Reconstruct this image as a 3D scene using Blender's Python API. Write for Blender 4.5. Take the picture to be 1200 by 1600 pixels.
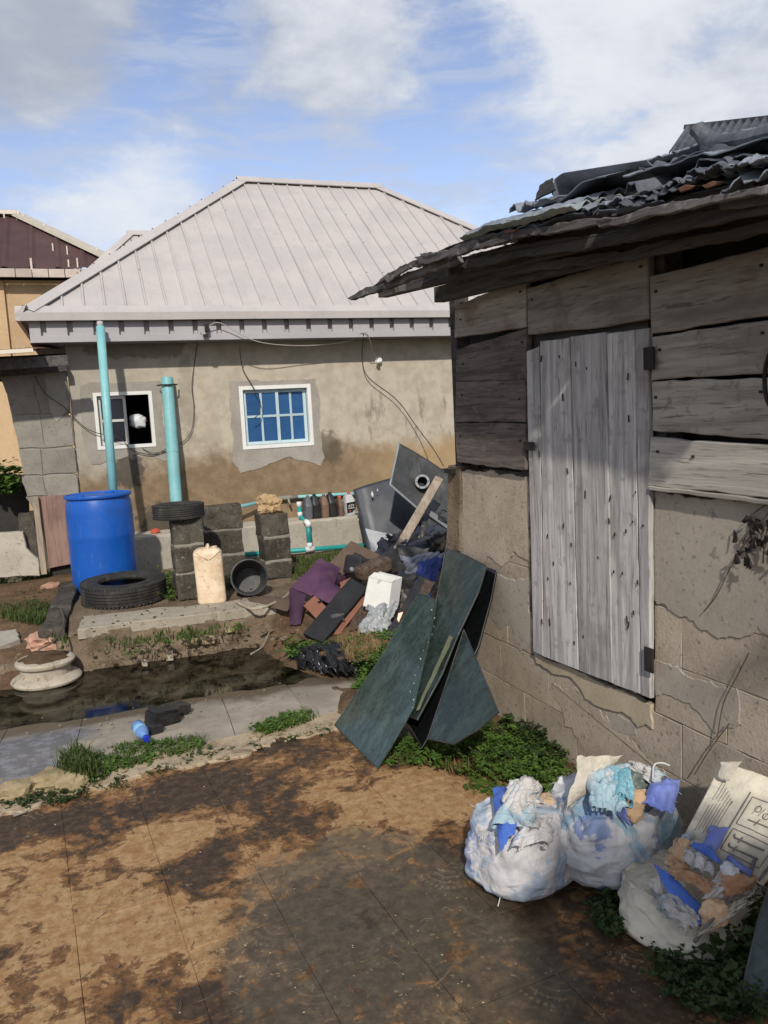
import bpy, bmesh, math, random
import numpy as np
from mathutils import Vector, Matrix, noise
from math import sin, cos, tan, pi, radians, sqrt, atan2

for o in list(bpy.data.objects):
    bpy.data.objects.remove(o)
scene = bpy.context.scene
COL = scene.collection

# ------------------------------------------------------------------ camera
FPX = 1240.0                      # focal length in photo pixels (photo 1200 x 1600)
YAW, PITCH, ROLL, CAMH = radians(19.8), radians(7.1), radians(2.96), 1.75
cF = Vector((sin(YAW)*cos(PITCH), cos(YAW)*cos(PITCH), -sin(PITCH)))
r0 = Vector((cos(YAW), -sin(YAW), 0)); u0 = r0.cross(cF)
cR = r0*cos(ROLL) - u0*sin(ROLL); cU = r0*sin(ROLL) + u0*cos(ROLL)
CAM = Vector((0, 0, CAMH))
cd = bpy.data.cameras.new('camera'); cam = bpy.data.objects.new('camera', cd); COL.objects.link(cam)
cam.matrix_world = Matrix(((cR.x, cU.x, -cF.x, 0), (cR.y, cU.y, -cF.y, 0), (cR.z, cU.z, -cF.z, CAMH), (0, 0, 0, 1)))
cd.sensor_fit = 'VERTICAL'; cd.sensor_height = 36.0; cd.lens = 36.0*FPX/1600.0
cd.clip_start = 0.05; cd.clip_end = 2000
scene.camera = cam

# ------------------------------------------------------------------ light
SUN_EL, SUN_AZ = radians(36), radians(19)          # light travels to +Y and a little +X
SUN_STRENGTH, SKY_STRENGTH = 3.3, 0.150
sl = bpy.data.lights.new('sun', 'SUN'); sl.energy = SUN_STRENGTH; sl.angle = radians(1.3); sl.color = (1.0, 0.94, 0.85)
so = bpy.data.objects.new('sun', sl); COL.objects.link(so)
ldir = Vector((sin(SUN_AZ)*cos(SUN_EL), cos(SUN_AZ)*cos(SUN_EL), -sin(SUN_EL)))
so.rotation_euler = ldir.to_track_quat('-Z', 'Y').to_euler(); so.location = (-6, -10, 9)

world = bpy.data.worlds.new('World'); scene.world = world; world.use_nodes = True
nt = world.node_tree; nt.nodes.clear()
def N(t, **k):
    n = nt.nodes.new(t)
    for a, b in k.items(): setattr(n, a, b)
    return n
def setin(n, i, v):
    if hasattr(v, 'is_output') or isinstance(v, bpy.types.NodeSocket): nt.links.new(v, n.inputs[i])
    else: n.inputs[i].default_value = v
def mth(op, a, b=0.0, c=0.0, clamp=False):
    n = N('ShaderNodeMath', operation=op, use_clamp=clamp); setin(n, 0, a); setin(n, 1, b); setin(n, 2, c); return n.outputs[0]
def mixc(f, a, b, bt='MIX'):
    n = N('ShaderNodeMix', data_type='RGBA', blend_type=bt); setin(n, 0, f); setin(n, 6, a); setin(n, 7, b); return n.outputs[2]
def smooth(x, a, b):
    n = N('ShaderNodeMapRange', interpolation_type='SMOOTHSTEP'); setin(n, 0, x); setin(n, 1, a); setin(n, 2, b); setin(n, 3, 0.0); setin(n, 4, 1.0); return n.outputs[0]
def wnoise(vec, scale, det=6, rough=0.55, dist=0.0):
    n = N('ShaderNodeTexNoise'); setin(n, 'Vector', vec); setin(n, 'Scale', scale); setin(n, 'Detail', det); setin(n, 'Roughness', rough); setin(n, 'Distortion', dist); return n.outputs['Fac']
sky = N('ShaderNodeTexSky', sky_type='NISHITA'); sky.sun_disc = False
sky.sun_elevation = SUN_EL; sky.sun_rotation = pi + SUN_AZ
sky.air_density = 1.0; sky.dust_density = 0.8; sky.ozone_density = 2.0
tc = N('ShaderNodeTexCoord'); D = tc.outputs['Generated']
sx = N('ShaderNodeSeparateXYZ'); setin(sx, 0, D)
az = mth('ARCTAN2', sx.outputs[0], sx.outputs[1]); el = mth('ARCSINE', sx.outputs[2])
# stretched direction for cloud noise
mp = N('ShaderNodeMapping'); setin(mp, 0, D); mp.inputs['Scale'].default_value = (1, 1, 1.9)
n1 = wnoise(mp.outputs[0], 3.2, 8, 0.58, 0.3)
n2 = wnoise(mp.outputs[0], 9.0, 7, 0.6, 0.2)
nn = mth('ADD', mth('MULTIPLY', n1, 0.65), mth('MULTIPLY', n2, 0.35))
def blob(a0, e0, wa, we, amp=1.0):
    da = mth('DIVIDE', mth('SUBTRACT', az, radians(a0)), radians(wa)); de = mth('DIVIDE', mth('SUBTRACT', el, radians(e0)), radians(we))
    r = mth('SQRT', mth('ADD', mth('MULTIPLY', da, da), mth('MULTIPLY', de, de)))
    return mth('MULTIPLY', mth('SUBTRACT', 1.0, r), amp)
def mx(*a):
    r = a[0]
    for b in a[1:]: r = mth('MAXIMUM', r, b)
    return r
#CLOUDS
big = mx(blob(17.5, 25.5, 9.5, 9), blob(38, 26, 12, 13), blob(45, 15, 11, 12), blob(-1, 25.0, 11, 7.5), blob(9, 21.5, 7, 4.5, .55), blob(-16, 26, 15, 11))
big2 = mx(blob(5.5, 14.5, 5, 4.2, 0.9), blob(1.5, 12.0, 4.5, 3.2, .9), blob(26, 12.6, 3.0, 2.0, 0.8))
over = mth('MULTIPLY', smooth(el, radians(30), radians(44)), 0.55)          # broken cloud overhead
around = mth('MULTIPLY', smooth(mth('ABSOLUTE', mth('SUBTRACT', az, radians(19))), radians(40), radians(70)), 0.45)
field = mx(big, over, around)
mask = smooth(mth('ADD', field, mth('MULTIPLY', mth('SUBTRACT', nn, 0.5), 3.0)), 0.06, 0.55)
mask2 = mth('MULTIPLY', smooth(mth('ADD', big2, mth('MULTIPLY', mth('SUBTRACT', nn, 0.5), 3.2)), 0.1, 0.7), 0.6)
# thin streaks (altocumulus ripples)
mp2 = N('ShaderNodeMapping'); setin(mp2, 0, D); mp2.inputs['Scale'].default_value = (2.6, 2.6, 11)
mp2.inputs['Rotation'].default_value = (0.05, 0.10, 0)
st = wnoise(mp2.outputs[0], 4.0, 5, 0.6, 0.6)
streak = mth('MULTIPLY', smooth(st, 0.40, 0.66), 0.60)
bright = mx(blob(37, 25, 12, 10), mth('MULTIPLY', blob(19, 28, 10, 7), 0.55), mth('MULTIPLY', big2, 0.8))
shade = smooth(mth('ADD', bright, mth('MULTIPLY', mth('SUBTRACT', nn, 0.5), 5.5)), -0.8, 1.0)
ccol = mixc(shade, (2.7, 2.95, 3.5, 1), (5.2, 5.4, 5.75, 1))
skyc = mixc(1.0, sky.outputs[0], (1.30, 1.10, 1.08, 1), 'MULTIPLY')
low = smooth(el, radians(16), radians(2))
skyc = mixc(mth('MULTIPLY', low, 0.22), skyc, (3.9, 4.3, 5.1, 1))
c1 = mixc(streak, skyc, (3.4, 3.8, 4.7, 1))
c2 = mixc(mask2, c1, (4.5, 4.85, 5.5, 1))
c3 = mixc(mth('MULTIPLY', mask, 0.96), c2, ccol)
bg = N('ShaderNodeBackground'); setin(bg, 0, c3); bg.inputs[1].default_value = SKY_STRENGTH
wo = N('ShaderNodeOutputWorld'); nt.links.new(bg.outputs[0], wo.inputs[0])

vs = scene.view_settings; vs.view_transform = 'Standard'; vs.look = 'None'; vs.gamma = 1; vs.exposure = 0.06; vs.use_curve_mapping = False
scene.render.engine = 'CYCLES'

# ------------------------------------------------------------------ placement helpers: photo pixel -> point on a real plane
def ray(x, y): return cF + cR*((x-600)/FPX) - cU*((y-800)/FPX)
def onZ(x, y, z=0.0): d = ray(x, y); return CAM + d*((z-CAMH)/d.z)
def onY(x, y, Y): d = ray(x, y); return CAM + d*(Y/d.y)
def onX(x, y, X): d = ray(x, y); return CAM + d*(X/d.x)
def onP(x, y, P0, n): d = ray(x, y); return CAM + d*((P0-CAM).dot(n)/d.dot(n))
SD = Vector((-0.047, 0.9989, 0)).normalized()      # shed wall runs along this
SN = Vector((-SD.y, SD.x, 0))                      # and faces this way
SW0 = Vector((2.02, 3.0, 0))
def onW(x, y, off=0.0): return onP(x, y, SW0 + SN*off, SN)

# ------------------------------------------------------------------ objects
WL = {}
def link(o, parent, loc):
    COL.objects.link(o)
    WL[o.name] = Vector(loc)
    if parent is not None:
        o.parent = parent; o.location = Vector(loc) - WL[parent.name]
    else: o.location = loc
def tags(o, label=None, cat=None, group=None, kind=None):
    if label: o['label'] = label
    if cat: o['category'] = cat
    if group: o['group'] = group
    if kind: o['kind'] = kind
    return o
def thing(name, loc, label, cat, group=None):
    o = bpy.data.objects.new(name, None); o.empty_display_size = 0.1
    link(o, None, loc); return tags(o, label, cat, group)
def mk(name, V, Fc, mat, parent=None, smooth=False, loc=None, **tg):
    V = [Vector(v) for v in V]
    if loc is None:
        xs = [v.x for v in V]; ys = [v.y for v in V]; zs = [v.z for v in V]
        loc = Vector(((min(xs)+max(xs))/2, (min(ys)+max(ys))/2, min(zs)))
    me = bpy.data.meshes.new(name)
    me.from_pydata([v-loc for v in V], [], Fc); me.update()
    if mat is not None: me.materials.append(mat)
    if smooth:
        me.polygons.foreach_set('use_smooth', [True]*len(me.polygons))
        if smooth == 'auto': me.set_sharp_from_angle(angle=radians(40))
    bm = bmesh.new(); bm.from_mesh(me); bmesh.ops.recalc_face_normals(bm, faces=bm.faces); bm.to_mesh(me); bm.free()
    o = bpy.data.objects.new(name, me); link(o, parent, loc); return tags(o, **tg)
class Acc:
    """collects several shapes into one mesh"""
    def __init__(s): s.V = []; s.F = []
    def add(s, VF):
        V, Fc = VF; k = len(s.V); s.V += [Vector(v) for v in V]; s.F += [tuple(i+k for i in f) for f in Fc]; return s
    def vf(s): return s.V, s.F
def fbm(p, o=4): return noise.fractal(Vector(p), 1.0, 2.0, o)
def nz(x, y=0.0, z=0.0): return noise.noise(Vector((x, y, z)))

def rid(p): return 1-2*abs(noise.noise(p))
def crease(p):
    p = Vector(p); q = p + noise.noise_vector(p*1.2)*.55
    return .6*rid(q) + .3*rid(q*2.3+Vector((5, 1, 2))) + .15*rid(q*5.1+Vector((1, 7, 3)))
def boxvf(c, s, rot=None, bev=0.0):
    c = Vector(c); hx, hy, hz = s[0]/2, s[1]/2, s[2]/2
    if rot is None: rot = Matrix.Identity(3)
    elif isinstance(rot, (int, float)): rot = Matrix.Rotation(rot, 3, 'Z')
    if bev <= 0:
        V = [c + rot @ Vector((x*hx, y*hy, z*hz)) for x in (-1, 1) for y in (-1, 1) for z in (-1, 1)]
        return V, [(0, 1, 3, 2), (4, 6, 7, 5), (0, 4, 5, 1), (2, 3, 7, 6), (0, 2, 6, 4), (1, 5, 7, 3)]
    bm = bmesh.new(); bmesh.ops.create_cube(bm, size=1.0)
    for v in bm.verts: v.co = Vector((v.co.x*s[0], v.co.y*s[1], v.co.z*s[2]))
    bmesh.ops.bevel(bm, geom=list(bm.edges), offset=bev, segments=2, affect='EDGES', profile=0.6)
    bm.verts.index_update()
    V = [c + rot @ v.co for v in bm.verts]; Fc = [tuple(v.index for v in f.verts) for f in bm.faces]; bm.free(); return V, Fc
def beamvf(a, b, w, h, up=(0, 0, 1), bev=0.0):
    a = Vector(a); b = Vector(b); d = (b-a); L = d.length; d.normalize()
    s = d.cross(Vector(up)).normalized(); u = s.cross(d)
    R = Matrix((d, s, u)).transposed()
    return boxvf((a+b)/2, (L, w, h), R, bev)
def rough(VF, amp, sc, seed=0.0):
    V, Fc = VF
    return [v + noise.noise_vector(v*sc + Vector((seed, seed*1.7, -seed)))*amp for v in V], Fc
def rockvf(c, s, seed, sub=3, amp=0.25, sc=1.6, power=2.6, rot=None):
    bm = bmesh.new(); bmesh.ops.create_icosphere(bm, subdivisions=sub, radius=1.0)
    V = []
    for v in bm.verts:
        p = v.co.normalized()
        k = (abs(p.x)**power+abs(p.y)**power+abs(p.z)**power)**(-1/power)
        q = p*k*(1 + amp*fbm(p*sc+Vector((seed, seed*2.1, seed*.7)), 4))
        q = Vector((q.x*s[0]/2, q.y*s[1]/2, q.z*s[2]/2))
        if rot is not None: q = rot @ q
        V.append(Vector(c)+q)
    bm.verts.index_update(); Fc = [tuple(v.index for v in f.verts) for f in bm.faces]; bm.free(); return V, Fc
def tubevf(pts, r, n=10, caps=True):
    pts = [Vector(p) for p in pts]; V = []; Fc = []
    rr = r if isinstance(r, (list, tuple)) else [r]*len(pts)
    prev = None
    for i, p in enumerate(pts):
        d = (pts[min(i+1, len(pts)-1)] - pts[max(i-1, 0)]).normalized()
        if prev is None:
            s = d.cross(Vector((0, 0, 1)));
            if s.length < 1e-3: s = Vector((1, 0, 0))
        else: s = prev - d*prev.dot(d)
        s.normalize(); prev = s; t = d.cross(s)
        for k in range(n):
            a = 2*pi*k/n; V.append(p + (s*cos(a) + t*sin(a))*rr[i])
    for i in range(len(pts)-1):
        for k in range(n):
            Fc.append((i*n+k, i*n+(k+1) % n, (i+1)*n+(k+1) % n, (i+1)*n+k))
    if caps: Fc.append(tuple(range(n-1, -1, -1))); Fc.append(tuple((len(pts)-1)*n+k for k in range(n)))
    return V, Fc
def curve(pts, sub=6):
    """Catmull-Rom through the points"""
    P = [Vector(p) for p in pts]; out = []
    for i in range(len(P)-1):
        p0, p1, p2, p3 = P[max(i-1, 0)], P[i], P[i+1], P[min(i+2, len(P)-1)]
        for k in range(sub):
            t = k/sub
            out.append(0.5*((2*p1) + (p2-p0)*t + (2*p0-5*p1+4*p2-p3)*t*t + (3*p1-p0-3*p2+p3)*t**3))
    out.append(P[-1]); return out
def lathevf(prof, c, n=32, R=None, closed=False, wob=0.0, seed=0):
    c = Vector(c); V = []; Fc = []
    if R is None: R = Matrix.Identity(3)
    for (r, z) in prof:
        for k in range(n):
            a = 2*pi*k/n; q = r*(1+wob*nz(cos(a)*1.5+seed, sin(a)*1.5, z*4))
            V.append(c + R @ Vector((q*cos(a), q*sin(a), z)))
    m = len(prof)
    for i in range(m if closed else m-1):
        j = (i+1) % m
        for k in range(n): Fc.append((i*n+k, i*n+(k+1) % n, j*n+(k+1) % n, j*n+k))
    if not closed:
        if prof[0][0] > 1e-6: Fc.append(tuple(range(n-1, -1, -1)))
        if prof[-1][0] > 1e-6: Fc.append(tuple((m-1)*n+k for k in range(n)))
    return V, Fc
def gridvf(f, nu, nv, th=0.0):
    """surface f(u,v); th>0 gives it a back and edges"""
    G = [[Vector(f(i/nu, j/nv)) for j in range(nv+1)] for i in range(nu+1)]
    idx = lambda i, j: i*(nv+1)+j
    V = [G[i][j] for i in range(nu+1) for j in range(nv+1)]
    Fc = [(idx(i, j), idx(i+1, j), idx(i+1, j+1), idx(i, j+1)) for i in range(nu) for j in range(nv)]
    if th > 0:
        k = len(V); B = []
        for i in range(nu+1):
            for j in range(nv+1):
                a = G[min(i+1, nu)][j]-G[max(i-1, 0)][j]; b = G[i][min(j+1, nv)]-G[i][max(j-1, 0)]
                n = a.cross(b)
                if n.length > 1e-9: n.normalize()
                B.append(G[i][j]-n*th)
        V += B
        Fc += [(k+idx(i, j+1), k+idx(i+1, j+1), k+idx(i+1, j), k+idx(i, j)) for i in range(nu) for j in range(nv)]
        for i in range(nu):
            Fc.append((idx(i, 0), k+idx(i, 0), k+idx(i+1, 0), idx(i+1, 0))); Fc.append((idx(i, nv), idx(i+1, nv), k+idx(i+1, nv), k+idx(i, nv)))
        for j in range(nv):
            Fc.append((idx(0, j), idx(0, j+1), k+idx(0, j+1), k+idx(0, j))); Fc.append((idx(nu, j), k+idx(nu, j), k+idx(nu, j+1), idx(nu, j+1)))
    return V, Fc
def drapevf(A, B, C, Dd, nf=4, fold=.022, wr=.006, seed=0.0, n=70, th=.0025, edge=.10, bulge=.03):
    """cloth gathered into folds that lean over one another between four corners"""
    f = bil(A, B, C, Dd); nn_ = (Vector(B)-Vector(A)).cross(Vector(Dd)-Vector(A)).normalized(); U = (Vector(B)-Vector(A)); Lu = U.length; U.normalize()
    W = (Vector(Dd)-Vector(A)).normalized()
    def g(u, v):
        uu = u + edge*(nz(v*2.3+seed, u*1.3, 5)+.3*nz(v*7, u*2, seed)); vv = v + edge*(nz(u*2.3-seed, v*1.3, 9)+.3*nz(u*7, v*2, -seed))
        p = f(uu, vv); k = .5+.7*nz(u*1.7+seed, v*1.7, seed*2)
        ph = 2*pi*nf*(u + .55*nz(u*1.5+seed, v*1.1, 2) + .22*(v-.5)*nz(seed*3.1) + .15*nz(u*4, v*4, seed))
        am = fold*max(.15, k+.35); q = Vector((u*3.1, v*3.1, seed))
        p = p + nn_*(am*cos(ph) + wr*crease(q*1.6) + .5*wr*crease(q*4.2) + bulge*4*u*(1-u)*4*v*(1-v)) + U*(am*.75*sin(ph)) + W*(am*.5*nz(u*3, v*3, seed+4))
        return p
    return gridvf(g, n, n, th)
def bil(A, B, C, Dd):
    """corners in order A(u0v0) B(u1v0) C(u1v1) D(u0v1)"""
    A, B, C, Dd = map(Vector, (A, B, C, Dd))
    return lambda u, v: A*(1-u)*(1-v) + B*u*(1-v) + C*u*v + Dd*(1-u)*v
def sheetvf(A, B, C, Dd, nu=14, nv=14, th=0.006, bulge=0.0, wr=0.0, wsc=6.0, seed=0.0, corr=0, camp=0.012, edge=0.0):
    """bent / wrinkled / corrugated sheet between four corners"""
    f = bil(A, B, C, Dd); n = (Vector(B)-Vector(A)).cross(Vector(Dd)-Vector(A)).normalized()
    def g(u, v):
        uu, vv = u, v
        if edge: 
            uu = u + edge*(nz(v*2.6+seed, u*1.5, 5)+.35*nz(v*8, u*2, seed)); vv = v + edge*(nz(u*2.6-seed, v*1.5, 9)+.35*nz(u*8, v*2, -seed))
        p = f(uu, vv)
        h = bulge*4*u*(1-u)*4*v*(1-v) if bulge else 0
        if wr:
            q = p*wsc; h += wr*crease(q*.8+Vector((seed, seed, -seed)))
        if corr: h += camp*sin(2*pi*corr*u)
        return p + n*h
    return gridvf(g, nu, nv, th)
def subdiv(poly, seg):
    out = []
    for i, a in enumerate(poly):
        b = poly[(i+1) % len(poly)]; m = max(1, int((b-a).length/seg))
        out += [a.lerp(b, k/m) for k in range(m)]
    return out
def slabvf(poly, n, th, seg=0.06, jit=0.004, ch=0.004, seed=0.0, sc=9.0):
    """flat piece with an outline (front face), a chamfered rim and a thickness behind it"""
    n = Vector(n).normalized(); P = subdiv([Vector(p) for p in poly], seg)
    if jit: P = [p + (lambda d: (d - n*d.dot(n))*jit)(noise.noise_vector(p*sc + Vector((seed, -seed, seed*.5))) + noise.noise_vector(p*sc*3.3 + Vector((-seed, seed, 3)))*.5 + noise.noise_vector(p*sc*8 + Vector((seed, 2, seed)))*.22) for p in P]
    m = len(P); area = Vector((0, 0, 0))
    for i in range(m): area += (P[i]-P[0]).cross(P[(i+1) % m]-P[0])
    if area.dot(n) < 0: P.reverse()
    front = []
    for i in range(m):
        t = (P[(i+1) % m]-P[i-1]); inn = n.cross(t)
        if inn.length > 1e-9: inn.normalize()
        front.append(P[i] + inn*ch)
    V = front + [p - n*ch for p in P] + [p - n*th for p in P]
    Fc = [tuple(range(m)), tuple(range(3*m-1, 2*m-1, -1))]
    for i in range(m):
        j = (i+1) % m
        Fc += [(i, m+i, m+j, j), (m+i, 2*m+i, 2*m+j, m+j)]
    return V, Fc
def polyvf_fix(VF):
    return VF
# ------------------------------------------------------------------ materials
class NB:
    """small node-building helper for one material"""
    def __init__(s, name):
        s.m = bpy.data.materials.new(name); s.m.use_nodes = True; s.t = s.m.node_tree; s.t.nodes.clear()
        s.out = s.n('ShaderNodeOutputMaterial'); s.p = s.n('ShaderNodeBsdfPrincipled'); s.l(s.p.outputs[0], s.out.inputs[0])
        s.tc = s.n('ShaderNodeTexCoord'); s.geo = s.n('ShaderNodeNewGeometry'); s.oi = s.n('ShaderNodeObjectInfo')
        s.rnd = s.oi.outputs['Random']
        # object space, shifted per object so that alike pieces differ
        a = s.n('ShaderNodeVectorMath', operation='ADD'); s.l(s.tc.outputs['Object'], a.inputs[0])
        cmb = s.n('ShaderNodeCombineXYZ')
        for i, k in enumerate((37.0, 53.0, 71.0)): s.l(s.math('MULTIPLY', s.rnd, k), cmb.inputs[i])
        s.l(cmb.outputs[0], a.inputs[1]); s.obj = a.outputs[0]; s.pos = s.geo.outputs['Position']
    def n(s, t, **k):
        n = s.t.nodes.new(t)
        for a, b in k.items(): setattr(n, a, b)
        return n
    def l(s, a, b): s.t.links.new(a, b)
    def si(s, n, i, v):
        if isinstance(v, bpy.types.NodeSocket): s.l(v, n.inputs[i])
        else:
            if isinstance(v, tuple) and len(v) == 3 and n.inputs[i].type == 'RGBA': v = v+(1,)
            n.inputs[i].default_value = v
    def math(s, op, a, b=0.0, c=0.0, clamp=False):
        n = s.n('ShaderNodeMath', operation=op, use_clamp=clamp); s.si(n, 0, a); s.si(n, 1, b); s.si(n, 2, c); return n.outputs[0]
    def mix(s, f, a, b, bt='MIX'):
        n = s.n('ShaderNodeMix', data_type='RGBA', blend_type=bt); s.si(n, 0, f); s.si(n, 6, a); s.si(n, 7, b); return n.outputs[2]
    def map(s, vec, scale, rot=(0, 0, 0)):
        n = s.n('ShaderNodeMapping'); s.si(n, 0, vec); n.inputs['Scale'].default_value = scale; n.inputs['Rotation'].default_value = rot; return n.outputs[0]
    def noise(s, vec, scale, det=5, rough=0.55, dist=0.0):
        n = s.n('ShaderNodeTexNoise'); s.si(n, 'Vector', vec); s.si(n, 'Scale', scale); s.si(n, 'Detail', det); s.si(n, 'Roughness', rough); s.si(n, 'Distortion', dist); return n.outputs['Fac']
    def vor(s, vec, scale, feat='F1'):
        n = s.n('ShaderNodeTexVoronoi', feature=feat); s.si(n, 'Vector', vec); s.si(n, 'Scale', scale); return n.outputs['Distance']
    def step(s, x, a, b):
        n = s.n('ShaderNodeMapRange', interpolation_type='SMOOTHSTEP'); s.si(n, 0, x); s.si(n, 1, a); s.si(n, 2, b); return n.outputs[0]
    def sep(s, v):
        n = s.n('ShaderNodeSeparateXYZ'); s.si(n, 0, v); return n.outputs
    def bump(s, h, strength=0.3, dist=0.01):
        n = s.n('ShaderNodeBump'); s.si(n, 'Height', h); n.inputs['Strength'].default_value = strength; n.inputs['Distance'].default_value = dist
        s.l(n.outputs[0], s.p.inputs['Normal']); return n
    def set(s, **k):
        for a, b in k.items(): s.si(s.p, a.replace('_', ' '), b)
        return s.m
    def ell(s, pos, cx, cy, rx, ry, nzv, amt=0.8):
        """noisy ellipse stain on the ground plane: 1 inside"""
        x, y, z = s.sep(pos)
        dx = s.math('DIVIDE', s.math('SUBTRACT', x, cx), rx); dy = s.math('DIVIDE', s.math('SUBTRACT', y, cy), ry)
        r = s.math('SQRT', s.math('ADD', s.math('MULTIPLY', dx, dx), s.math('MULTIPLY', dy, dy)))
        return s.step(s.math('ADD', s.math('SUBTRACT', 1.0, r), s.math('MULTIPLY', s.math('SUBTRACT', nzv, 0.5), amt*2)), -0.02, 0.14)

def simple(name, c1, c2, sc=4.0, fine=40.0, rough=0.8, bump=0.25, bd=0.006, spec=0.3, metal=0.0, speck=None, var=0.12, stretch=(1, 1, 1), r2=None, grime=None, ga=0.5, scuff=None):
    """two mottled colours, a fine grain, optional specks, grime blotches, scuff marks and per-object brightness"""
    b = NB(name); v = b.map(b.obj, stretch)
    a = b.noise(v, sc, 8, 0.66, 0.2); f = b.noise(v, fine, 5, 0.72)
    k = b.math('ADD', b.math('MULTIPLY', a, 0.62), b.math('MULTIPLY', f, 0.38))
    c = b.mix(b.step(k, 0.37, 0.63), c1, c2)
    if speck:
        sp = b.step(b.noise(v, fine*0.55, 4, 0.6), 0.59, 0.68); c = b.mix(b.math('MULTIPLY', sp, 0.75), c, speck)
    if grime:
        g = b.step(b.noise(b.map(b.obj, (1, 1, .55)), sc*1.3, 9, 0.72, 0.5), 0.50, 0.66); c = b.mix(b.math('MULTIPLY', g, ga), c, grime)
    if scuff:
        g = b.step(b.noise(b.map(b.obj, (16, 16, 3), (0.4, 0.3, 0.2)), 1.6, 6, 0.75), 0.60, 0.68); c = b.mix(b.math('MULTIPLY', g, 0.55), c, scuff)
    vv = b.math('ADD', 1.0-var, b.math('MULTIPLY', b.rnd, 2*var))
    cm = b.n('ShaderNodeCombineColor');
    for i in range(3): b.l(vv, cm.inputs[i])
    c = b.mix(1.0, c, cm.outputs[0], 'MULTIPLY')
    if bump: b.bump(b.math('ADD', b.math('MULTIPLY', a, 0.55), b.math('MULTIPLY', f, 0.5)), bump, bd)
    rr = rough if r2 is None else b.math('ADD', rough, b.math('MULTIPLY', b.math('SUBTRACT', a, 0.5), r2))
    return b.set(Base_Color=c, Roughness=rr, Metallic=metal, Specular_IOR_Level=spec)

def wood(name, c1, c2, dark, axis, warm=None, patch=None):
    """weathered grain along one axis (0 x, 1 y, 2 z)"""
    b = NB(name); sc = [26.0, 26.0, 26.0]; sc[axis] = 1.3
    v = b.map(b.obj, tuple(sc)); g = b.noise(v, 1.0, 8, 0.68, 0.5)
    sc2 = [90.0, 90.0, 90.0]; sc2[axis] = 5.0
    g2 = b.noise(b.map(b.obj, tuple(sc2)), 1.0, 4, 0.6)
    big = b.noise(b.obj, 3.2, 5, 0.6)
    c = b.mix(b.step(g, 0.36, 0.62), c1, c2)
    c = b.mix(b.math('MULTIPLY', b.step(g2, 0.56, 0.70), 0.7), c, dark)
    sc3 = [34.0, 34.0, 34.0]; sc3[axis] = 0.9
    crk = b.step(b.noise(b.map(b.obj, tuple(sc3)), 1.0, 3, 0.5, 0.25), 0.675, 0.695); c = b.mix(b.math('MULTIPLY', crk, 0.6), c, dark)
    st_ = [7.0, 7.0, 7.0]; st_[axis] = 1.6
    c = b.mix(b.math('MULTIPLY', b.step(b.noise(b.map(b.obj, tuple(st_)), 1.0, 6, 0.7, 0.5), 0.50, 0.66), 0.5), c, tuple(x*0.55 for x in c1))
    if warm: c = b.mix(b.math('MULTIPLY', b.step(big, 0.52, 0.68), 0.6), c, warm)
    if patch: c = b.mix(b.math('MULTIPLY', b.step(b.noise(b.obj, 14.0, 6, 0.7), 0.55, 0.68), 0.65), c, patch)
    vv = b.math('ADD', 0.78, b.math('MULTIPLY', b.rnd, 0.4)); cm = b.n('ShaderNodeCombineColor')
    for i in range(3): b.l(vv, cm.inputs[i])
    c = b.mix(1.0, c, cm.outputs[0], 'MULTIPLY')
    b.bump(b.math('SUBTRACT', b.math('ADD', b.math('MULTIPLY', g, 0.6), b.math('MULTIPLY', g2, 0.5)), crk), 0.6, 0.006)
    return b.set(Base_Color=c, Roughness=0.88, Specular_IOR_Level=0.2)

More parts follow.
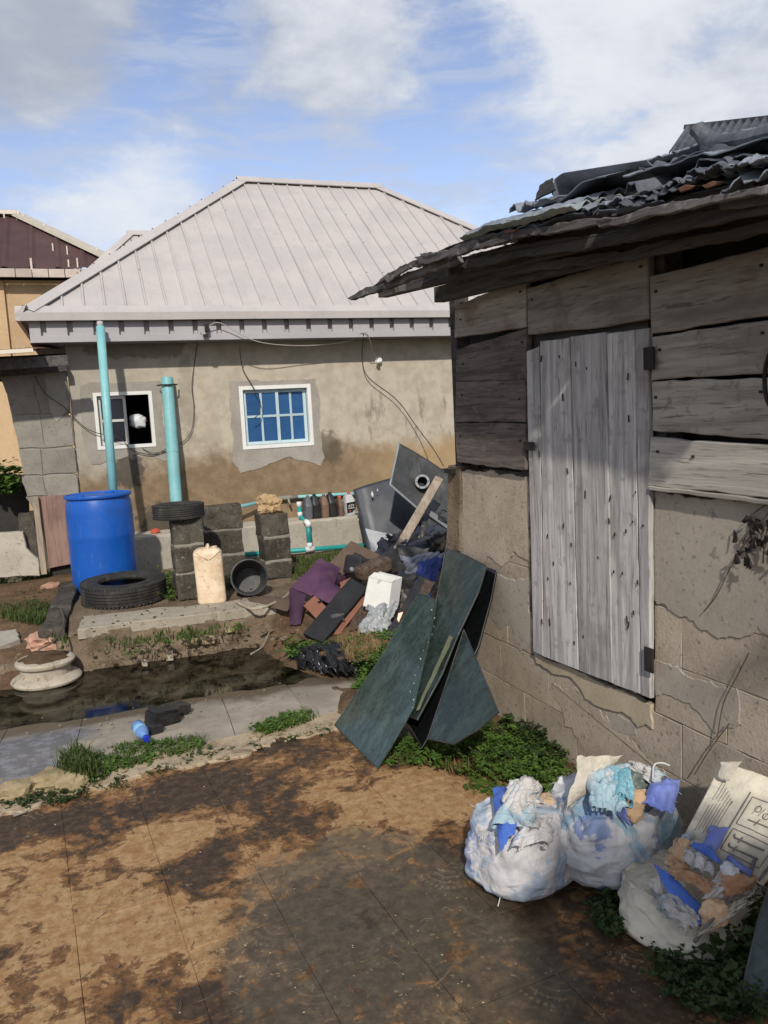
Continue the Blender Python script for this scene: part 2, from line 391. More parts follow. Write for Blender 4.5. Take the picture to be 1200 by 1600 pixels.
def facade_mat():
    b = NB('facade render'); x, y, z = b.sep(b.pos)
    big = b.noise(b.pos, 1.3, 6, 0.6); mid = b.noise(b.pos, 6.0, 6, 0.65); fine = b.noise(b.pos, 60.0, 4, 0.65)
    up = b.mix(b.step(mid, 0.35, 0.65), (0.40, 0.352, 0.278), (0.50, 0.445, 0.355))
    up = b.mix(b.math('MULTIPLY', b.step(x, 0.9, -0.2), 0.5), up, (0.33, 0.31, 0.27))
    lo = b.mix(b.step(mid, 0.35, 0.7), (0.20, 0.143, 0.088), (0.285, 0.210, 0.132))
    lo = b.mix(b.math('MULTIPLY', b.step(x, 2.6, 3.8), 0.75), lo, (0.44, 0.31, 0.17))
    edge = b.math('ADD', b.math('ADD', z, b.math('MULTIPLY', b.math('SUBTRACT', big, 0.5), 0.55)), b.math('MULTIPLY', b.math('SUBTRACT', mid, 0.5), 0.35))
    lim = b.math('ADD', 1.36, b.math('MULTIPLY', b.step(x, 0.7, 0.1), -0.10))
    k = b.step(b.math('SUBTRACT', edge, lim), 0.20, -0.14)
    c = b.mix(k, up, lo)
    # grey streaky mildew at the right
    vs = b.noise(b.map(b.pos, (9.0, 9.0, 2.2)), 1.0, 6, 0.7)
    mil = b.math('MULTIPLY', b.math('MULTIPLY', b.step(vs, 0.50, 0.66), b.step(x, 2.75, 3.15)), b.math('MULTIPLY', b.step(z, 1.30, 1.55), b.step(z, 2.15, 1.8)))
    c = b.mix(b.math('MULTIPLY', mil, 0.75), c, (0.17, 0.155, 0.125))
    # black damp stain beside the barrel pole and low down
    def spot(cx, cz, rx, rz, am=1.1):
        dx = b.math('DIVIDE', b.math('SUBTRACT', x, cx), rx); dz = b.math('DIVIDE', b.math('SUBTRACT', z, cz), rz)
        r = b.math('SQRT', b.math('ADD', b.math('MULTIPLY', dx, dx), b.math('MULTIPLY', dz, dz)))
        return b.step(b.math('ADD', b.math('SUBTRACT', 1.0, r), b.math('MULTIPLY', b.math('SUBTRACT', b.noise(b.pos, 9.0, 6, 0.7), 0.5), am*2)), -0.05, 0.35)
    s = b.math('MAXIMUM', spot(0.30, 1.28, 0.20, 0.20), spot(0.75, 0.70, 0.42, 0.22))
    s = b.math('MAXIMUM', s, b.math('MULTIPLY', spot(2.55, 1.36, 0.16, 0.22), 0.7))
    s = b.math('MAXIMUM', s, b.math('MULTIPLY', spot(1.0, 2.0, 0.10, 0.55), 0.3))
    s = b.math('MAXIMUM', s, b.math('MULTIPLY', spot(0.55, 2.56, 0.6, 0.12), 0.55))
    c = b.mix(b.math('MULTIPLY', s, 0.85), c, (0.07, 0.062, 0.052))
    pit = b.step(b.noise(b.map(b.pos, (1, 1, 1.6)), 42.0, 2, 0.5), 0.70, 0.74)
    pit = b.math('MULTIPLY', pit, b.step(z, 1.4, 1.15)); c = b.mix(b.math('MULTIPLY', pit, 0.8), c, (0.075, 0.045, 0.025))
    wt = b.math('MULTIPLY', b.step(b.noise(b.pos, 75.0, 2, 0.5), 0.70, 0.76), b.step(z, 1.4, 1.2)); c = b.mix(b.math('MULTIPLY', wt, 0.6), c, (0.5, 0.44, 0.34))
    b.bump(b.math('SUBTRACT', b.math('ADD', b.math('MULTIPLY', mid, 0.5), b.math('MULTIPLY', fine, 0.3)), pit), 0.35, 0.012)
    return b.set(Base_Color=c, Roughness=0.93, Specular_IOR_Level=0.15)

def tile_mat():
    b = NB('wet courtyard tile')
    L = b.tc.outputs['Object']; lx, ly, lz = b.sep(L); x, y, z = b.sep(b.pos)
    n1 = b.noise(b.pos, 2.4, 9, 0.66, 0.5); n2 = b.noise(b.pos, 7.5, 9, 0.70, 0.4); n3 = b.noise(b.pos, 60.0, 5, 0.72); n4 = b.noise(b.pos, 22.0, 6, 0.7)
    # moulded medallion: rings round one corner of the tile
    dx = b.math('SUBTRACT', lx, 0.168); dy = b.math('SUBTRACT', ly, 0.168)
    r = b.math('SQRT', b.math('ADD', b.math('MULTIPLY', dx, dx), b.math('MULTIPLY', dy, dy)))
    rings = b.math('MULTIPLY', b.math('SINE', b.math('MULTIPLY', r, 190.0)), b.step(r, 0.178, 0.168))
    th = b.math('ARCTAN2', dy, dx); pet = b.math('MULTIPLY', b.math('SINE', b.math('MULTIPLY', th, 40.0)), b.step(b.math('ABSOLUTE', b.math('SUBTRACT', r, 0.13)), 0.022, 0.012))
    rel = b.math('ADD', b.math('MULTIPLY', rings, 0.5), b.math('MULTIPLY', pet, 0.5))
    def soft(cx, cy, rx, ry):
        ex = b.math('DIVIDE', b.math('SUBTRACT', x, cx), rx); ey = b.math('DIVIDE', b.math('SUBTRACT', y, cy), ry)
        q = b.math('SQRT', b.math('ADD', b.math('MULTIPLY', ex, ex), b.math('MULTIPLY', ey, ey))); return b.step(q, 1.25, 0.35)
    def anyof(*l):
        m = l[0]
        for k in l[1:]: m = b.math('MAXIMUM', m, k)
        return m
    light = anyof(soft(0.02, 2.72, .34, .30), soft(-.42, 3.1, .35, .45), soft(.12, 3.35, .35, .18), soft(.62, 2.95, .45, .22), soft(1.12, 3.25, .45, .32), soft(-.2, 2.2, .5, .3), soft(1.5, 3.0, .3, .3))
    dark = anyof(soft(.25, 3.0, .22, .25), soft(.35, 3.7, .55, .28), soft(.75, 2.35, .40, .35), soft(1.25, 2.45, .36, .45), soft(1.35, 1.85, .4, .35), soft(.2, 2.25, .18, .16), soft(-.5, 3.75, .5, .2))
    v = b.math('ADD', b.math('MULTIPLY', n1, 0.5), b.math('MULTIPLY', n2, 0.5))
    v = b.math('ADD', v, b.math('SUBTRACT', b.math('MULTIPLY', light, 0.085), b.math('MULTIPLY', dark, 0.085)))
    dry_m = b.step(v, 0.515, 0.545); damp_m = b.step(v, 0.458, 0.486)
    dry = b.mix(b.step(n4, 0.36, 0.64), (0.30, 0.175, 0.080), (0.43, 0.285, 0.150))
    dry = b.mix(b.math('MULTIPLY', b.step(n2, 0.50, 0.66), 0.55), dry, (0.25, 0.112, 0.040))
    dry = b.mix(b.math('MULTIPLY', b.step(n3, 0.55, 0.70), 0.6), dry, (0.44, 0.30, 0.17))
    damp = b.mix(b.step(n4, 0.38, 0.64), (0.095, 0.052, 0.025), (0.235, 0.120, 0.048))
    wet = b.mix(b.step(n4, 0.40, 0.66), (0.040, 0.025, 0.014), (0.090, 0.056, 0.031))
    c = b.mix(b.math('MULTIPLY', dry_m, 0.92), b.mix(damp_m, wet, damp), dry)
    # grey silt film standing in the middle
    fm = b.ell(b.pos, 0.76, 2.30, 0.54, 0.85, n1, 0.38)
    fm = b.math('MULTIPLY', fm, b.math('SUBTRACT', 1.0, b.math('MULTIPLY', b.step(n2, 0.55, 0.60), 0.75)))
    film = b.mix(b.step(n4, 0.35, 0.7), (0.066, 0.052, 0.032), (0.115, 0.092, 0.058))
    c = b.mix(b.math('MULTIPLY', fm, 0.80), c, film)
    c = b.mix(b.math('MULTIPLY', b.step(rel, 0.2, 0.6), b.math('MULTIPLY', b.step(n1, 0.46, 0.62), 0.30)), c, (0.40, 0.28, 0.16))
    sc_ = b.step(b.noise(b.pos, 34.0, 4, 0.75), 0.60, 0.66)
    c = b.mix(b.math('MULTIPLY', sc_, b.math('MULTIPLY', b.step(n1, 0.45, 0.6), 0.7)), c, (0.45, 0.33, 0.20))
    c = b.mix(b.math('MULTIPLY', b.step(b.noise(b.pos, 27.0, 4, 0.7), 0.60, 0.67), 0.5), c, (0.050, 0.032, 0.020))
    wetr = b.math('MAXIMUM', b.math('SUBTRACT', 1.0, b.math('MAXIMUM', dry_m, b.math('MULTIPLY', damp_m, 0.5))), fm)
    b.bump(b.math('ADD', b.math('MULTIPLY', n4, 0.5), b.math('ADD', b.math('MULTIPLY', n3, 0.4), b.math('MULTIPLY', rel, 0.14))), b.math('SUBTRACT', 0.45, b.math('MULTIPLY', wetr, 0.25)), 0.008) if False else b.bump(b.math('ADD', b.math('MULTIPLY', n4, 0.5), b.math('ADD', b.math('MULTIPLY', n3, 0.4), b.math('MULTIPLY', rel, 0.14))), 0.38, 0.007)
    return b.set(Base_Color=c, Roughness=b.math('SUBTRACT', 0.92, b.math('ADD', b.math('MULTIPLY', wetr, 0.36), b.math('MULTIPLY', fm, 0.20))), Specular_IOR_Level=b.math('ADD', 0.12, b.math('MULTIPLY', wetr, 0.28)))

def path_mat():
    b = NB('worn cement path'); x, y, z = b.sep(b.pos)
    n1 = b.noise(b.pos, 3.0, 7, 0.65, 0.3); n2 = b.noise(b.pos, 14.0, 6, 0.68); n3 = b.noise(b.pos, 70.0, 4, 0.7)
    c = b.mix(b.step(n1, 0.38, 0.62), (0.27, 0.232, 0.180), (0.37, 0.322, 0.255))
    c = b.mix(b.math('MULTIPLY', b.step(n2, 0.5, 0.7), 0.55), c, (0.22, 0.19, 0.15))
    wet = b.step(b.math('ADD', y, b.math('MULTIPLY', b.math('SUBTRACT', n1, 0.5), 0.7)), 4.80, 4.98)
    c = b.mix(b.math('MULTIPLY', wet, 0.85), c, (0.085, 0.060, 0.030))
    ash = b.math('MULTIPLY', b.step(b.math('ADD', x, b.math('MULTIPLY', b.math('SUBTRACT', n1, 0.5), 0.8)), -0.10, -0.3), b.step(y, 5.0, 4.8))
    c = b.mix(b.math('MULTIPLY', ash, 0.8), c, b.mix(b.step(n2, 0.45, 0.6), (0.10, 0.105, 0.12), (0.20, 0.21, 0.24)))
    b.bump(b.math('ADD', b.math('MULTIPLY', n2, 0.6), b.math('MULTIPLY', n3, 0.3)), 0.4, 0.012)
    return b.set(Base_Color=c, Roughness=b.math('SUBTRACT', 0.9, b.math('MULTIPLY', wet, 0.5)), Specular_IOR_Level=0.25)

def water_mat():
    b = NB('murky water'); b.t.nodes.remove(b.p)
    gl = b.n('ShaderNodeBsdfGlossy'); gl.inputs['Roughness'].default_value = 0.02
    tr = b.n('ShaderNodeBsdfTransparent'); n = b.noise(b.pos, 5.0, 6, 0.7)
    b.si(tr, 0, b.mix(b.step(n, 0.4, 0.65), (0.20, 0.155, 0.085), (0.42, 0.33, 0.18)))
    df = b.n('ShaderNodeBsdfDiffuse'); b.si(df, 0, (0.105, 0.088, 0.054))
    m0 = b.n('ShaderNodeMixShader'); b.si(m0, 0, b.math('MULTIPLY', b.step(n, 0.35, 0.7), 0.60)); b.l(tr.outputs[0], m0.inputs[1]); b.l(df.outputs[0], m0.inputs[2])
    fr = b.n('ShaderNodeFresnel'); fr.inputs[0].default_value = 1.33
    bp = b.n('ShaderNodeBump'); bp.inputs['Strength'].default_value = 0.06; bp.inputs['Distance'].default_value = 0.01
    b.l(b.noise(b.pos, 26.0, 3, 0.5), bp.inputs['Height']); b.l(bp.outputs[0], gl.inputs['Normal']); b.l(bp.outputs[0], fr.inputs['Normal'])
    m1 = b.n('ShaderNodeMixShader'); b.l(fr.outputs[0], m1.inputs[0]); b.l(m0.outputs[0], m1.inputs[1]); b.l(gl.outputs[0], m1.inputs[2])
    b.l(m1.outputs[0], b.out.inputs[0]); return b.m

def glass_mat(name, tint, dust, damt=0.45, ior=1.5):
    b = NB(name); b.t.nodes.remove(b.p)
    gl = b.n('ShaderNodeBsdfGlossy'); gl.inputs['Roughness'].default_value = 0.08
    tr = b.n('ShaderNodeBsdfTransparent'); b.si(tr, 0, tint)
    n = b.noise(b.map(b.obj, (2.0, 5.0, 2.0)), 2.2, 7, 0.68, 0.6); n2 = b.noise(b.obj, 40.0, 4, 0.7)
    sc = b.step(b.noise(b.map(b.obj, (30, 4, 12), (0.3, 0.5, 0.2)), 2.0, 5, 0.7), 0.66, 0.74)
    df = b.n('ShaderNodeBsdfDiffuse'); b.si(df, 0, b.mix(b.math('MULTIPLY', sc, 0.35), b.mix(b.step(n2, 0.4, 0.7), dust, tuple(c*0.6 for c in dust)), (0.20, 0.23, 0.21)))
    m0 = b.n('ShaderNodeMixShader'); b.si(m0, 0, b.math('ADD', damt*0.75, b.math('MULTIPLY', b.step(n, 0.4, 0.7), damt*0.6))); b.l(tr.outputs[0], m0.inputs[1]); b.l(df.outputs[0], m0.inputs[2])
    fr = b.n('ShaderNodeFresnel'); fr.inputs[0].default_value = ior
    m1 = b.n('ShaderNodeMixShader'); b.si(m1, 0, b.math('MULTIPLY', fr.outputs[0], 0.8)); b.l(m0.outputs[0], m1.inputs[1]); b.l(gl.outputs[0], m1.inputs[2])
    b.l(m1.outputs[0], b.out.inputs[0]); return b.m

def roof_mat():
    b = NB('painted roof sheet'); n1 = b.noise(b.obj, 2.0, 5, 0.6); n2 = b.noise(b.map(b.pos, (14, 3, 3)), 1.0, 5, 0.65)
    c = b.mix(b.step(n1, 0.4, 0.6), (0.465, 0.432, 0.412), (0.51, 0.472, 0.448)); c = b.mix(b.math('MULTIPLY', b.step(n2, 0.5, 0.75), 0.35), c, (0.38, 0.345, 0.335))
    stn = b.step(b.noise(b.map(b.pos, (9, 9, 1.1)), 1.0, 7, 0.72), 0.54, 0.70); c = b.mix(b.math('MULTIPLY', stn, 0.30), c, (0.33, 0.28, 0.255)); b.bump(n1, 0.10, 0.015); return b.set(Base_Color=c, Roughness=0.5, Specular_IOR_Level=0.3)

def bag_mat(name, base, blues, print_amt=0.5):
    b = NB(name); n1 = b.noise(b.obj, 4.5, 5, 0.6, 0.5); n2 = b.noise(b.obj, 9.0, 5, 0.6, 0.8); n3 = b.noise(b.obj, 60.0, 3, 0.6)
    c = b.mix(b.step(n2, 0.4, 0.7), base, tuple(x*0.78 for x in base))
    c = b.mix(b.math('MULTIPLY', b.step(n1, 0.50, 0.57), print_amt), c, blues[0])
    c = b.mix(b.math('MULTIPLY', b.step(b.noise(b.map(b.obj, (1, 1, 1.5)), 6.3, 4, 0.6, 0.6), 0.54, 0.60), print_amt), c, blues[1])
    wv = b.n('ShaderNodeTexWave', wave_type='BANDS', bands_direction='Z'); b.si(wv, 'Vector', b.obj); wv.inputs['Scale'].default_value = 120.0; wv.inputs['Distortion'].default_value = 1.0
    c = b.mix(b.math('MULTIPLY', b.step(b.noise(b.obj, 3.0, 5, 0.65), 0.5, 0.72), 0.4), c, (0.22, 0.18, 0.14))
    rg1 = b.math('ABSOLUTE', b.math('SUBTRACT', b.noise(b.map(b.obj, (1.2, 1.2, .8), (0.3, 0.2, 0.5)), 11.0, 3, 0.5, 1.2), 0.5)); rg2 = b.math('ABSOLUTE', b.math('SUBTRACT', b.noise(b.map(b.obj, (1, 1, 1.6)), 26.0, 3, 0.5, 1.5), 0.5))
    b.bump(b.math('ADD', b.math('ADD', b.math('MULTIPLY', rg1, 2.0), b.math('MULTIPLY', rg2, 0.8)), b.math('ADD', b.math('MULTIPLY', n3, 0.12), b.math('MULTIPLY', wv.outputs[1], 0.05))), 0.34, 0.02)
    return b.set(Base_Color=c, Roughness=0.62, Specular_IOR_Level=0.3)

def leaf_mat(name, c1, c2, c3):
    b = NB(name); n = b.noise(b.pos, 9.0, 4, 0.6); f = b.noise(b.pos, 130.0, 2, 0.5)
    c = b.mix(b.step(n, 0.35, 0.65), c1, c2); c = b.mix(b.step(f, 0.5, 0.75), c, c3)
    b.set(Base_Color=c, Roughness=0.55, Specular_IOR_Level=0.3)
    tl = b.n('ShaderNodeBsdfTranslucent'); b.si(tl, 0, c); m = b.n('ShaderNodeMixShader'); m.inputs[0].default_value = 0.3
    b.l(b.p.outputs[0], m.inputs[1]); b.l(tl.outputs[0], m.inputs[2]); b.l(m.outputs[0], b.out.inputs[0]); return b.m

M = {}
M['facade'] = facade_mat(); M['tile'] = tile_mat(); M['path'] = path_mat(); M['water'] = water_mat(); M['roof'] = roof_mat()
M['patch'] = simple('grey plaster patch', (0.285, 0.262, 0.222), (0.37, 0.342, 0.292), 5, 50, 0.92, 0.3, 0.008, 0.15)
M['fascia'] = simple('lilac grey fascia', (0.385, 0.37, 0.38), (0.43, 0.415, 0.42), 2, 30, 0.5, 0.05)
M['soffit'] = simple('dark grey soffit', (0.20, 0.19, 0.19), (0.25, 0.23, 0.23), 2, 30, 0.8, 0.1)  # the soffit's own dark grey, also on ceilings and roof undersides
M['room'] = simple('near black shade', (0.03, 0.028, 0.026), (0.05, 0.045, 0.04), 2, 30, 0.9, 0)  # near-black colour standing in for shade in rooms, openings and gaps
M['white'] = simple('white frame', (0.70, 0.70, 0.66), (0.78, 0.78, 0.74), 6, 40, 0.45, 0.05)
M['sash'] = simple('pale blue sash', (0.42, 0.56, 0.62), (0.50, 0.62, 0.66), 6, 40, 0.45, 0.05)
M['sashg'] = simple('grey aluminium sash', (0.50, 0.49, 0.45), (0.60, 0.58, 0.54), 6, 40, 0.45, 0.05)
M['bluepane'] = simple('blue film pane', (0.025, 0.085, 0.21), (0.035, 0.11, 0.26), 1.2, 8, 0.12, 0.0, spec=0.5)
M['darkpane'] = simple('dark pane', (0.014, 0.016, 0.022), (0.02, 0.023, 0.03), 1.2, 8, 0.08, 0.0, spec=0.5)
M['ledge'] = simple('pale cement', (0.36, 0.325, 0.265), (0.47, 0.43, 0.36), 3, 45, 0.92, 0.35, 0.01, 0.15, speck=(0.25, 0.21, 0.16))
M['block'] = simple('grey sandcrete block', (0.23, 0.21, 0.18), (0.31, 0.285, 0.245), 5, 70, 0.95, 0.6, 0.015, 0.1, speck=(0.14, 0.125, 0.10), var=0.08)
M['mossblock'] = simple('dark mossy block', (0.040, 0.035, 0.028), (0.115, 0.102, 0.082), 5, 60, 0.95, 0.6, 0.015, 0.1, speck=(0.20, 0.19, 0.16), var=0.12)
M['mortar'] = simple('mortar', (0.25, 0.235, 0.205), (0.33, 0.31, 0.27), 8, 60, 0.95, 0.6, 0.012, 0.1)
M['shedblock'] = simple('brown sandcrete', (0.355, 0.295, 0.22), (0.48, 0.405, 0.31), 3.5, 80, 0.95, 0.55, 0.012, 0.1, speck=(0.19, 0.155, 0.115), var=0.07, grime=(0.20, 0.165, 0.125), ga=.3)
M['shedrender'] = simple('grey render coat', (0.33, 0.29, 0.235), (0.42, 0.37, 0.30), 3.0, 60, 0.93, 0.4, 0.008, 0.12, speck=(0.20, 0.18, 0.15), var=0.05)
M['sill'] = simple('ochre sill', (0.40, 0.33, 0.225), (0.50, 0.42, 0.30), 5, 60, 0.93, 0.4, 0.008, 0.12)
M['plankdark'] = wood('dark stained plank', (0.090, 0.072, 0.062), (0.175, 0.145, 0.128), (0.025, 0.02, 0.018), 1, patch=(0.19, 0.165, 0.155))
M['plankbrown'] = wood('brown weathered plank', (0.27, 0.235, 0.19), (0.41, 0.365, 0.305), (0.06, 0.048, 0.038), 1, warm=(0.16, 0.085, 0.055))
M['plankgrey'] = wood('grey weathered plank', (0.30, 0.275, 0.235), (0.45, 0.415, 0.36), (0.09, 0.075, 0.062), 1, patch=(0.17, 0.13, 0.10))
M['plankpale'] = wood('pale weathered plank', (0.36, 0.335, 0.29), (0.50, 0.47, 0.41), (0.11, 0.09, 0.075), 1)
M['door'] = wood('silvered door board', (0.33, 0.315, 0.30), (0.56, 0.54, 0.51), (0.11, 0.098, 0.09), 2, warm=(0.27, 0.235, 0.22), patch=(0.23, 0.215, 0.205))
M['rafter'] = wood('old rafter', (0.065, 0.058, 0.054), (0.115, 0.104, 0.096), (0.025, 0.02, 0.017), 1)
M['eave'] = wood('peeling eave board', (0.075, 0.068, 0.064), (0.16, 0.148, 0.142), (0.03, 0.026, 0.024), 1, patch=(0.34, 0.315, 0.30))
M['beam'] = wood('pale brown batten', (0.30, 0.245, 0.185), (0.40, 0.33, 0.25), (0.15, 0.115, 0.085), 2)
M['ply'] = wood('reddish plywood', (0.26, 0.165, 0.135), (0.34, 0.22, 0.18), (0.20, 0.12, 0.10), 2)
M['brownboard'] = simple('brown fibre board', (0.105, 0.072, 0.050), (0.145, 0.10, 0.072), 5, 60, 0.85, 0.2)
M['redboard'] = simple('red brown board', (0.20, 0.085, 0.055), (0.27, 0.12, 0.085), 5, 60, 0.8, 0.2)
M['darkwood'] = wood('dark wet board', (0.065, 0.045, 0.034), (0.115, 0.082, 0.062), (0.03, 0.02, 0.016), 1)
M['oldsheet'] = simple('dark weathered zinc', (0.050, 0.056, 0.068), (0.135, 0.145, 0.168), 3.5, 30, 0.60, 0.2, 0.01, 0.4, metal=0.1, var=0.3, r2=0.4)
M['palesheet'] = simple('pale green zinc', (0.22, 0.26, 0.245), (0.36, 0.40, 0.385), 5, 30, 0.5, 0.2, 0.01, 0.4, metal=0.2, var=0.1)
M['slate'] = simple('grey blue sheet', (0.15, 0.168, 0.20), (0.235, 0.255, 0.29), 4, 30, 0.5, 0.15, 0.01, 0.4, var=0.15)
M['rust'] = simple('rusty sheet', (0.12, 0.058, 0.038), (0.20, 0.098, 0.062), 9, 50, 0.9, 0.4, speck=(0.06, 0.03, 0.02))
M['brownroof'] = simple('brown roof sheet', (0.070, 0.038, 0.038), (0.092, 0.050, 0.049), 2, 30, 0.7, 0.1, var=0.12)
M['cream'] = simple('cream flashing', (0.58, 0.53, 0.43), (0.68, 0.63, 0.52), 4, 30, 0.6, 0.1)
M['creamf'] = simple('pinkish fascia panel', (0.46, 0.385, 0.335), (0.55, 0.47, 0.41), 4, 30, 0.6, 0.1)
M['ochrewall'] = simple('ochre far wall', (0.47, 0.32, 0.18), (0.57, 0.41, 0.25), 0.8, 14, 0.9, 0.2)
M['drum'] = simple('blue drum plastic', (0.006, 0.085, 0.40), (0.010, 0.105, 0.46), 2.5, 40, 0.40, 0.05, spec=0.45, r2=0.25, grime=(0.035, 0.075, 0.22), ga=.55, scuff=(0.10, 0.20, 0.50))
M['teal'] = simple('pale teal pvc', (0.19, 0.45, 0.47), (0.25, 0.53, 0.54), 5, 40, 0.45, 0.05, spec=0.4, grime=(0.22, 0.36, 0.34), ga=.6, scuff=(0.36, 0.58, 0.58))
M['green'] = simple('green pvc', (0.015, 0.25, 0.24), (0.025, 0.31, 0.29), 5, 40, 0.4, 0.03, spec=0.4)
M['pvcw'] = simple('white pvc joint', (0.66, 0.66, 0.66), (0.74, 0.74, 0.74), 8, 40, 0.5, 0.1)
M['rubber'] = simple('tyre rubber', (0.020, 0.0195, 0.019), (0.042, 0.040, 0.037), 6, 60, 0.78, 0.3, 0.005, 0.35, var=0.1, grime=(0.105, 0.092, 0.075), ga=.55)
M['can'] = simple('yellowed jerrycan', (0.64, 0.50, 0.34), (0.76, 0.62, 0.45), 4, 40, 0.5, 0.15, 0.005, 0.35, speck=(0.46, 0.29, 0.16), grime=(0.50, 0.33, 0.20), ga=.6)
M['blackp'] = simple('black plastic', (0.012, 0.012, 0.013), (0.030, 0.029, 0.030), 4, 60, 0.42, 0.2, 0.005, 0.4, r2=0.4, grime=(0.075, 0.068, 0.058), ga=.5)
M['dustyp'] = simple('dusty black plastic', (0.030, 0.032, 0.033), (0.070, 0.072, 0.070), 3, 40, 0.5, 0.2, 0.006, 0.4, r2=0.4, grime=(0.13, 0.125, 0.11), ga=.55, scuff=(0.16, 0.16, 0.15))
M['greyp'] = simple('grey plastic', (0.20, 0.21, 0.23), (0.29, 0.30, 0.315), 3, 40, 0.5, 0.1)
M['silver'] = simple('silver paint', (0.30, 0.31, 0.33), (0.40, 0.41, 0.42), 4, 40, 0.45, 0.1, speck=(0.16, 0.16, 0.165))
M['navy'] = simple('dusty navy paint', (0.024, 0.029, 0.040), (0.050, 0.055, 0.066), 2.6, 25, 0.5, 0.05, spec=0.5, r2=0.4)
M['purple'] = simple('purple trim', (0.062, 0.024, 0.058), (0.10, 0.044, 0.090), 5, 60, 0.75, 0.3, grime=(0.13, 0.085, 0.095), ga=.45)
M['purpled'] = simple('dark plum trim', (0.038, 0.016, 0.034), (0.055, 0.026, 0.050), 5, 60, 0.75, 0.1)
M['blackfoam'] = simple('black foam board', (0.018, 0.018, 0.021), (0.034, 0.034, 0.038), 4, 70, 0.85, 0.3)
M['clothnavy'] = simple('navy cloth', (0.025, 0.028, 0.045), (0.055, 0.06, 0.085), 5, 60, 0.85, 0.2)
M['clothblue'] = simple('blue cloth', (0.030, 0.045, 0.17), (0.05, 0.075, 0.26), 5, 60, 0.8, 0.2)
M['clothgrey'] = simple('grey blue cloth', (0.15, 0.165, 0.20), (0.24, 0.255, 0.30), 5, 60, 0.8, 0.2)
M['boxw'] = simple('white carton', (0.66, 0.65, 0.60), (0.75, 0.74, 0.68), 3, 40, 0.6, 0.1, grime=(0.50, 0.46, 0.38), ga=.35)
M['boxg'] = simple('shaded carton side', (0.55, 0.545, 0.53), (0.64, 0.63, 0.61), 3, 40, 0.6, 0.05)  # same white card, darkened for faces turned from the light
M['polyw'] = simple('white plastic film', (0.52, 0.54, 0.54), (0.66, 0.67, 0.67), 6, 50, 0.4, 0.2)
M['filmg'] = simple('grey plastic film', (0.30, 0.32, 0.33), (0.46, 0.48, 0.48), 6, 50, 0.4, 0.2)
M['bagblack'] = simple('black bin bag', (0.009, 0.009, 0.010), (0.022, 0.022, 0.024), 6, 60, 0.22, 0.3, 0.01, 0.5)
M['orange'] = simple('orange lens', (0.62, 0.20, 0.07), (0.70, 0.28, 0.12), 6, 40, 0.3, 0.0)
M['red'] = simple('red cap', (0.50, 0.085, 0.05), (0.58, 0.13, 0.08), 6, 40, 0.4, 0.0)
M['brownbottle'] = simple('brown bottle', (0.155, 0.095, 0.068), (0.20, 0.13, 0.095), 6, 40, 0.5, 0.05)
M['greybottle'] = simple('smoky bottle', (0.085, 0.092, 0.105), (0.15, 0.155, 0.165), 6, 40, 0.35, 0.05)
M['atf'] = simple('silver bottle', (0.44, 0.44, 0.44), (0.52, 0.52, 0.52), 6, 40, 0.35, 0.05)
M['laterite'] = simple('laterite rock', (0.34, 0.225, 0.12), (0.50, 0.36, 0.20), 9, 60, 0.95, 0.8, 0.02, 0.1, speck=(0.17, 0.10, 0.05))
M['pinkrock'] = simple('pinkish rock', (0.40, 0.225, 0.155), (0.50, 0.31, 0.225), 7, 60, 0.95, 0.5, 0.01, 0.1)
M['buffrock'] = simple('buff rock', (0.27, 0.215, 0.12), (0.38, 0.305, 0.185), 6, 60, 0.95, 0.7, 0.015, 0.1, speck=(0.13, 0.11, 0.06))
M['ivory'] = simple('stained ivory cement', (0.38, 0.33, 0.25), (0.52, 0.46, 0.37), 5, 60, 0.9, 0.5, 0.01, 0.15, speck=(0.24, 0.17, 0.09), grime=(0.20, 0.16, 0.11), ga=.7)
M['strip'] = simple('beige cement strip', (0.34, 0.265, 0.175), (0.48, 0.39, 0.275), 6, 60, 0.93, 0.6, 0.012, 0.12, speck=(0.22, 0.16, 0.10), grime=(0.13, 0.09, 0.055), ga=.8)
M['soil'] = simple('damp soil', (0.085, 0.055, 0.032), (0.165, 0.105, 0.062), 5, 60, 0.95, 0.8, 0.02, 0.1, speck=(0.24, 0.18, 0.12))
M['platform'] = simple('rough platform face', (0.135, 0.10, 0.066), (0.255, 0.195, 0.135), 4, 50, 0.95, 0.9, 0.02, 0.1, speck=(0.075, 0.055, 0.035))
M['platformtop'] = simple('platform screed', (0.30, 0.265, 0.205), (0.405, 0.36, 0.285), 4, 50, 0.95, 0.4, 0.012, 0.1, speck=(0.17, 0.14, 0.10))
M['bed'] = simple('gutter mud', (0.075, 0.062, 0.038), (0.18, 0.14, 0.08), 4, 40, 0.9, 0.5, 0.02, 0.2)
M['grout'] = simple('dark wet joint', (0.085, 0.058, 0.036), (0.19, 0.135, 0.085), 8, 60, 0.85, 0.4)
M['ground'] = simple('earth and grass', (0.06, 0.07, 0.03), (0.13, 0.10, 0.06), 0.5, 6, 0.95, 0.4)
M['wire'] = simple('dark cable', (0.045, 0.04, 0.036), (0.075, 0.066, 0.06), 9, 60, 0.6, 0)
M['wirep'] = simple('pale cable', (0.42, 0.37, 0.33), (0.50, 0.45, 0.40), 9, 60, 0.6, 0)
M['iron'] = simple('black iron', (0.016, 0.014, 0.013), (0.032, 0.028, 0.025), 9, 60, 0.65, 0.2)
M['glassA'] = glass_mat('green tinted glass', (0.10, 0.22, 0.20), (0.085, 0.128, 0.116), 0.68)
M['glassB'] = glass_mat('dark green glass', (0.045, 0.10, 0.085), (0.060, 0.088, 0.078), 0.60)
M['glassC'] = glass_mat('near black glass', (0.006, 0.008, 0.009), (0.020, 0.022, 0.023), 0.4)
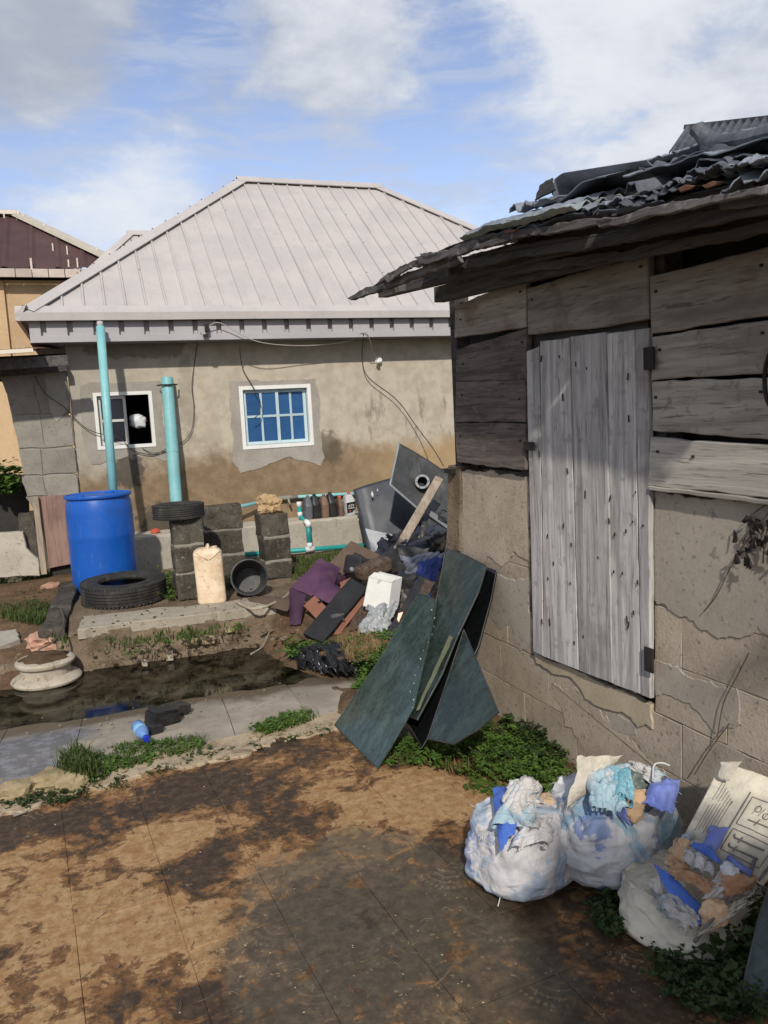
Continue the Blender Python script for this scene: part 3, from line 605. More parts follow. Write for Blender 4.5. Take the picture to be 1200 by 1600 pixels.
M['bag1'] = bag_mat('grey woven sack', (0.58, 0.565, 0.56), ((0.20, 0.32, 0.45), (0.11, 0.19, 0.40)), 0.55)
M['bag2'] = bag_mat('blue white woven sack', (0.55, 0.56, 0.58), ((0.16, 0.32, 0.44), (0.13, 0.20, 0.40)), 0.8)
M['bag3'] = bag_mat('cream woven sack', (0.62, 0.575, 0.465), ((0.52, 0.48, 0.39), (0.40, 0.375, 0.34)), 0.4)
M['ragw'] = bag_mat('white rag', (0.55, 0.53, 0.51), ((0.22, 0.44, 0.56), (0.50, 0.47, 0.43)), 0.6)
M['ragb'] = simple('bright blue plastic', (0.06, 0.13, 0.47), (0.09, 0.19, 0.58), 3, 40, 0.45, 0.1)
M['ragl'] = simple('lilac blue plastic', (0.14, 0.19, 0.52), (0.22, 0.28, 0.62), 3, 40, 0.5, 0.1)
M['ragt'] = simple('tan paper', (0.50, 0.33, 0.19), (0.60, 0.43, 0.27), 6, 40, 0.8, 0.3)
M['rago'] = simple('orange brown paper', (0.36, 0.20, 0.11), (0.50, 0.32, 0.19), 6, 40, 0.7, 0.3)
M['ragg'] = simple('green grey film', (0.07, 0.09, 0.08), (0.16, 0.19, 0.17), 7, 40, 0.4, 0.3)
M['ragteal'] = simple('teal printed film', (0.12, 0.36, 0.46), (0.28, 0.50, 0.56), 6, 40, 0.5, 0.2)
M['ink'] = simple('dark print', (0.10, 0.092, 0.088), (0.18, 0.165, 0.15), 20, 60, 0.7, 0)
M['bluebottle'] = simple('blue drink bottle', (0.12, 0.25, 0.55), (0.20, 0.36, 0.66), 5, 40, 0.15, 0.05, spec=0.5)
M['bluelabel'] = simple('pale blue label', (0.20, 0.48, 0.70), (0.28, 0.55, 0.75), 5, 40, 0.4, 0)
M['bluecap'] = simple('deep blue cap', (0.015, 0.03, 0.36), (0.02, 0.045, 0.42), 5, 40, 0.4, 0)
M['grass'] = leaf_mat('short grass', (0.055, 0.085, 0.020), (0.085, 0.125, 0.030), (0.14, 0.14, 0.05))
M['weed'] = leaf_mat('bright weed leaf', (0.065, 0.135, 0.022), (0.115, 0.205, 0.038), (0.17, 0.24, 0.06))
M['weeddark'] = leaf_mat('dark and shaded weed leaf', (0.028, 0.052, 0.016), (0.05, 0.085, 0.025), (0.07, 0.10, 0.03))  # darker leaf copy; by the sacks and bottom right it carries their shade
M['straw'] = leaf_mat('dry straw', (0.30, 0.20, 0.09), (0.38, 0.27, 0.13), (0.24, 0.15, 0.07))
M['twig'] = simple('dry twig', (0.09, 0.065, 0.045), (0.16, 0.12, 0.085), 9, 50, 0.9, 0.2)
M['moss'] = simple('mossy smear', (0.10, 0.115, 0.06), (0.18, 0.19, 0.11), 9, 50, 0.8, 0.1)
M['lamp'] = simple('white lamp housing', (0.66, 0.66, 0.64), (0.72, 0.72, 0.70), 9, 50, 0.4, 0)
# ================================================================== THE SETTING
mk('ground', [(-400, -400, -0.30), (400, -400, -0.30), (400, 600, -0.30), (-400, 600, -0.30)], [(0, 1, 2, 3)], M['ground'], kind='structure')
# --- courtyard of moulded tiles
V, Fc = gridvf(lambda u, v: Vector((-3.2+5.9*u, -1.3+5.5*v, -0.0042+0.001*nz(u*20, v*20))), 30, 30, 0.2)
court = mk('courtyard', V, Fc, M['tile'], kind='structure')
TS = 0.336; tx = Vector((1, 0.078, 0)).normalized(); ty = Vector((-0.078, 1, 0)).normalized(); T0 = Vector((0.79, 2.95, 0))
tm = None; rt = random.Random(4)
tang = atan2(tx.y, tx.x)
def tile_mesh():
    h = TS/2-0.0010; bm = bmesh.new()
    V = []; Fc = []
    ring = [(-h, -h), (h, -h), (h, h), (-h, h)]
    for s, z in ((1, -0.05), (1, -0.0013), ((h-0.0018)/h, 0.0)):
        V += [(x*s, y*s, z) for x, y in ring]
    for k in range(2):
        for i in range(4): Fc.append((k*4+i, k*4+(i+1) % 4, k*4+4+(i+1) % 4, k*4+4+i))
    Fc.append((8, 9, 10, 11)); bm.free()
    me = bpy.data.meshes.new('paving_tile'); me.from_pydata(V, [], Fc); me.update(); me.materials.append(M['tile']); return me
tm = tile_mesh()
def yedge(x): return 4.06 + 0.13*(x-0.2) + 0.05*nz(x*2.0, 3.3)
for i in range(-12, 5):
    for j in range(-12, 4):
        c = T0 + tx*((i+0.5)*TS) + ty*((j+0.5)*TS)
        if c.y > yedge(c.x)+0.02 or c.x > 1.98 or c.y < -1.0 or c.x < -3.0: continue
        if c.y > 3.45 and c.x > 1.5: continue
        o = bpy.data.objects.new('paving_tile', tm)
        link(o, court, c + Vector((0, 0, rt.uniform(-0.002, 0.0015))))
        o.rotation_euler = (rt.uniform(-.004, .004), rt.uniform(-.004, .004), tang + rt.uniform(-.004, .004))
# --- cement strip along the yard edge (broken outline)
def strip_y(x): return 4.03 + 0.13*(x-0.2)
P = []
for k in range(60):
    x = -2.6 + k*0.067; P.append(Vector((x, strip_y(x) - 0.03 + 0.11*nz(x*3.1, 1.0) + 0.075*nz(x*9, 2.0) + 0.05*nz(x*23, 5.0), 0.012)))
for k in range(59, -1, -1):
    x = -2.6 + k*0.067; P.append(Vector((x, strip_y(x) + 0.22 + 0.05*nz(x*2.7, 7.0), 0.012)))
V, Fc = slabvf(P, (0, 0, 1), 0.06, 0.018, 0.016, 0.004, 2.0, 30.0); mk('kerb_strip', V, Fc, M['strip'], kind='structure')
# --- cement path sloping into the gutter, cast in bays
pz = lambda x, y: 0.018 - 0.10*max(0, (y-4.62))/1.2 + 0.006*nz(x*4, y*4)
V, Fc = gridvf(lambda u, v: Vector((-3+5*u, 4.1+1.6*v, pz(-3+5*u, 4.1+1.6*v)-0.03)), 20, 10, 0.1)
path = mk('path', V, Fc, M['bed'], kind='structure')
xs = [-3.0, -2.45, -2.0, -1.55, -1.12, -0.66, -0.23, 0.16, 0.62, 1.06, 1.5, 2.0]
for a, b in zip(xs[:-1], xs[1:]):
    s = random.Random(int(a*100)).uniform(-.02, .02); k = 0.06
    f = lambda u, v: Vector((a+0.002+(b-a-0.004)*u + k*(v-0.4), strip_y((a+b)/2)+0.20+(1.3)*v + 0.13*(u-.5)*(b-a), 0)) 
    g = lambda u, v: (lambda p: Vector((p.x, p.y, pz(p.x, p.y)+0.0025*nz(p.x*7, p.y*7)+0.002*nz(a*9, 4))))(f(u, v))
    V, Fc = gridvf(g, 8, 22, 0.07); mk('path_slab', V, Fc, M['path'], path, 'auto')
# --- gutter
V, Fc = gridvf(lambda u, v: Vector((-3.2+5.4*u, 5.0+1.5*v, -0.10+0.03*nz(u*30, v*9)-0.02*v)), 50, 14, 0.1); mk('gutter_bed', V, Fc, M['bed'], smooth=True, kind='structure')
V, Fc = gridvf(lambda u, v: Vector((-3.2+5.4*u, 4.7+1.75*v, -0.022)), 4, 4); mk('puddle', V, Fc, M['water'], smooth=True, kind='structure')
# --- raised platform in front of the house (ragged broken face towards the gutter)
def plat_front(x): return 6.16 - 0.03*(x) + 0.035*nz(x*3, 5) + 0.02*nz(x*12, 5)
def platsurf(u, v):
    x = -0.30 + 3.2*u; y0 = plat_front(x)
    if v < 0.35:      # face
        t = v/0.35; z = -0.14+0.40*t
        return Vector((x, y0 - 0.10*(1-t)**1.5 - 0.05*sin(pi*t)*nz(x*5, z*9, 3) + 0.026*fbm((x*6, z*14, 1)), z + 0.015*nz(x*9, z*5, 8)))
    t = (v-0.35)/0.65; y = y0 + (8.45-y0)*t**1.4
    return Vector((x, y, 0.262 + 0.012*fbm((x*3, y*3, 4)) - 0.012*(1-min(1, t*6))))
V, Fc = gridvf(platsurf, 130, 56); mk('platform', V, Fc, M['platform'], smooth=True, kind='structure')
P = [Vector((x, plat_front(x)-0.005+0.012*nz(x*7, 1), 0.285)) for x in np.linspace(-0.23, 1.25, 30)] + [Vector((x, plat_front(x)+0.33+0.10*nz(x*4, 2)+0.2*(1.25-x)*0.3, 0.282)) for x in np.linspace(1.25, -0.2, 30)]
V, Fc = slabvf(P, (0, 0, 1), 0.075, 0.03, 0.006, 0.006, 3.0); mk('platform_screed', V, Fc, M['platformtop'], kind='structure')
# --- low ground left of the kerb
V, Fc = gridvf(lambda u, v: (lambda x, y: Vector((x, y, 0.13+0.03*fbm((x*2, y*2, 0))+0.11*max(0, min(1, (y-6.9)/1.2)) - 0.20*max(0, min(1, (6.35-y)/0.5)))))(-4+3.75*u, 5.7+3.1*v), 40, 34)
mk('yard_soil', V, Fc, M['soil'], smooth=True, kind='structure')
V, Fc = slabvf([(-2.6, 6.28, 0.165), (-0.82, 6.45, 0.165), (-0.66, 6.62, 0.165), (-0.72, 6.95, 0.165), (-2.6, 7.05, 0.165)], (0, 0, 1), 0.06, 0.08, 0.03, 0.008, 1.0); mk('cement_pad', V, Fc, M['ledge'], kind='structure')
# --- earth mound under the junk and the bank along the shed
def mound(u, v):
    x = 1.02+1.1*u; y = 4.3+2.3*v
    t = max(0, min(1, (y-4.9)/1.2)); s = max(0, min(1, (x-1.02)/0.3))
    return Vector((x, y, -0.10 + 0.13*s*max(0, 1-abs(y-4.35)/0.7) + (0.10+0.24*t)*s*(0.4+0.6*t) + 0.03*fbm((x*4, y*4, 3))))
V, Fc = gridvf(mound, 34, 60); mk('rubble_mound', V, Fc, M['soil'], smooth=True, kind='structure')
def bank(u, v):
    x = 1.46+0.62*u; y = 0.9+3.6*v
    r = max(0, min(1, (x-1.5)/0.45)); w = max(0, min(1, (y-2.0)/1.2))
    return Vector((x, y, -0.03 + 0.075*r*(0.5+0.5*w) + 0.02*fbm((x*5, y*5, 2))*r))
V, Fc = gridvf(bank, 24, 90); mk('soil_bank', V, Fc, M['soil'], smooth=True, kind='structure')

# ================================================================== THE BUNGALOW
YF = 8.85; YE = 8.45; XL = -0.178; XLE = -0.575; ZE = 2.845; SL = radians(37.6); ZR = ZE + 2.8*tan(SL)
RUN = 2.8; XRE = 4.2+RUN; XR = XRE-0.4; YB = YE+2*RUN; YBW = YB-0.4
house = thing('bungalow', (2.0, YF, 0.2), 'unpainted rendered bungalow with a pale hipped metal roof and two small windows', 'house')
def hpart(n, VF, m, par=None, **k): return mk(n, VF[0], VF[1], m, par or house, **k)
# front wall with two window openings
wins = [(0.045, 0.632, 1.523, 2.110), (1.560, 2.372, 1.428, 2.121)]
xc = [XL, wins[0][0], wins[0][1], wins[1][0], wins[1][1], XR]; 
V = []; Fc = []
def quad(a, b, c, d): 
    k = len(V); V.extend([Vector(a), Vector(b), Vector(c), Vector(d)]); Fc.append((k, k+1, k+2, k+3))
for i in range(5):
    a, b = xc[i], xc[i+1]; w = wins[0] if i == 1 else wins[1] if i == 3 else None
    for Y in (YF, YF+0.18):
        if w: quad((a, Y, 0.15), (b, Y, 0.15), (b, Y, w[2]), (a, Y, w[2])); quad((a, Y, w[3]), (b, Y, w[3]), (b, Y, 2.72), (a, Y, 2.72))
        else: quad((a, Y, 0.15), (b, Y, 0.15), (b, Y, 2.72), (a, Y, 2.72))
    if w:
        for (p, q) in (((a, w[2]), (b, w[2])), ((b, w[2]), (b, w[3])), ((b, w[3]), (a, w[3])), ((a, w[3]), (a, w[2]))):
            quad((p[0], YF, p[1]), (q[0], YF, q[1]), (q[0], YF+.18, q[1]), (p[0], YF+.18, p[1]))
hpart('front_wall', (V, Fc), M['facade'])
hpart('side_wall', boxvf((XL+0.09, (YF+0.19+YBW)/2, 1.43), (0.18, YBW-YF-0.19, 2.56)), M['facade'])
hpart('side_wall', boxvf((XR-0.09, (YF+0.19+YBW)/2, 1.43), (0.18, YBW-YF-0.19, 2.56)), M['facade'])
hpart('rear_wall', boxvf(((XL+XR)/2, YBW+0.09, 1.43), (XR-XL, 0.17, 2.56)), M['facade'])
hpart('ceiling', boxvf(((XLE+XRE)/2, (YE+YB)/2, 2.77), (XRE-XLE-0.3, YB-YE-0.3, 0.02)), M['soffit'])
hpart('floor', boxvf(((XL+XR)/2, (YF+YBW)/2+.1, 0.6), (XR-XL-.4, YBW-YF-.25, 0.06)), M['room'])
hpart('partition', boxvf(((XL+XR)/2, YF+1.2, 1.68), (XR-XL-.4, 0.05, 2.1)), M['room'])
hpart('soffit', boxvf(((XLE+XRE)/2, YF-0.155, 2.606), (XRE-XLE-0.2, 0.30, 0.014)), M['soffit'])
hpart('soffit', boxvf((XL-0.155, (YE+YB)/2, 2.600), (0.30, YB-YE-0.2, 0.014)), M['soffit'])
# grey plaster collars round the windows, with ragged lower edges
def collar(w, l, r, t, bt, seed):
    x0, x1, z0, z1 = w; o = []; Y = YF-0.007
    ang = []
    outer = [Vector((x0-l, Y, z1+t)), Vector((x1+r, Y, z1+t)), Vector((x1+r, Y, z0-bt*.3)), Vector((x1+r*1.5, Y, z0-bt*.7)), Vector((x1+r*.7, Y, z0-bt*1.1)), Vector(((x0+x1)/2+.12, Y, z0-bt*.55)), Vector(((x0+x1)/2-.15, Y, z0-bt*.9)), Vector((x0-l*.6, Y, z0-bt*1.2)), Vector((x0-l*1.1, Y, z0-bt*.5))]
    outer = subdiv(outer, 0.03); outer = [p + Vector((0.035*nz(p.x*5+seed, p.z*5)+.012*nz(p.x*25, p.z*25), 0, 0.035*nz(p.x*5, p.z*5+seed)+.012*nz(p.x*25, p.z*25+4))) for p in outer]
    m = len(outer); c = Vector(((x0+x1)/2, Y, (z0+z1)/2)); inner = []
    for p in outer:
        d = p-c; k = max(abs(d.x)/((x1-x0)/2+.004), abs(d.z)/((z1-z0)/2+.004)); inner.append(c + d/k)
    V = outer + inner + [p+Vector((0, .006, 0)) for p in outer]
    Fc = [(i, (i+1) % m, m+(i+1) % m, m+i) for i in range(m)] + [(i, 2*m+i, 2*m+(i+1) % m, (i+1) % m) for i in range(m)]
    hpart('plaster_patch', (V, Fc), M['patch'])
collar(wins[0], .12, .10, .10, .13, 1.0); collar(wins[1], .10, .09, .06, .22, 5.0)
# windows
def frame_rect(x0, x1, z0, z1, t, Y, d):
    a = Acc()
    a.add(boxvf(((x0+x1)/2, Y, z0+t/2), (x1-x0, d, t))); a.add(boxvf(((x0+x1)/2, Y, z1-t/2), (x1-x0, d, t)))
    a.add(boxvf((x0+t/2, Y, (z0+z1)/2), (t, d, z1-z0-2*t))); a.add(boxvf((x1-t/2, Y, (z0+z1)/2), (t, d, z1-z0-2*t))); return a.vf()
w = wins[1]
wf = hpart('window', frame_rect(w[0]-.002, w[1]+.002, w[2]-.002, w[3]+.002, 0.042, YF+0.02, 0.07), M['white'])
x0, x1, z0, z1 = w[0]+.044, w[1]-.044, w[2]+.044, w[3]-.044; xm = (x0+x1)/2+.02
for (a, b, Y) in ((x0, xm+.02, YF+.045), (xm-.02, x1, YF+.068)):
    hpart('sash', frame_rect(a, b, z0, z1, 0.034, Y, 0.02), M['sash'], wf)
    A = Acc(); A.add(boxvf(((a+b)/2, Y, (z0+z1)/2), (0.024, 0.018, z1-z0-.07))); A.add(boxvf(((a+b)/2, Y+.001, (z0+z1)/2+.01), (b-a-.07, 0.014, 0.026))); hpart('glazing_bar', A.vf(), M['sash'], wf)
    for p, q in ((a+.036, (a+b)/2-.013), ((a+b)/2+.013, b-.036)):
        for r, s in ((z0+.036, (z0+z1)/2-.004), ((z0+z1)/2+.024, z1-.036)):
            hpart('pane', boxvf(((p+q)/2, Y+.004, (r+s)/2), (q-p, 0.004, s-r)), M['bluepane'], wf)
w = wins[0]
wf = hpart('window', frame_rect(w[0]-.002, w[1]+.002, w[2]-.002, w[3]+.002, 0.036, YF+0.02, 0.07), M['white'])
x0, x1, z0, z1 = w[0]+.038, w[1]-.038, w[2]+.038, w[3]-.038; xm = x0+(x1-x0)*.55
hpart('sash', frame_rect(x0, xm, z0, z1, 0.030, YF+.045, 0.02), M['sashg'], wf)
hpart('glazing_bar', boxvf(((x0+xm)/2, YF+.045, (z0+z1)/2), (xm-x0-.062, 0.016, 0.026)), M['sashg'], wf)
for r, s in ((z0+.032, (z0+z1)/2-.014), ((z0+z1)/2+.014, z1-.032)):
    hpart('pane', boxvf(((x0+xm)/2, YF+.049, (r+s)/2), (xm-x0-.064, 0.004, s-r)), M['darkpane'], wf)
V, Fc = rockvf((0.475, YF+0.16, 1.80), (0.17, 0.10, 0.15), 4, 3, 0.35, 2.2)
tags(mk('hanging_bag', V, Fc, M['polyw'], None, True), 'white plastic bag hanging inside the left dark window', 'bag')
# plinth ledge along the wall foot
V, Fc = sheetvf((0.02, 8.44, 0.16), (4.3, 8.44, 0.16), (4.3, 8.40, 0.62), (0.02, 8.40, 0.62), 60, 8, 0.02, 0, 0.010, 4.0, 2.0)
A = Acc(); A.add(boxvf((2.16, 8.635, 0.39), (4.26, 0.39, 0.46), None, 0.012)); hpart('plinth', rough(A.vf(), 0.006, 4.0), M['ledge'])
V, Fc = slabvf([(0.06, 8.433, 0.60), (4.2, 8.433, 0.60), (4.2, 8.433, 0.2), (0.06, 8.433, 0.2)], (0, -1, 0), 0.012, 0.07, 0.02, 0.004, 6.0); hpart('plinth_render', (V, Fc), M['ledge'])

# --- hipped roof, sheet by sheet
def roof_face(par, O, ud, vd, nrm, L, lmax, name='roof_sheet', mat=None, sheet=0.6, pitch=0.2, mats=None):
    """eave from O along ud (length L); vd up the slope; hips close in at 45 deg in plan"""
    O = Vector(O); ud = Vector(ud).normalized(); vd = Vector(vd).normalized(); nrm = Vector(nrm).normalized()
    cs = sqrt(vd.x**2+vd.y**2)
    top = lambda u: max(0.0, min(lmax, u/cs, (L-u)/cs))
    k = 0; u0 = 0.0
    while u0 < L-1e-4:
        u1 = min(L, u0+sheet); us = []
        r = u0
        while r < u1-1e-6:
            for du, h in ((0.0, 0.0), (0.006, 0.020), (0.022, 0.020), (0.030, 0.0), (0.1, 0.0)):
                if r+du < u1: us.append((r+du, h))
            r += pitch
        us.append((u1, 0.0)); us = sorted(set(us + [(c, 0.0) for c in (lmax*cs, L-lmax*cs) if u0 < c < u1]))
        V = []; Fc = []; NV = 5
        for (u, h) in us:
            t = top(u)
            for j in range(NV+1):
                v = t*j/NV; wv = 0.0035*nz(u*2.2+k*3, v*1.3, 7)
                V.append(O + ud*u + vd*v + nrm*(h + wv + 0.002*(k % 2)))
        n = NV+1
        for i in range(len(us)-1):
            for j in range(NV): Fc.append((i*n+j, (i+1)*n+j, (i+1)*n+j+1, i*n+j+1))
        mk(name, V, Fc, mat or M['roof'], par)
        u0 = u1; k += 1
def capvf(a, b, n1, n2, w=0.13, lift=0.030):
    """folded flashing along a->b over two roof faces with normals n1, n2"""
    a = Vector(a); b = Vector(b); d = (b-a).normalized(); n1 = Vector(n1).normalized(); n2 = Vector(n2).normalized()
    s1 = d.cross(n1).normalized(); s2 = d.cross(n2).normalized(); up = (n1+n2).normalized()
    if s1.dot(n2) > 0: s1 = -s1
    if s2.dot(n1) > 0: s2 = -s2
    V = []; m = max(2, int((b-a).length/0.6))
    for i in range(m+1):
        p = a.lerp(b, i/m) + up*(lift+0.014)
        l1 = p + s1*w + n1*0.001*nz(i*3.1); l2 = p + s2*w
        V += [l1 - n1*0.012, l1, p, l2, l2 - n2*0.012]
    Fc = []
    for i in range(m):
        for j in range(4): Fc.append((i*5+j, i*5+j+1, i*5+6+j, i*5+5+j))
    return V, Fc
def hip_roof(par, x0, x1, y0, y1, ze, sl, mat=None, ridge_ext=0.06):
    run = (y1-y0)/2; cs, sn = cos(sl), sin(sl); lm = run/cs; zr = ze+run*tan(sl)
    nF = (0, -sn, cs); nB = (0, sn, cs); nL = (-sn, 0, cs); nR = (sn, 0, cs)
    roof_face(par, (x0, y0, ze), (1, 0, 0), (0, cs, sn), nF, x1-x0, lm, mat=mat)
    roof_face(par, (x0, y1, ze), (0, -1, 0), (cs, 0, sn), nL, y1-y0, lm, mat=mat)
    roof_face(par, (x1, y0, ze), (0, 1, 0), (-cs, 0, sn), nR, y1-y0, lm, mat=mat)
    roof_face(par, (x1, y1, ze), (-1, 0, 0), (0, -cs, sn), nB, x1-x0, lm, mat=mat)
    rl = Vector((x0+run, (y0+y1)/2, zr)); rr = Vector((x1-run, (y0+y1)/2, zr)); m = mat or M['roof']
    for a, b, p, q in (((x0+.07, y0+.07, ze+.07*tan(sl)), rl, nF, nL), ((x1-.07, y0+.07, ze+.07*tan(sl)), rr, nF, nR), ((x0, y1, ze), rl, nB, nL), ((x1, y1, ze), rr, nB, nR)):
        V, Fc = capvf(a, b, p, q); mk('hip_cap', V, Fc, m, par)
    ex = Vector((ridge_ext, 0, 0)); V, Fc = capvf(rl-ex, rr+ex, nF, nB, 0.15, 0.042); mk('ridge_cap', V, Fc, m, par)
    return rl, rr
roof = mk('roof', [(XLE+.02, YE+.05, ZE-.03), (XRE-.02, YE+.05, ZE-.03), (XRE-.02, YB-.05, ZE-.03), (XLE+.02, YB-.05, ZE-.03)], [(0, 1, 2, 3)], M['soffit'], house)
hip_roof(roof, XLE, XRE, YE, YB, ZE, SL)
# roofing screws
A = Acc(); rs = random.Random(3)
for k in range(16):
    t = (k+.5)/16; p = Vector((XLE, YE, ZE)).lerp(Vector((2.23, 11.25, ZR)), t) + Vector((-.03, 0.05, 0.05)); A.add(boxvf(p, (.015, .015, .008)))
for k in range(70):
    u = rs.randrange(4, 36)*0.2+XLE+.014; v = rs.choice((0.03, 0.9, 1.7, 2.5)); 
    if v*cos(SL) > min(u-XLE, XRE-u)-.15: continue
    A.add(boxvf((u, YE+v*cos(SL), ZE+v*sin(SL)+.024), (.012, .012, .007)))
mk('roof_screw', A.V, A.F, M['iron'], roof, kind='stuff')
# eave flashing, grooved fascia
tn = tan(SL)
def flashing(x0, x1, y0, y1):
    prof = [(0.10, 0.10*tn+0.032), (0.0, 0.034), (-0.012, 0.03), (-0.006, -0.044), (0.03, -0.046), (0.03, -0.036)]
    V = []; m = 12
    for i in range(m+1):
        x = x0+(x1-x0)*i/m; z = 0.003*nz(x*2, 1)
        V += [(x, y0+a, ZE+b+z) for a, b in prof]
    n = len(prof); Fc = [(i*n+j, i*n+j+1, (i+1)*n+j+1, (i+1)*n+j) for i in range(m) for j in range(n-1)]
    Fc += [tuple(range(n)), tuple(m*n+k for k in range(n))]
    return V, Fc
V, Fc = flashing(XLE-.012, XRE+.012, YE, YB); hpart('eave_flashing', (V, Fc), M['roof'])
V2 = [(XLE+(v[1]-YE), YE+(v[0]-XLE), v[2]) for v in [(x, y, z) for x, y, z in V]]
V2 = [(a, YE + (b-YE)*(YB-YE)/(XRE-XLE), c) for a, b, c in V2]; hpart('eave_flashing', (V2, Fc), M['roof'])
FY = YE+0.075; A = Acc(); x = XLE+.10
def fascia(x0, x1):
    """panels with narrow sunk grooves in their upper part and a flat lower lip"""
    P = []; V = []; Fc = []; xs = [x0]; x = x0+0.10
    while x < x1-.1: xs += [x, x+.001, x+.052, x+.053]; x += 0.242
    xs.append(x1); zs = [2.600, 2.664, 2.666, 2.80]
    for i, x in enumerate(xs):
        sunk = 0 < i < len(xs)-1 and (i-1) % 4 in (1, 2)
        for j, z in enumerate(zs): V.append((x, FY + (0.05 if (sunk and j >= 2) else 0) - (0.004 if j < 2 else 0), z))
        V.append((x, FY+.052, 2.600))
    for i in range(len(xs)-1):
        for j in range(3): Fc.append((i*5+j, (i+1)*5+j, (i+1)*5+j+1, i*5+j+1))
        Fc.append((i*5, i*5+4, (i+1)*5+4, (i+1)*5))
    return V, Fc
V, Fc = fascia(XLE+.098, XRE-.098); hpart('fascia', (V, Fc), M['fascia'])
hpart('fascia', boxvf((XLE+.112, (YE+YB)/2+.06, 2.70), (0.02, YB-YE-.16, 0.2)), M['fascia'])
# --- second roof of the same kind further back
rear = thing('rear_bungalow', (2.2, 16.0, 0.0), 'second pale hipped metal roof peeping over the bungalow roof', 'house')
pk = onY(203, 364, 17.5); RZE, RSL = 4.2, radians(46); run = (pk.z-RZE)/tan(RSL)
rroof = mk('roof', [(pk.x-run+.05, 17.5-run+.05, RZE-.03), (pk.x+1.1+run, 17.5-run+.05, RZE-.03), (pk.x+1.1+run, 17.5+run-.05, RZE-.03), (pk.x-run+.05, 17.5+run-.05, RZE-.03)], [(0, 1, 2, 3)], M['soffit'], rear)
hip_roof(rroof, pk.x-run, pk.x+1.2+run, 17.5-run, 17.5+run, RZE, RSL)
V, Fc = boxvf((pk.x+0.6, 17.5, RZE/2-.1), (2*run+.4, 2*run-.8, RZE-.2)); mk('wall', V, Fc, M['facade'], rear)

# ================================================================== NEIGHBOUR HOUSE AT THE FAR LEFT
YN = 22.0; a = onY(-30, 424, YN); b = onY(175, 420, YN); zf = onY(60, 421, YN).z; zf0 = onY(60, 433, YN).z
nb = thing('neighbour_house', (b.x-4, YN+3, 0), 'ochre house with a dark brown metal roof edged in cream', 'house')
xr = onY(198, 418, YN).x; xl = xr-11; yb = YN+7.0
mk('wall', *boxvf(((xl+xr)/2, YN+3.9, zf0/2-.15), (xr-xl-1.0, 7.0, zf0+.3-.02)), M['ochrewall'], nb)
mk('pilaster', *boxvf((onY(3, 600, YN).x, YN+.36, zf0/2-.2), (0.5, 0.12, zf0+.3)), M['ochrewall'], nb)
nroof = mk('roof', [(xl, YN, zf+.02), (xr, YN, zf+.02), (xr, yb+.5, zf+.02), (xl, yb+.5, zf+.02)], [(0, 1, 2, 3)], M['soffit'], nb)
ap = onY(28, 338, YN+2.8); sl2 = atan2(ap.z-zf, 2.8)
# roof face: trapezoid of brown sheets below the sloping cream verge
top = lambda x: max(0.0, min((xr-x)/(xr-ap.x), 1.0))
x = xl; rn = random.Random(5)
while x < xr-.01:
    x1 = min(xr, x+0.62); V = []; n = 9
    for i in range(n):
        u = x+(x1-x)*i/(n-1); h = 0.035 if i in (0, 1) else 0.0
        for j in range(4):
            t = top(u)*j/3; V.append((u, YN + 2.8*t - h*sin(sl2), zf+.03+(ap.z-zf)*t + h*cos(sl2)))
    mk('roof_sheet', V, [(i*4+j, (i+1)*4+j, (i+1)*4+j+1, i*4+j+1) for i in range(n-1) for j in range(3)], M['brownroof'], nroof); x = x1
p0 = Vector((xl, YN+2.8, ap.z)); p1 = Vector((ap.x, YN+2.8, ap.z)); p2 = Vector((xr+.1, YN-.05, zf))
mk('verge_flashing', *beamvf(p0+Vector((0, 0, .05)), p1+Vector((0.05, 0, .05)), 0.5, 0.10), M['cream'], nroof)
mk('verge_flashing', *beamvf(p1+Vector((0, 0, .05)), p2+Vector((0, 0, .06)), 0.5, 0.10), M['cream'], nroof)
x = xl
while x < xr-.05:
    mk('fascia_panel', *boxvf((min(x+.19, xr-.1), YN-.02, (zf+zf0)/2), (0.365, 0.06, zf-zf0+.02), None, 0.008), M['creamf'], nb); x += 0.38
mk('rear_roof', *sheetvf((xl, YN+2.8, ap.z), (ap.x, YN+2.8, ap.z), (xr, yb+.5, zf), (xl, yb+.5, zf), 4, 4, 0.03), M['brownroof'], nb)
A = Acc()
for k in range(20):
    u = rn.uniform(xl+6, xr-.6); t = top(u)*rn.choice((.96, .93, .02, .1, .5)); A.add(boxvf((u, YN+2.8*t-.06, zf+.07+(ap.z-zf)*t), (rn.uniform(.03, .05), .01, rn.uniform(.1, .35))))
mk('paint_scrape', A.V, A.F, M['cream'], nroof, kind='stuff')

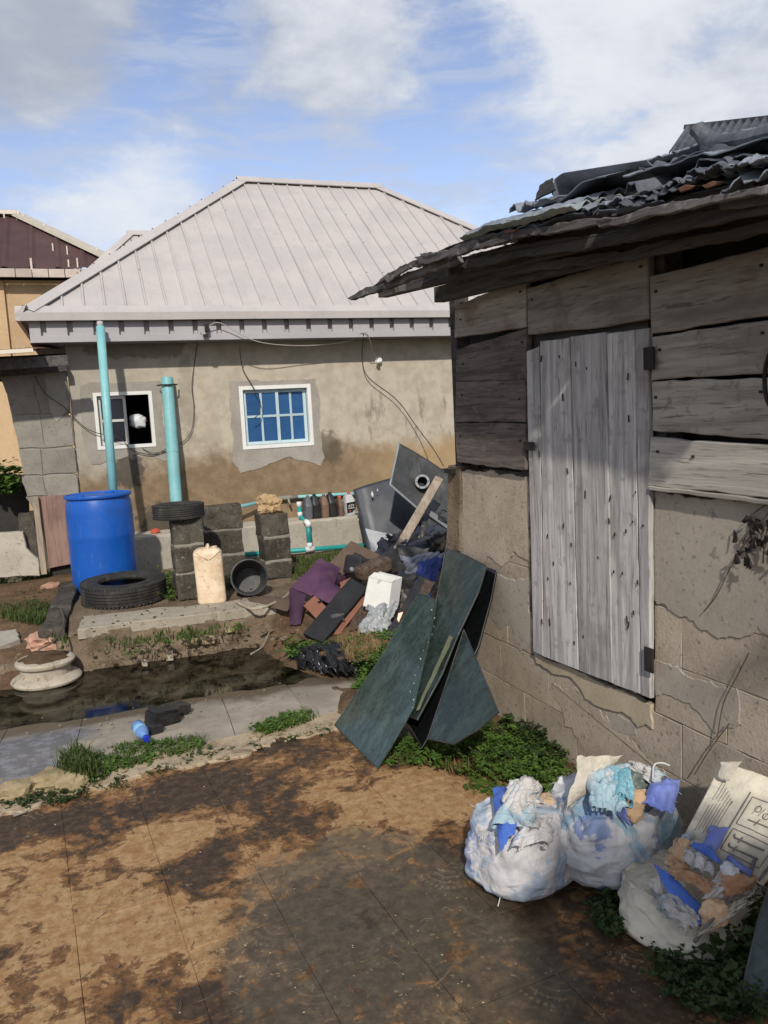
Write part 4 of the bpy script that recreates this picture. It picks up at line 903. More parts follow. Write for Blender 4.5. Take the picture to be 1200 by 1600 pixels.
# ================================================================== BLOCK ANNEX AT THE LEFT OF THE BUNGALOW
YA = 8.80
annex = thing('block_annex', (-0.55, YA, 0.2), 'unrendered grey block wall with a ragged end under a dark lean-to eave', 'wall')
rows = [(582, 648, 0), (650, 700, 14), (702, 742, 20), (744, 776, 26)]
rb = random.Random(9)
edgeL = {582: -2, 648: 24, 650: 20, 700: 30, 702: 34, 742: 37, 744: 33, 776: 42}
for (ya, yb_, o) in rows:
    xL0, xL1 = edgeL[ya], edgeL[yb_]
    def rx(y): return 102+0.105*(y-545)
    cuts = [0.0, 0.47+rb.uniform(-.12, .12), 1.0]
    for c0, c1 in zip(cuts[:-1], cuts[1:]):
        q = []
        for (t, y, xl_) in ((c0, ya, xL0), (c1, ya, xL0), (c1, yb_, xL1), (c0, yb_, xL1)):
            q.append(onY(xl_ + (rx(y)-2-xl_)*t, y - 0.04*(xl_+(rx(y)-xl_)*t-60), YA))
        ce = sum(q, Vector())/4; q = [p + (ce-p)*0.012 for p in q]
        V, Fc = slabvf(q, (0, -1, 0), 0.15+rb.uniform(-.01, .01), 0.05, 0.012, 0.006, rb.random()*9); mk('block', V, Fc, M['block'], annex)
mk('mortar', *slabvf([onY(4, 586, YA+.012), onY(100, 582, YA+.012), onY(121, 778, YA+.012), onY(44, 782, YA+.012), onY(30, 700, YA+.012)], (0, -1, 0), 0.12, 0.08, 0.01, 0.003), M['mortar'], annex)
mk('plaster_smear', *slabvf([onY(70, 585, YA-.006), onY(78, 574, YA-.006), onY(103, 570, YA-.006), onY(106, 640, YA-.006), onY(88, 660, YA-.006), onY(78, 640, YA-.006), onY(70, 600, YA-.006)], (0, -1, 0), 0.012, 0.03, 0.02, 0.004, 4), M['patch'], annex)
# ragged lower corner, low wall, dark sheet behind for the gap's shade
q = [onY(40, 778, YA), onY(122, 774, YA), onY(122, 790, YA), onY(62, 800, YA), onY(54, 798, YA)]
mk('block', *slabvf(q, (0, -1, 0), 0.14, 0.03, 0.012, 0.006, 3), M['block'], annex)
q = [onY(27, 803, YA-.03), onY(52, 800, YA-.03), onY(66, 892, YA-.03), onY(34, 875, YA-.03)]
mk('block', *slabvf(q, (0, -1, 0), 0.16, 0.03, 0.012, 0.006, 5), M['mossblock'], annex)
lw = [onY(-60, 838, YA-.12), onY(36, 832, YA-.12), onY(42, 856, YA-.12), onY(60, 874, YA-.12), onY(63, 900, YA-.12), onY(-60, 905, YA-.12)]
tags(mk('low_wall', *slabvf(lw, (0, -1, 0), 0.13, 0.05, 0.01, 0.008, 2), M['ledge']), 'low pale cement wall left of the plywood hatch', 'wall')
# hatch and its post
q = [onY(57, 776, YA-.02), onY(118, 772, YA-.02), onY(118, 880, YA-.05), onY(77, 888, YA-.05)]
hat = thing('plywood_hatch', (q[3]+q[2])/2, 'reddish plywood hatch with a wooden post beside the blue barrel', 'hatch')
mk('panel', *slabvf(q, (0, -1, 0), 0.015, 0.08, 0.003, 0.002), M['ply'], hat)
mk('post', *beamvf(onY(55, 776, YA-.06), onY(69, 897, YA-.10), 0.055, 0.04, (0, 1, 0)), M['beam'], hat)
mk('hatch_shade_sheet', *slabvf([onY(78, 884, YA+.02), onY(118, 876, YA+.02), onY(118, 900, YA+.02), onY(78, 902, YA+.02)], (0, -1, 0), 0.02, 0.1, 0, 0.001), M['room'], hat)  # near-black sheet painting the shade in the opening below the panel
# lean-to eave above the annex
ev = thing('lean_to_eave', onY(20, 560, 8.3), 'dark rusty lean-to roof edge left of the bungalow', 'roof')
mk('roof_sheet', *sheetvf(onY(-90, 553, 8.05), onY(58, 543, 8.05), onY(108, 552, 9.6)+Vector((0, 0, .06)), onY(-60, 560, 9.6)+Vector((0, 0, .06)), 40, 8, 0.008, 0, 0, 6, 1, corr=14, camp=0.008), M['rust'], ev)
mk('edge_board', *beamvf(onY(-90, 556, 8.04), onY(52, 547, 8.04), 0.03, 0.035), M['cream'], ev)
mk('rafter', *beamvf(onY(-60, 573, 8.3), onY(106, 563, 8.3), 0.06, 0.10), M['rafter'], ev)
mk('wall_plate', *beamvf(onY(-60, 586, 8.72), onY(104, 573, 8.72), 0.10, 0.09), M['rafter'], ev)
mk('eave_shade_sheet', *slabvf([onY(-60, 560, 8.9), onY(104, 552, 8.9), onY(104, 590, 8.9), onY(-60, 600, 8.9)], (0, -1, 0), 0.03, 0.2, 0, .002), M['room'], ev)  # near-black upright sheet standing for the shade under the eave
# dark sheet painting the shade behind the gap
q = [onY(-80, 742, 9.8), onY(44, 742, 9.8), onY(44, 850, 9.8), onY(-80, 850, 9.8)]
tags(mk('gap_shade_sheet', *slabvf(q, (0, -1, 0), 0.2, 0.2, 0.02, 0.005), M['room']), 'black sheet painted as the shade seen in the gap at the left edge', 'wall')
# ================================================================== THE TIMBER SHED
SR = Matrix((SD, -SN, Vector((0, 0, 1)))).transposed()         # local x along the wall, y into the shed, z up
def onwall(s, z, off=0.0): return SW0 + SD*s + SN*off + Vector((0, 0, z))
shed = thing('timber_shed', onwall(-0.3, 0), 'ramshackle shed of sandcrete blocks and weathered planks with a silvery board door', 'shed')
def sp(name, VF, m, par=None, **k): return mk(name, VF[0], VF[1], m, par or shed, **k)
def WP(pts, off=0.0): return [onW(x, y, off) for x, y in pts]
SL_END, S_DL, S_DR, S_NEAR = 1.235, 0.43, -0.44, -2.4
# --- block wall: single blocks with open joints over a mortar core
rb = random.Random(21); Z0 = [-0.185, 0.04, 0.265, 0.49, 0.715, 0.94, 1.165, 1.385]
bt = 0.15
for ci, (za, zb) in enumerate(zip(Z0[:-1], Z0[1:])):
    spans = [(S_DL+0.012, SL_END), (S_NEAR, S_DR-0.012)] if za >= 0.48 else [(S_NEAR, SL_END)]
    for (s0, s1) in spans:
        s = s0 - (0.225 if ci % 2 else 0.0)
        while s < s1-.02:
            a, b = max(s, s0), min(s+0.45, s1)
            if b-a > .05:
                q = [onwall(a+.002, za+.002), onwall(b-.002, za+.002), onwall(b-.002, zb-.002), onwall(a+.002, zb-.002)]
                o = rb.uniform(-.002, .002); q = [p+SN*o for p in q]
                sp('block', slabvf(q, SN, bt, 0.06, 0.004, 0.002, rb.random()*20, 12), M['shedblock'])
            s += 0.45
for (s0, s1, z0, z1) in ((S_DL+.02, SL_END-.01, 0.49, 1.375), (S_NEAR, S_DR-.02, 0.49, 1.375), (S_NEAR, SL_END-.01, -.18, 0.482)):
    sp('mortar', slabvf([onwall(s0, z0, -.0045), onwall(s1, z0, -.0045), onwall(s1, z1, -.0045), onwall(s0, z1, -.0045)], SN, 0.13, 0.5, 0, 0.001), M['mortar'])
# --- coats of render still clinging to the blocks (ragged lower edges)
def coat(pts, off, m, jit=0.02, seed=1.0, th=0.012, name='render_coat'): sp(name, slabvf(WP(pts, off*.42), SN, th, 0.010, jit*1.3, 0.003, seed, 8), m)
coat([(1019, 767), (1240, 792), (1500, 830), (1500, 1130), (1260, 1010), (1180, 985), (1140, 1002), (1098, 990), (1072, 965), (1046, 958), (1020, 940)], 0.012, M['shedrender'], 0.022, 3)
coat([(1020, 1030), (1060, 1045), (1110, 1070), (1150, 1075), (1160, 1130), (1120, 1150), (1070, 1100), (1022, 1085)], 0.010, M['shedrender'], 0.02, 7)
coat([(722, 735), (824, 742), (827, 880), (803, 862), (785, 884), (762, 872), (740, 905), (722, 890)], 0.010, M['shedblock'], 0.016, 11)
coat([(770, 900), (827, 905), (829, 1005), (812, 1015), (797, 975), (778, 985), (760, 955)], 0.008, M['shedrender'], 0.018, 13)
coat([(949, 1107), (992, 1133), (995, 1150), (975, 1148), (955, 1138)], 0.009, M['shedrender'], 0.008, 17)
coat([(833, 1018), (1016, 1101), (1019, 1140), (1008, 1133), (997, 1138), (985, 1122), (957, 1110), (940, 1106), (914, 1092), (906, 1075), (893, 1062), (862, 1050), (836, 1036)], 0.026, M['sill'], 0.010, 19, 0.03, 'door_sill')
coat([(860, 1065), (900, 1080), (945, 1120), (990, 1165), (1060, 1230), (1000, 1240), (930, 1190), (880, 1130)], 0.007, M['shedblock'], 0.03, 23)
# end post at the far corner, with its bracket
sp('corner_post', slabvf(WP([(699, 727), (719, 729), (718, 862), (697, 858)], 0.012), SN, 0.12, 0.05, 0.010, 0.006, 4), M['platform'])
sp('bracket', boxvf(onW(703, 736, 0.03), (0.09, 0.03, 0.025), SR), M['iron'])
# --- planks
planks = [
 ([(710, 478), (821, 433), (822, 511), (710, 528)], 'plankbrown', .030), ([(713, 545), (823, 513), (822, 594), (712, 595)], 'plankdark', .034),
 ([(712, 596), (821, 594), (819.5, 659), (711, 660)], 'plankdark', .030), ([(710, 661), (820, 662), (821, 735), (760, 729), (714, 722)], 'plankdark', .036),
 ([(823, 450), (1011, 396), (1013, 499), (920, 514), (824, 523)], 'plankbrown', .033), ([(1015, 433), (1200, 386), (1420, 330), (1420, 455), (1200, 494), (1017, 521)], 'plankbrown', .026),
 ([(1019, 526), (1200, 499), (1420, 470), (1420, 590), (1200, 583), (1017, 594)], 'plankgrey', .032), ([(1018, 596), (1200, 590), (1420, 585), (1420, 716), (1200, 686), (1019, 673)], 'plankgrey', .024),
 ([(1016, 683), (1095, 690), (1200, 696), (1420, 722), (1420, 830), (1200, 779), (1013, 758)], 'plankpale', .034)]
rp = random.Random(33)
for i, (pts, m, th) in enumerate(planks):
    sp('plank', slabvf(WP(pts, th), SN, th-.002, 0.035, 0.006, 0.004, i*3.7, 8), M[m])
sp('rail', slabvf(WP([(1013, 759), (1200, 781), (1420, 833), (1420, 845), (1200, 789), (1014, 766)], 0.045), SN, 0.05, 0.05, 0.004, 0.003, 9), M['plankgrey'])
sp('lintel', slabvf(WP([(822, 519), (1013, 492), (1013, 524), (822, 549)], -0.012), SN, 0.06, 0.05, 0.004, 0.003, 9), M['rafter'])
for s in (S_DL+.035, S_DR-.035, SL_END-.06): sp('post', boxvf(onwall(s, 1.9, -.055), (0.07, 0.09, 1.06), SR, 0.006), M['rafter'])
A = Acc()
for pts, m, th in planks:
    for (x, y) in ((pts[0][0]+9, pts[0][1]+20), (pts[1][0]-10 if pts[1][0] < 1100 else 1190, pts[1][1]+25)):
        A.add(boxvf(onW(x+rp.uniform(-3, 3), y+rp.uniform(-5, 5), th+.003), (0.009, 0.008, 0.009), SR))
sp('nail', A.vf(), M['iron'], None, kind='stuff')
# --- door
dr = mk('door', *slabvf(WP([(826, 600), (1012, 560), (1012, 640), (826, 670)], 0.004), SN, 0.03, 0.2, 0, 0.002), M['rafter'], shed)
bx = [((821.5, 549), (842, 541), (849, 1026), (833, 1018)), ((843.5, 533.5), (889, 527.5), (904, 1047), (850, 1027)), ((890.5, 526), (945.5, 518.5), (956.5, 1068), (905, 1048)), ((948, 521), (991, 515.5), (1001, 1086), (958, 1069)), ((992, 515), (1012, 512.5), (1016, 1092), (1001.8, 1087))]
for i, (a, b, c, d) in enumerate(bx):
    mk('door_board', *slabvf(WP([a, b, c, d], 0.030+0.006*((i*37) % 3)/2), SN, 0.022, 0.03, 0.0035, 0.003, i*5.1, 9), M['door'], dr)
for y in (640, 930): mk('cross_batten', *slabvf(WP([(828, y), (1012, y-16), (1012, y+14), (828, y+26)], 0.006), SN, 0.03, 0.2, 0, 0.002), M['rafter'], dr)
for (x, y, w_, h_) in ((1014, 560, .055, .085), (1014, 1031, .05, .10), (826.5, 697, .085, .04)): mk('hinge', *boxvf(onW(x, y, 0.048), (w_, 0.008, h_), SR, 0.002), M['iron'], dr)
A = Acc()
for k in range(34):
    x = rp.uniform(840, 1005); y = rp.choice((rp.uniform(545, 640), rp.uniform(820, 1010), rp.uniform(640, 860)))
    A.add(boxvf(onW(x, y, 0.0372), (0.0045, 0.004, rp.uniform(.008, .034)), SR @ Matrix.Rotation(rp.uniform(-.3, .3), 3, 'Y')))
mk('nail_hole', A.V, A.F, M['iron'], dr, kind='stuff')
# --- the parts of the shed behind: near-black sheets for the interior shade, other walls
sp('interior_shade_sheet', slabvf([onwall(S_NEAR, 1.40, -.14), onwall(SL_END, 1.40, -.14), onwall(SL_END, 2.33, -.14), onwall(.3, 2.50, -.14), onwall(S_NEAR, 2.45, -.14)], SN, 0.02, 0.5, 0, .001), M['room'])
sp('interior_shade_sheet', slabvf([onwall(S_DR-.1, .45, -.17), onwall(S_DL+.1, .45, -.17), onwall(S_DL+.1, 1.45, -.17), onwall(S_DR-.1, 1.45, -.17)], SN, 0.02, 0.5, 0, .001), M['room'])
e0 = SW0 + SD*SL_END
sp('end_wall', boxvf(e0 - SN*1.25 - SD*0.08 + Vector((0, 0, 1.05)), (0.14, 2.2, 2.3), SR), M['shedblock'])
sp('end_wall', boxvf(SW0 + SD*(S_NEAR+.1) - SN*1.25 + Vector((0, 0, 1.05)), (0.14, 2.2, 2.3), SR), M['shedblock'])
sp('rear_wall', boxvf(SW0 + SD*((SL_END+S_NEAR)/2) - SN*2.4 + Vector((0, 0, 1.1)), (SL_END-S_NEAR, 0.14, 2.5), SR), M['shedblock'])

# --- roof: loose sheets and boards lying on rafters
def E(x, y, o=0.40): return onW(x, y, o)
sroof = mk('roof', *beamvf(E(598, 453, .24), E(598, 453, .24)-SD*4.2+Vector((0, 0, -.25)), 0.06, 0.09), M['rafter'], shed)
UPZ = Vector((0, 0, 1))
mk('rafter', *beamvf(E(686, 461, .12), E(686, 461, .12)-SD*3.4+Vector((0, 0, -.14)), 0.06, 0.08), M['rafter'], sroof)
def poly(pts, o):
    P = [E(x, y, o) for x, y in pts]; L = [0]
    for a, b in zip(P[:-1], P[1:]): L.append(L[-1]+(b-a).length)
    def f(u):
        t = u*L[-1]
        for i in range(len(P)-1):
            if t <= L[i+1]+1e-9: return P[i].lerp(P[i+1], (t-L[i])/max(1e-9, L[i+1]-L[i]))
        return P[-1]
    return f, L[-1]
def rsheet(pts, o, depth, rise, m, corr=0.0, camp=0.010, sag=0.02, seed=0.0, th=0.004, skew=0.0, nu=None):
    f, L = poly(pts, o); nu = nu or 110; nv = max(8, int(depth/0.013)) if corr else 10
    def g(u, v):
        p = f(u) - SN*depth*v + UPZ*(rise*v) + SD*skew*v
        h = sag*fbm((u*4+seed, v*3, seed), 3) + 0.004*nz(u*22+seed, v*2) + 0.002*nz(u*60, v*9, seed)
        if corr: h += camp*sin(2*pi*depth*v/corr+seed)
        return p + UPZ*h + SN*0.02*nz(u*9+seed, 3.3)*(1-v)
    VF = gridvf(g, nu, nv, th); keep = []
    for fc in VF[1]:                       # a slit cut through every sheet puts a sun streak on the door
        ctr = sum((VF[0][i] for i in fc), Vector())/len(fc); d_ = ctr-SW0
        if not (-.70 < d_.dot(SD) < -.625 and d_.dot(SN) > .10): keep.append(fc)
    if keep: mk('roof_sheet', VF[0], keep, m, sroof, smooth='auto')
rsheet([(648, 405), (720, 381), (805, 353), (955, 334), (1130, 296), (1300, 258), (1750, 160)], .37, 2.5, 0.50, M['oldsheet'], 0.076, 0.011, 0.012, 1)
rsheet([(717, 375), (748, 361), (825, 343), (890, 325)], .46, 0.55, 0.13, M['palesheet'], 0.07, 0.012, 0.01, 2)
rsheet([(722, 370), (760, 352), (840, 331), (905, 312)], .40, 0.6, 0.15, M['slate'], 0.07, 0.010, 0.012, 12)
rsheet([(738, 377), (830, 351), (960, 325), (1040, 314)], .43, 0.8, 0.16, M['oldsheet'], 0.076, 0.012, 0.015, 3)
rsheet([(795, 331), (806, 322), (822, 322), (842, 311)], .36, 0.3, 0.05, M['slate'], 0, 0, 0.03, 4)
rsheet([(828, 340), (880, 307), (912, 285), (975, 277), (1100, 240), (1240, 208)], .34, 1.3, 0.30, M['slate'], 0, 0, 0.035, 5)
rsheet([(842, 345), (900, 328), (1000, 309), (1080, 290), (1220, 262)], .38, 0.7, 0.14, M['oldsheet'], 0.076, 0.012, 0.03, 6)
rsheet([(905, 325), (960, 312), (1010, 306)], .42, 0.4, 0.08, M['slate'], 0, 0, 0.03, 16)
rsheet([(960, 270), (1092, 229), (1240, 196)], .12, 1.2, 0.30, M['slate'], 0.076, 0.013, 0.012, 7)
rsheet([(1000, 268), (1100, 246), (1260, 220)], .30, 0.9, 0.2, M['oldsheet'], 0.076, 0.013, 0.03, 8)
rsheet([(1085, 262), (1140, 246), (1200, 240), (1300, 222)], .36, 0.7, 0.12, M['oldsheet'], 0, 0, 0.05, 9)
rsheet([(1040, 285), (1110, 268), (1180, 268), (1300, 240)], .40, 0.7, 0.14, M['oldsheet'], 0.076, 0.012, 0.03, 10)
rsheet([(1122, 303), (1150, 283), (1185, 268), (1300, 246)], .44, 0.5, 0.10, M['slate'], 0, 0, 0.05, 11)
rsheet([(975, 302), (1060, 284), (1120, 272)], .42, 0.6, 0.12, M['oldsheet'], 0, 0, 0.06, 13)
rq = random.Random(61)
for k in range(12):
    x0 = 735+k*38+rq.uniform(-12, 12); yb_ = 372-(x0-735)*.252; L_ = rq.uniform(60, 130); dy_ = rq.uniform(-14, 6)
    rsheet([(x0, yb_+dy_), (x0+L_*.5, yb_+dy_-L_*.5*rq.uniform(.16, .30)), (x0+L_, yb_+dy_-L_*rq.uniform(.20, .28))], rq.uniform(.36, .47), rq.uniform(.25, .6), rq.uniform(.03, .14), M[rq.choice(['oldsheet', 'oldsheet', 'slate', 'slate', 'oldsheet', 'rust'])], 0.07, 0.006, 0.022, 30+k, 0.003)
# curled strip standing up with the sky under it
def curl(u, v):
    f, L = poly([(862, 303), (866, 280), (879, 270), (930, 262), (1012, 249)], .26); p = f(u)
    d = Vector((0, 0, -1))*(0.035+0.02*sin(pi*u)) - SN*0.10*v
    return p + d*v
mk('roof_sheet', *gridvf(curl, 30, 4, 0.004), M['slate'], sroof, smooth='auto')
mk('roof_sheet', *sheetvf(E(836, 313, .3), E(868, 297, .3), E(864, 279, .2), E(845, 292, .2), 8, 8, 0.006, 0.01, 0.01, 9, 2), M['iron'], sroof)
# raised corrugated sheet at the back
mk('roof_sheet', *sheetvf(E(1290, 214, -.35), E(1046, 240, -.35), E(1074, 199, -.75), E(1310, 174, -.75), 150, 6, 0.004, 0, 0, 6, 1, corr=18, camp=0.010), M['oldsheet'], sroof, True)
mk('roof_edge', *beamvf(E(1072, 199, -.75), E(1310, 173, -.75), 0.03, 0.02), M['oldsheet'], sroof)
for pts, r in (([(1092, 203), (1106, 218), (1140, 221), (1190, 210), (1290, 190)], .028), ([(1100, 228), (1140, 238), (1180, 232), (1290, 205)], .022), ([(1128, 262), (1160, 256), (1200, 248), (1290, 236)], .020)):
    P = curve([E(x, y, .2) for x, y in pts], 6); mk('rolled_sheet', *rough(tubevf(P, [r*(1+.25*nz(i*.9, r*99)) for i in range(len(P))], 9), 0.010, 9, 2), M['oldsheet'], sroof, smooth='auto')
for pts in ([(1058, 294), (1070, 288), (1084, 290), (1078, 296), (1064, 300)], [(1097, 288), (1112, 282), (1129, 283), (1122, 289), (1102, 292)], [(785, 363), (798, 358), (806, 361), (790, 366)]):
    mk('rust_flake', *slabvf([E(x, y, .45) for x, y in pts], SN, 0.008, 0.02, 0.01, 0.002, 5), M['rust'], sroof)
# eave boards; the lower dark ones stand for the shaded roof underside
for pts, o, m, th in (
  ([(542, 467), (560, 456), (600, 438), (655, 418), (712, 400), (716, 410), (660, 430), (604, 451), (562, 465), (548, 470)], .40, 'eave', .03),
  ([(582, 447), (610, 424), (655, 403), (700, 391), (730, 384), (728, 394), (690, 404), (640, 420), (600, 440)], .43, 'eave', .02),
  ([(648, 402), (700, 388), (745, 374), (805, 360), (900, 343), (955, 342), (958, 352), (900, 358), (804, 374), (740, 392), (700, 402), (655, 414)], .44, 'eave', .02),
  ([(930, 346), (1040, 318), (1130, 303), (1300, 266), (1300, 280), (1130, 316), (1040, 334), (935, 358)], .44, 'eave', .02),
  ([(700, 408), (805, 380), (955, 362), (1140, 322), (1300, 286), (1300, 310), (1130, 345), (955, 384), (820, 400), (730, 422)], .36, 'rafter', .03),
  ([(760, 424), (840, 408), (1000, 386), (1300, 325), (1300, 345), (1000, 402), (840, 422), (764, 434)], .22, 'rafter', .04),
  ([(1120, 308), (1300, 275), (1300, 300), (1125, 330)], .39, 'rafter', .02)):
    mk('eave_board', *slabvf([E(x, y, o) for x, y in pts], SN, th, 0.02, 0.010, 0.003, pts[0][0]*.1, 10), M[m], sroof)
for pts in ([(600, 434), (640, 414), (642, 418), (604, 440)], [(655, 398), (690, 392), (688, 402), (662, 408)], [(740, 372), (782, 360), (800, 356), (790, 368), (750, 380)]):
    mk('eave_splinter', *slabvf([E(x, y, .44) for x, y in pts], SN, 0.012, 0.02, 0.012, 0.002, 8), M['eave'], sroof)
# cross rafters under the sheets
for s in (1.2, 0.55, -0.1, -0.75, -1.4):
    a = onwall(s, 2.40+0.03*s, .34); mk('rafter', *beamvf(a, a - SN*2.7 + UPZ*0.5, 0.05, 0.07), M['rafter'], sroof)
# cable loop hanging on the planks at the frame edge, dry twigs on the wall
P = curve([onW(1204, 548, .07), onW(1196, 575, .06), onW(1195, 605, .06), onW(1201, 630, .07), onW(1216, 640, .07), onW(1226, 600, .07), onW(1216, 556, .06)], 8)
tags(mk('cable_loop', *tubevf(P, 0.007, 8), M['iron'], None, True), 'black cable loop hanging on the shed planks at the right edge', 'cable')
tw = thing('dry_twig', onW(1180, 900, .05), 'withered dark twig with shrivelled leaves against the right shed wall', 'twig')
A = Acc()
for pts in ([(1230, 760), (1190, 815), (1150, 870), (1120, 930), (1100, 955)], [(1190, 815), (1170, 830), (1160, 850)], [(1210, 790), (1196, 840), (1192, 880)], [(1222, 770), (1180, 800), (1165, 812)], [(1170, 1020), (1150, 1060), (1130, 1100), (1120, 1160)], [(1140, 1130), (1110, 1170), (1085, 1210)]):
    n = len(pts); A.add(tubevf(curve([onW(x, y, .022+.01*nz(x*.1, y*.1)) for x, y in pts], 4), 0.0022, 6))
mk('stem', A.V, A.F, M['twig'], tw)
A = Acc(); rl = random.Random(2)
for k in range(26):
    x = rl.uniform(1150, 1215); y = rl.uniform(795, 885); c = onW(x, y, rl.uniform(.015, .06)); A.add(rough(sheetvf(c, c+Vector((.0, .022, .008)), c+Vector((.010, .03, -.022)), c+Vector((.0, .0, -.018)), 3, 3, .002), .02, 30, k))
mk('leaf', A.V, A.F, M['iron'], tw, kind='stuff')
# ================================================================== THINGS BY THE BUNGALOW
def single(name, VF, m, label, cat, group=None, smooth=False): return tags(mk(name, VF[0], VF[1], m, None, smooth), label, cat, group)
# --- blue drum
dc = Vector((0.0, 7.68, 0.275)); dr_ = 0.288
drum = thing('plastic_drum', dc, 'blue plastic drum standing on the platform with a tall pipe in its lid', 'drum')
prof = [(0.255, 0.0), (0.272, 0.012), (0.278, 0.05), (0.288, 0.10), (0.291, 0.30), (0.290, 0.47), (0.293, 0.49), (0.293, 0.52), (0.290, 0.54), (0.290, 0.72), (0.284, 0.80), (0.272, 0.835), (0.270, 0.845), (0.292, 0.856), (0.296, 0.868), (0.292, 0.880), (0.276, 0.884), (0.268, 0.872), (0.10, 0.868), (0.0, 0.866)]
mk('body', *lathevf(prof, dc, 56), M['drum'], drum, smooth='auto')
for a in (0.9, 3.6): mk('bung', *lathevf([(0.040, 0), (0.040, 0.016), (0.034, 0.02), (0, 0.02)], dc+Vector((.17*cos(a), .17*sin(a), .866)), 20), M['drum'], drum, smooth='auto')
tp = onZ(177, 768, 1.14); tpt = onY(156, 503, 8.40)
pole = thing('tall_pipe', tp, 'tall thin pale teal pipe rising from the blue drum to the eave', 'pipe')
mk('tube', *tubevf([tp, tpt.lerp(tp, .03)], 0.041, 20), M['teal'], pole, True)
mk('stub', *tubevf([tpt.lerp(tp, .03), tpt], 0.030, 16), M['fascia'], pole, True)
A = Acc()
for (x, y) in ((166, 592), (169, 600), (161, 560), (172, 680)):
    A.add(boxvf(onY(x-3, y, 8.22) + Vector((0, -.02, 0)), (.012, .012, .02)))
b0 = onY(279, 832, 8.50); b1 = onY(261, 592, 8.76)
wp = thing('wide_pipe', b0, 'thick pale teal pipe leaning against the bungalow wall behind the small tyre', 'pipe')
mk('tube', *tubevf([b0, b0.lerp(b1, .52), b0.lerp(b1, .521), b0.lerp(b1, .60), b0.lerp(b1, .601), b1], [.062, .062, .0645, .0645, .062, .062], 28), M['teal'], wp, smooth='auto')
mk('cap', *tubevf([b1, b1+(b1-b0).normalized()*0.012], .056, 24), M['teal'], wp, smooth='auto')
st_ = b0.lerp(b1, .96); mk('strap', *tubevf([st_+Vector((-.10, .02, 0)), st_+Vector((-.06, -.066, .0)), st_+Vector((0.0, -.085, -.002)), st_+Vector((.06, -.066, 0)), st_+Vector((.10, .03, 0.002))], 0.008, 8), M['iron'], wp, True)

# --- tyres
def tyre(c, R, rin, w, label, cat='tyre', tilt=None, seed=0):
    t = thing('tyre', c, label, cat, 'old tyres without wheels')
    h = w/2; prof = []
    outer = [(rin, -.60*h), (rin+.008, -.86*h), (rin+.03*R/.3, -.97*h), (rin+.45*(R-rin), -1.0*h), (R-.03, -.93*h), (R-.010, -.80*h)]
    tread = []
    for k in range(5):
        z0 = -.72*h + k*1.44*h/5; z1 = z0+1.44*h/5
        tread += [(R, z0), (R, z1-.007), (R-.007, z1-.006), (R-.007, z1-.001)]
    full = outer + tread[:-2] + [(r, -z) for r, z in outer[::-1]] + [(rin+.01, .4*h), (rin+.02, .45*h), (R-.035, .75*h), (R-.02, 0), (R-.035, -.75*h), (rin+.02, -.45*h)]
    Rm = tilt or Matrix.Identity(3)
    VF = lathevf(full, Vector(c)+Vector((0, 0, h)), 72, Rm, closed=True, wob=0.012, seed=seed)
    mk('carcass', *VF, M['rubber'], t, smooth='auto')
    A = Acc(); n = 64
    for k in range(n):       # cross cuts stand as small lugs on both shoulders
        for s in (-1, 1):
            a = 2*pi*(k+.5*(s > 0))/n; ctr = Vector((cos(a)*(R-.004), sin(a)*(R-.004), s*.80*h)); A.add(boxvf(Vector(c)+Vector((0, 0, h))+Rm @ ctr, (.014, 2*pi*R/n*.62, .16*h), Rm @ Matrix.Rotation(a, 3, 'Z')))
    mk('tread_lug', A.V, A.F, M['rubber'], t, kind='stuff')
    for s in (-1, 1):
        rr = rin+.62*(R-rin); mk('sidewall_ring', *lathevf([(rr-.004, s*.985*h), (rr, s*1.022*h), (rr+.004, s*.985*h)], Vector(c)+Vector((0, 0, h)), 64, Rm, closed=True), M['rubber'], t, smooth='auto')
    return t
tyre(onZ(196, 940, .268)+Vector((0.0, 0.10, 0.0)), 0.355, 0.20, 0.185, 'large worn black tyre lying flat before the blue drum', tilt=Matrix.Rotation(radians(2), 3, 'X'), seed=1)

# --- block stumps
def stack(name, cx, cy, w, d, z0, hs, label, rz=0.0, seed=0, m='mossblock', cat='pillar', group='short block pillars on the platform'):
    t = thing(name, (cx, cy, z0), label, cat, group); r = random.Random(seed); z = z0
    for i, h in enumerate(hs):
        VF = boxvf((cx+r.uniform(-.008, .008), cy+r.uniform(-.008, .008), z+h/2), (w, d, h-.012), Matrix.Rotation(rz+r.uniform(-.03, .03), 3, 'Z'), 0.012)
        bm_V, bm_F = VF
        VF = subdivide(VF, 3); VF = rough(rough(VF, 0.012, 7, seed+i), 0.006, 28, i)
        mk('block', *VF, M[m], t, smooth='auto')
        if i: mk('mortar_bed', *rough(subdivide(boxvf((cx, cy, z), (w-.008, d-.008, .030), rz, .004), 3), 0.010, 22, seed+i), M['block'], t, smooth='auto')
        z += h
    return t, z
def subdivide(VF, cuts):
    V, Fc = VF; me = bpy.data.meshes.new('t'); me.from_pydata([Vector(v) for v in V], [], Fc); bm = bmesh.new(); bm.from_mesh(me)
    bmesh.ops.subdivide_edges(bm, edges=bm.edges[:], cuts=cuts, use_grid_fill=True); bm.verts.index_update()
    V = [v.co.copy() for v in bm.verts]; Fc = [tuple(v.index for v in f.verts) for f in bm.faces]; bm.free(); bpy.data.meshes.remove(me); return V, Fc
pA = onZ(303, 938, .262)
stA, zA = stack('block_pillar', pA.x, pA.y+.14, .255, .25, .262, [.235, .235, .225], 'dark mossy block pillar right behind the yellow jerrycan', 0.02, 1)
pB = onZ(352, 905, .262)
stack('block_pillar', pB.x+.01, pB.y+.02, .36, .2, .262, [.24, .24, .235], 'wider dark block stub joined behind the tyre topped pillar', 0.0, 2)
pC = onZ(436, 905, .262)
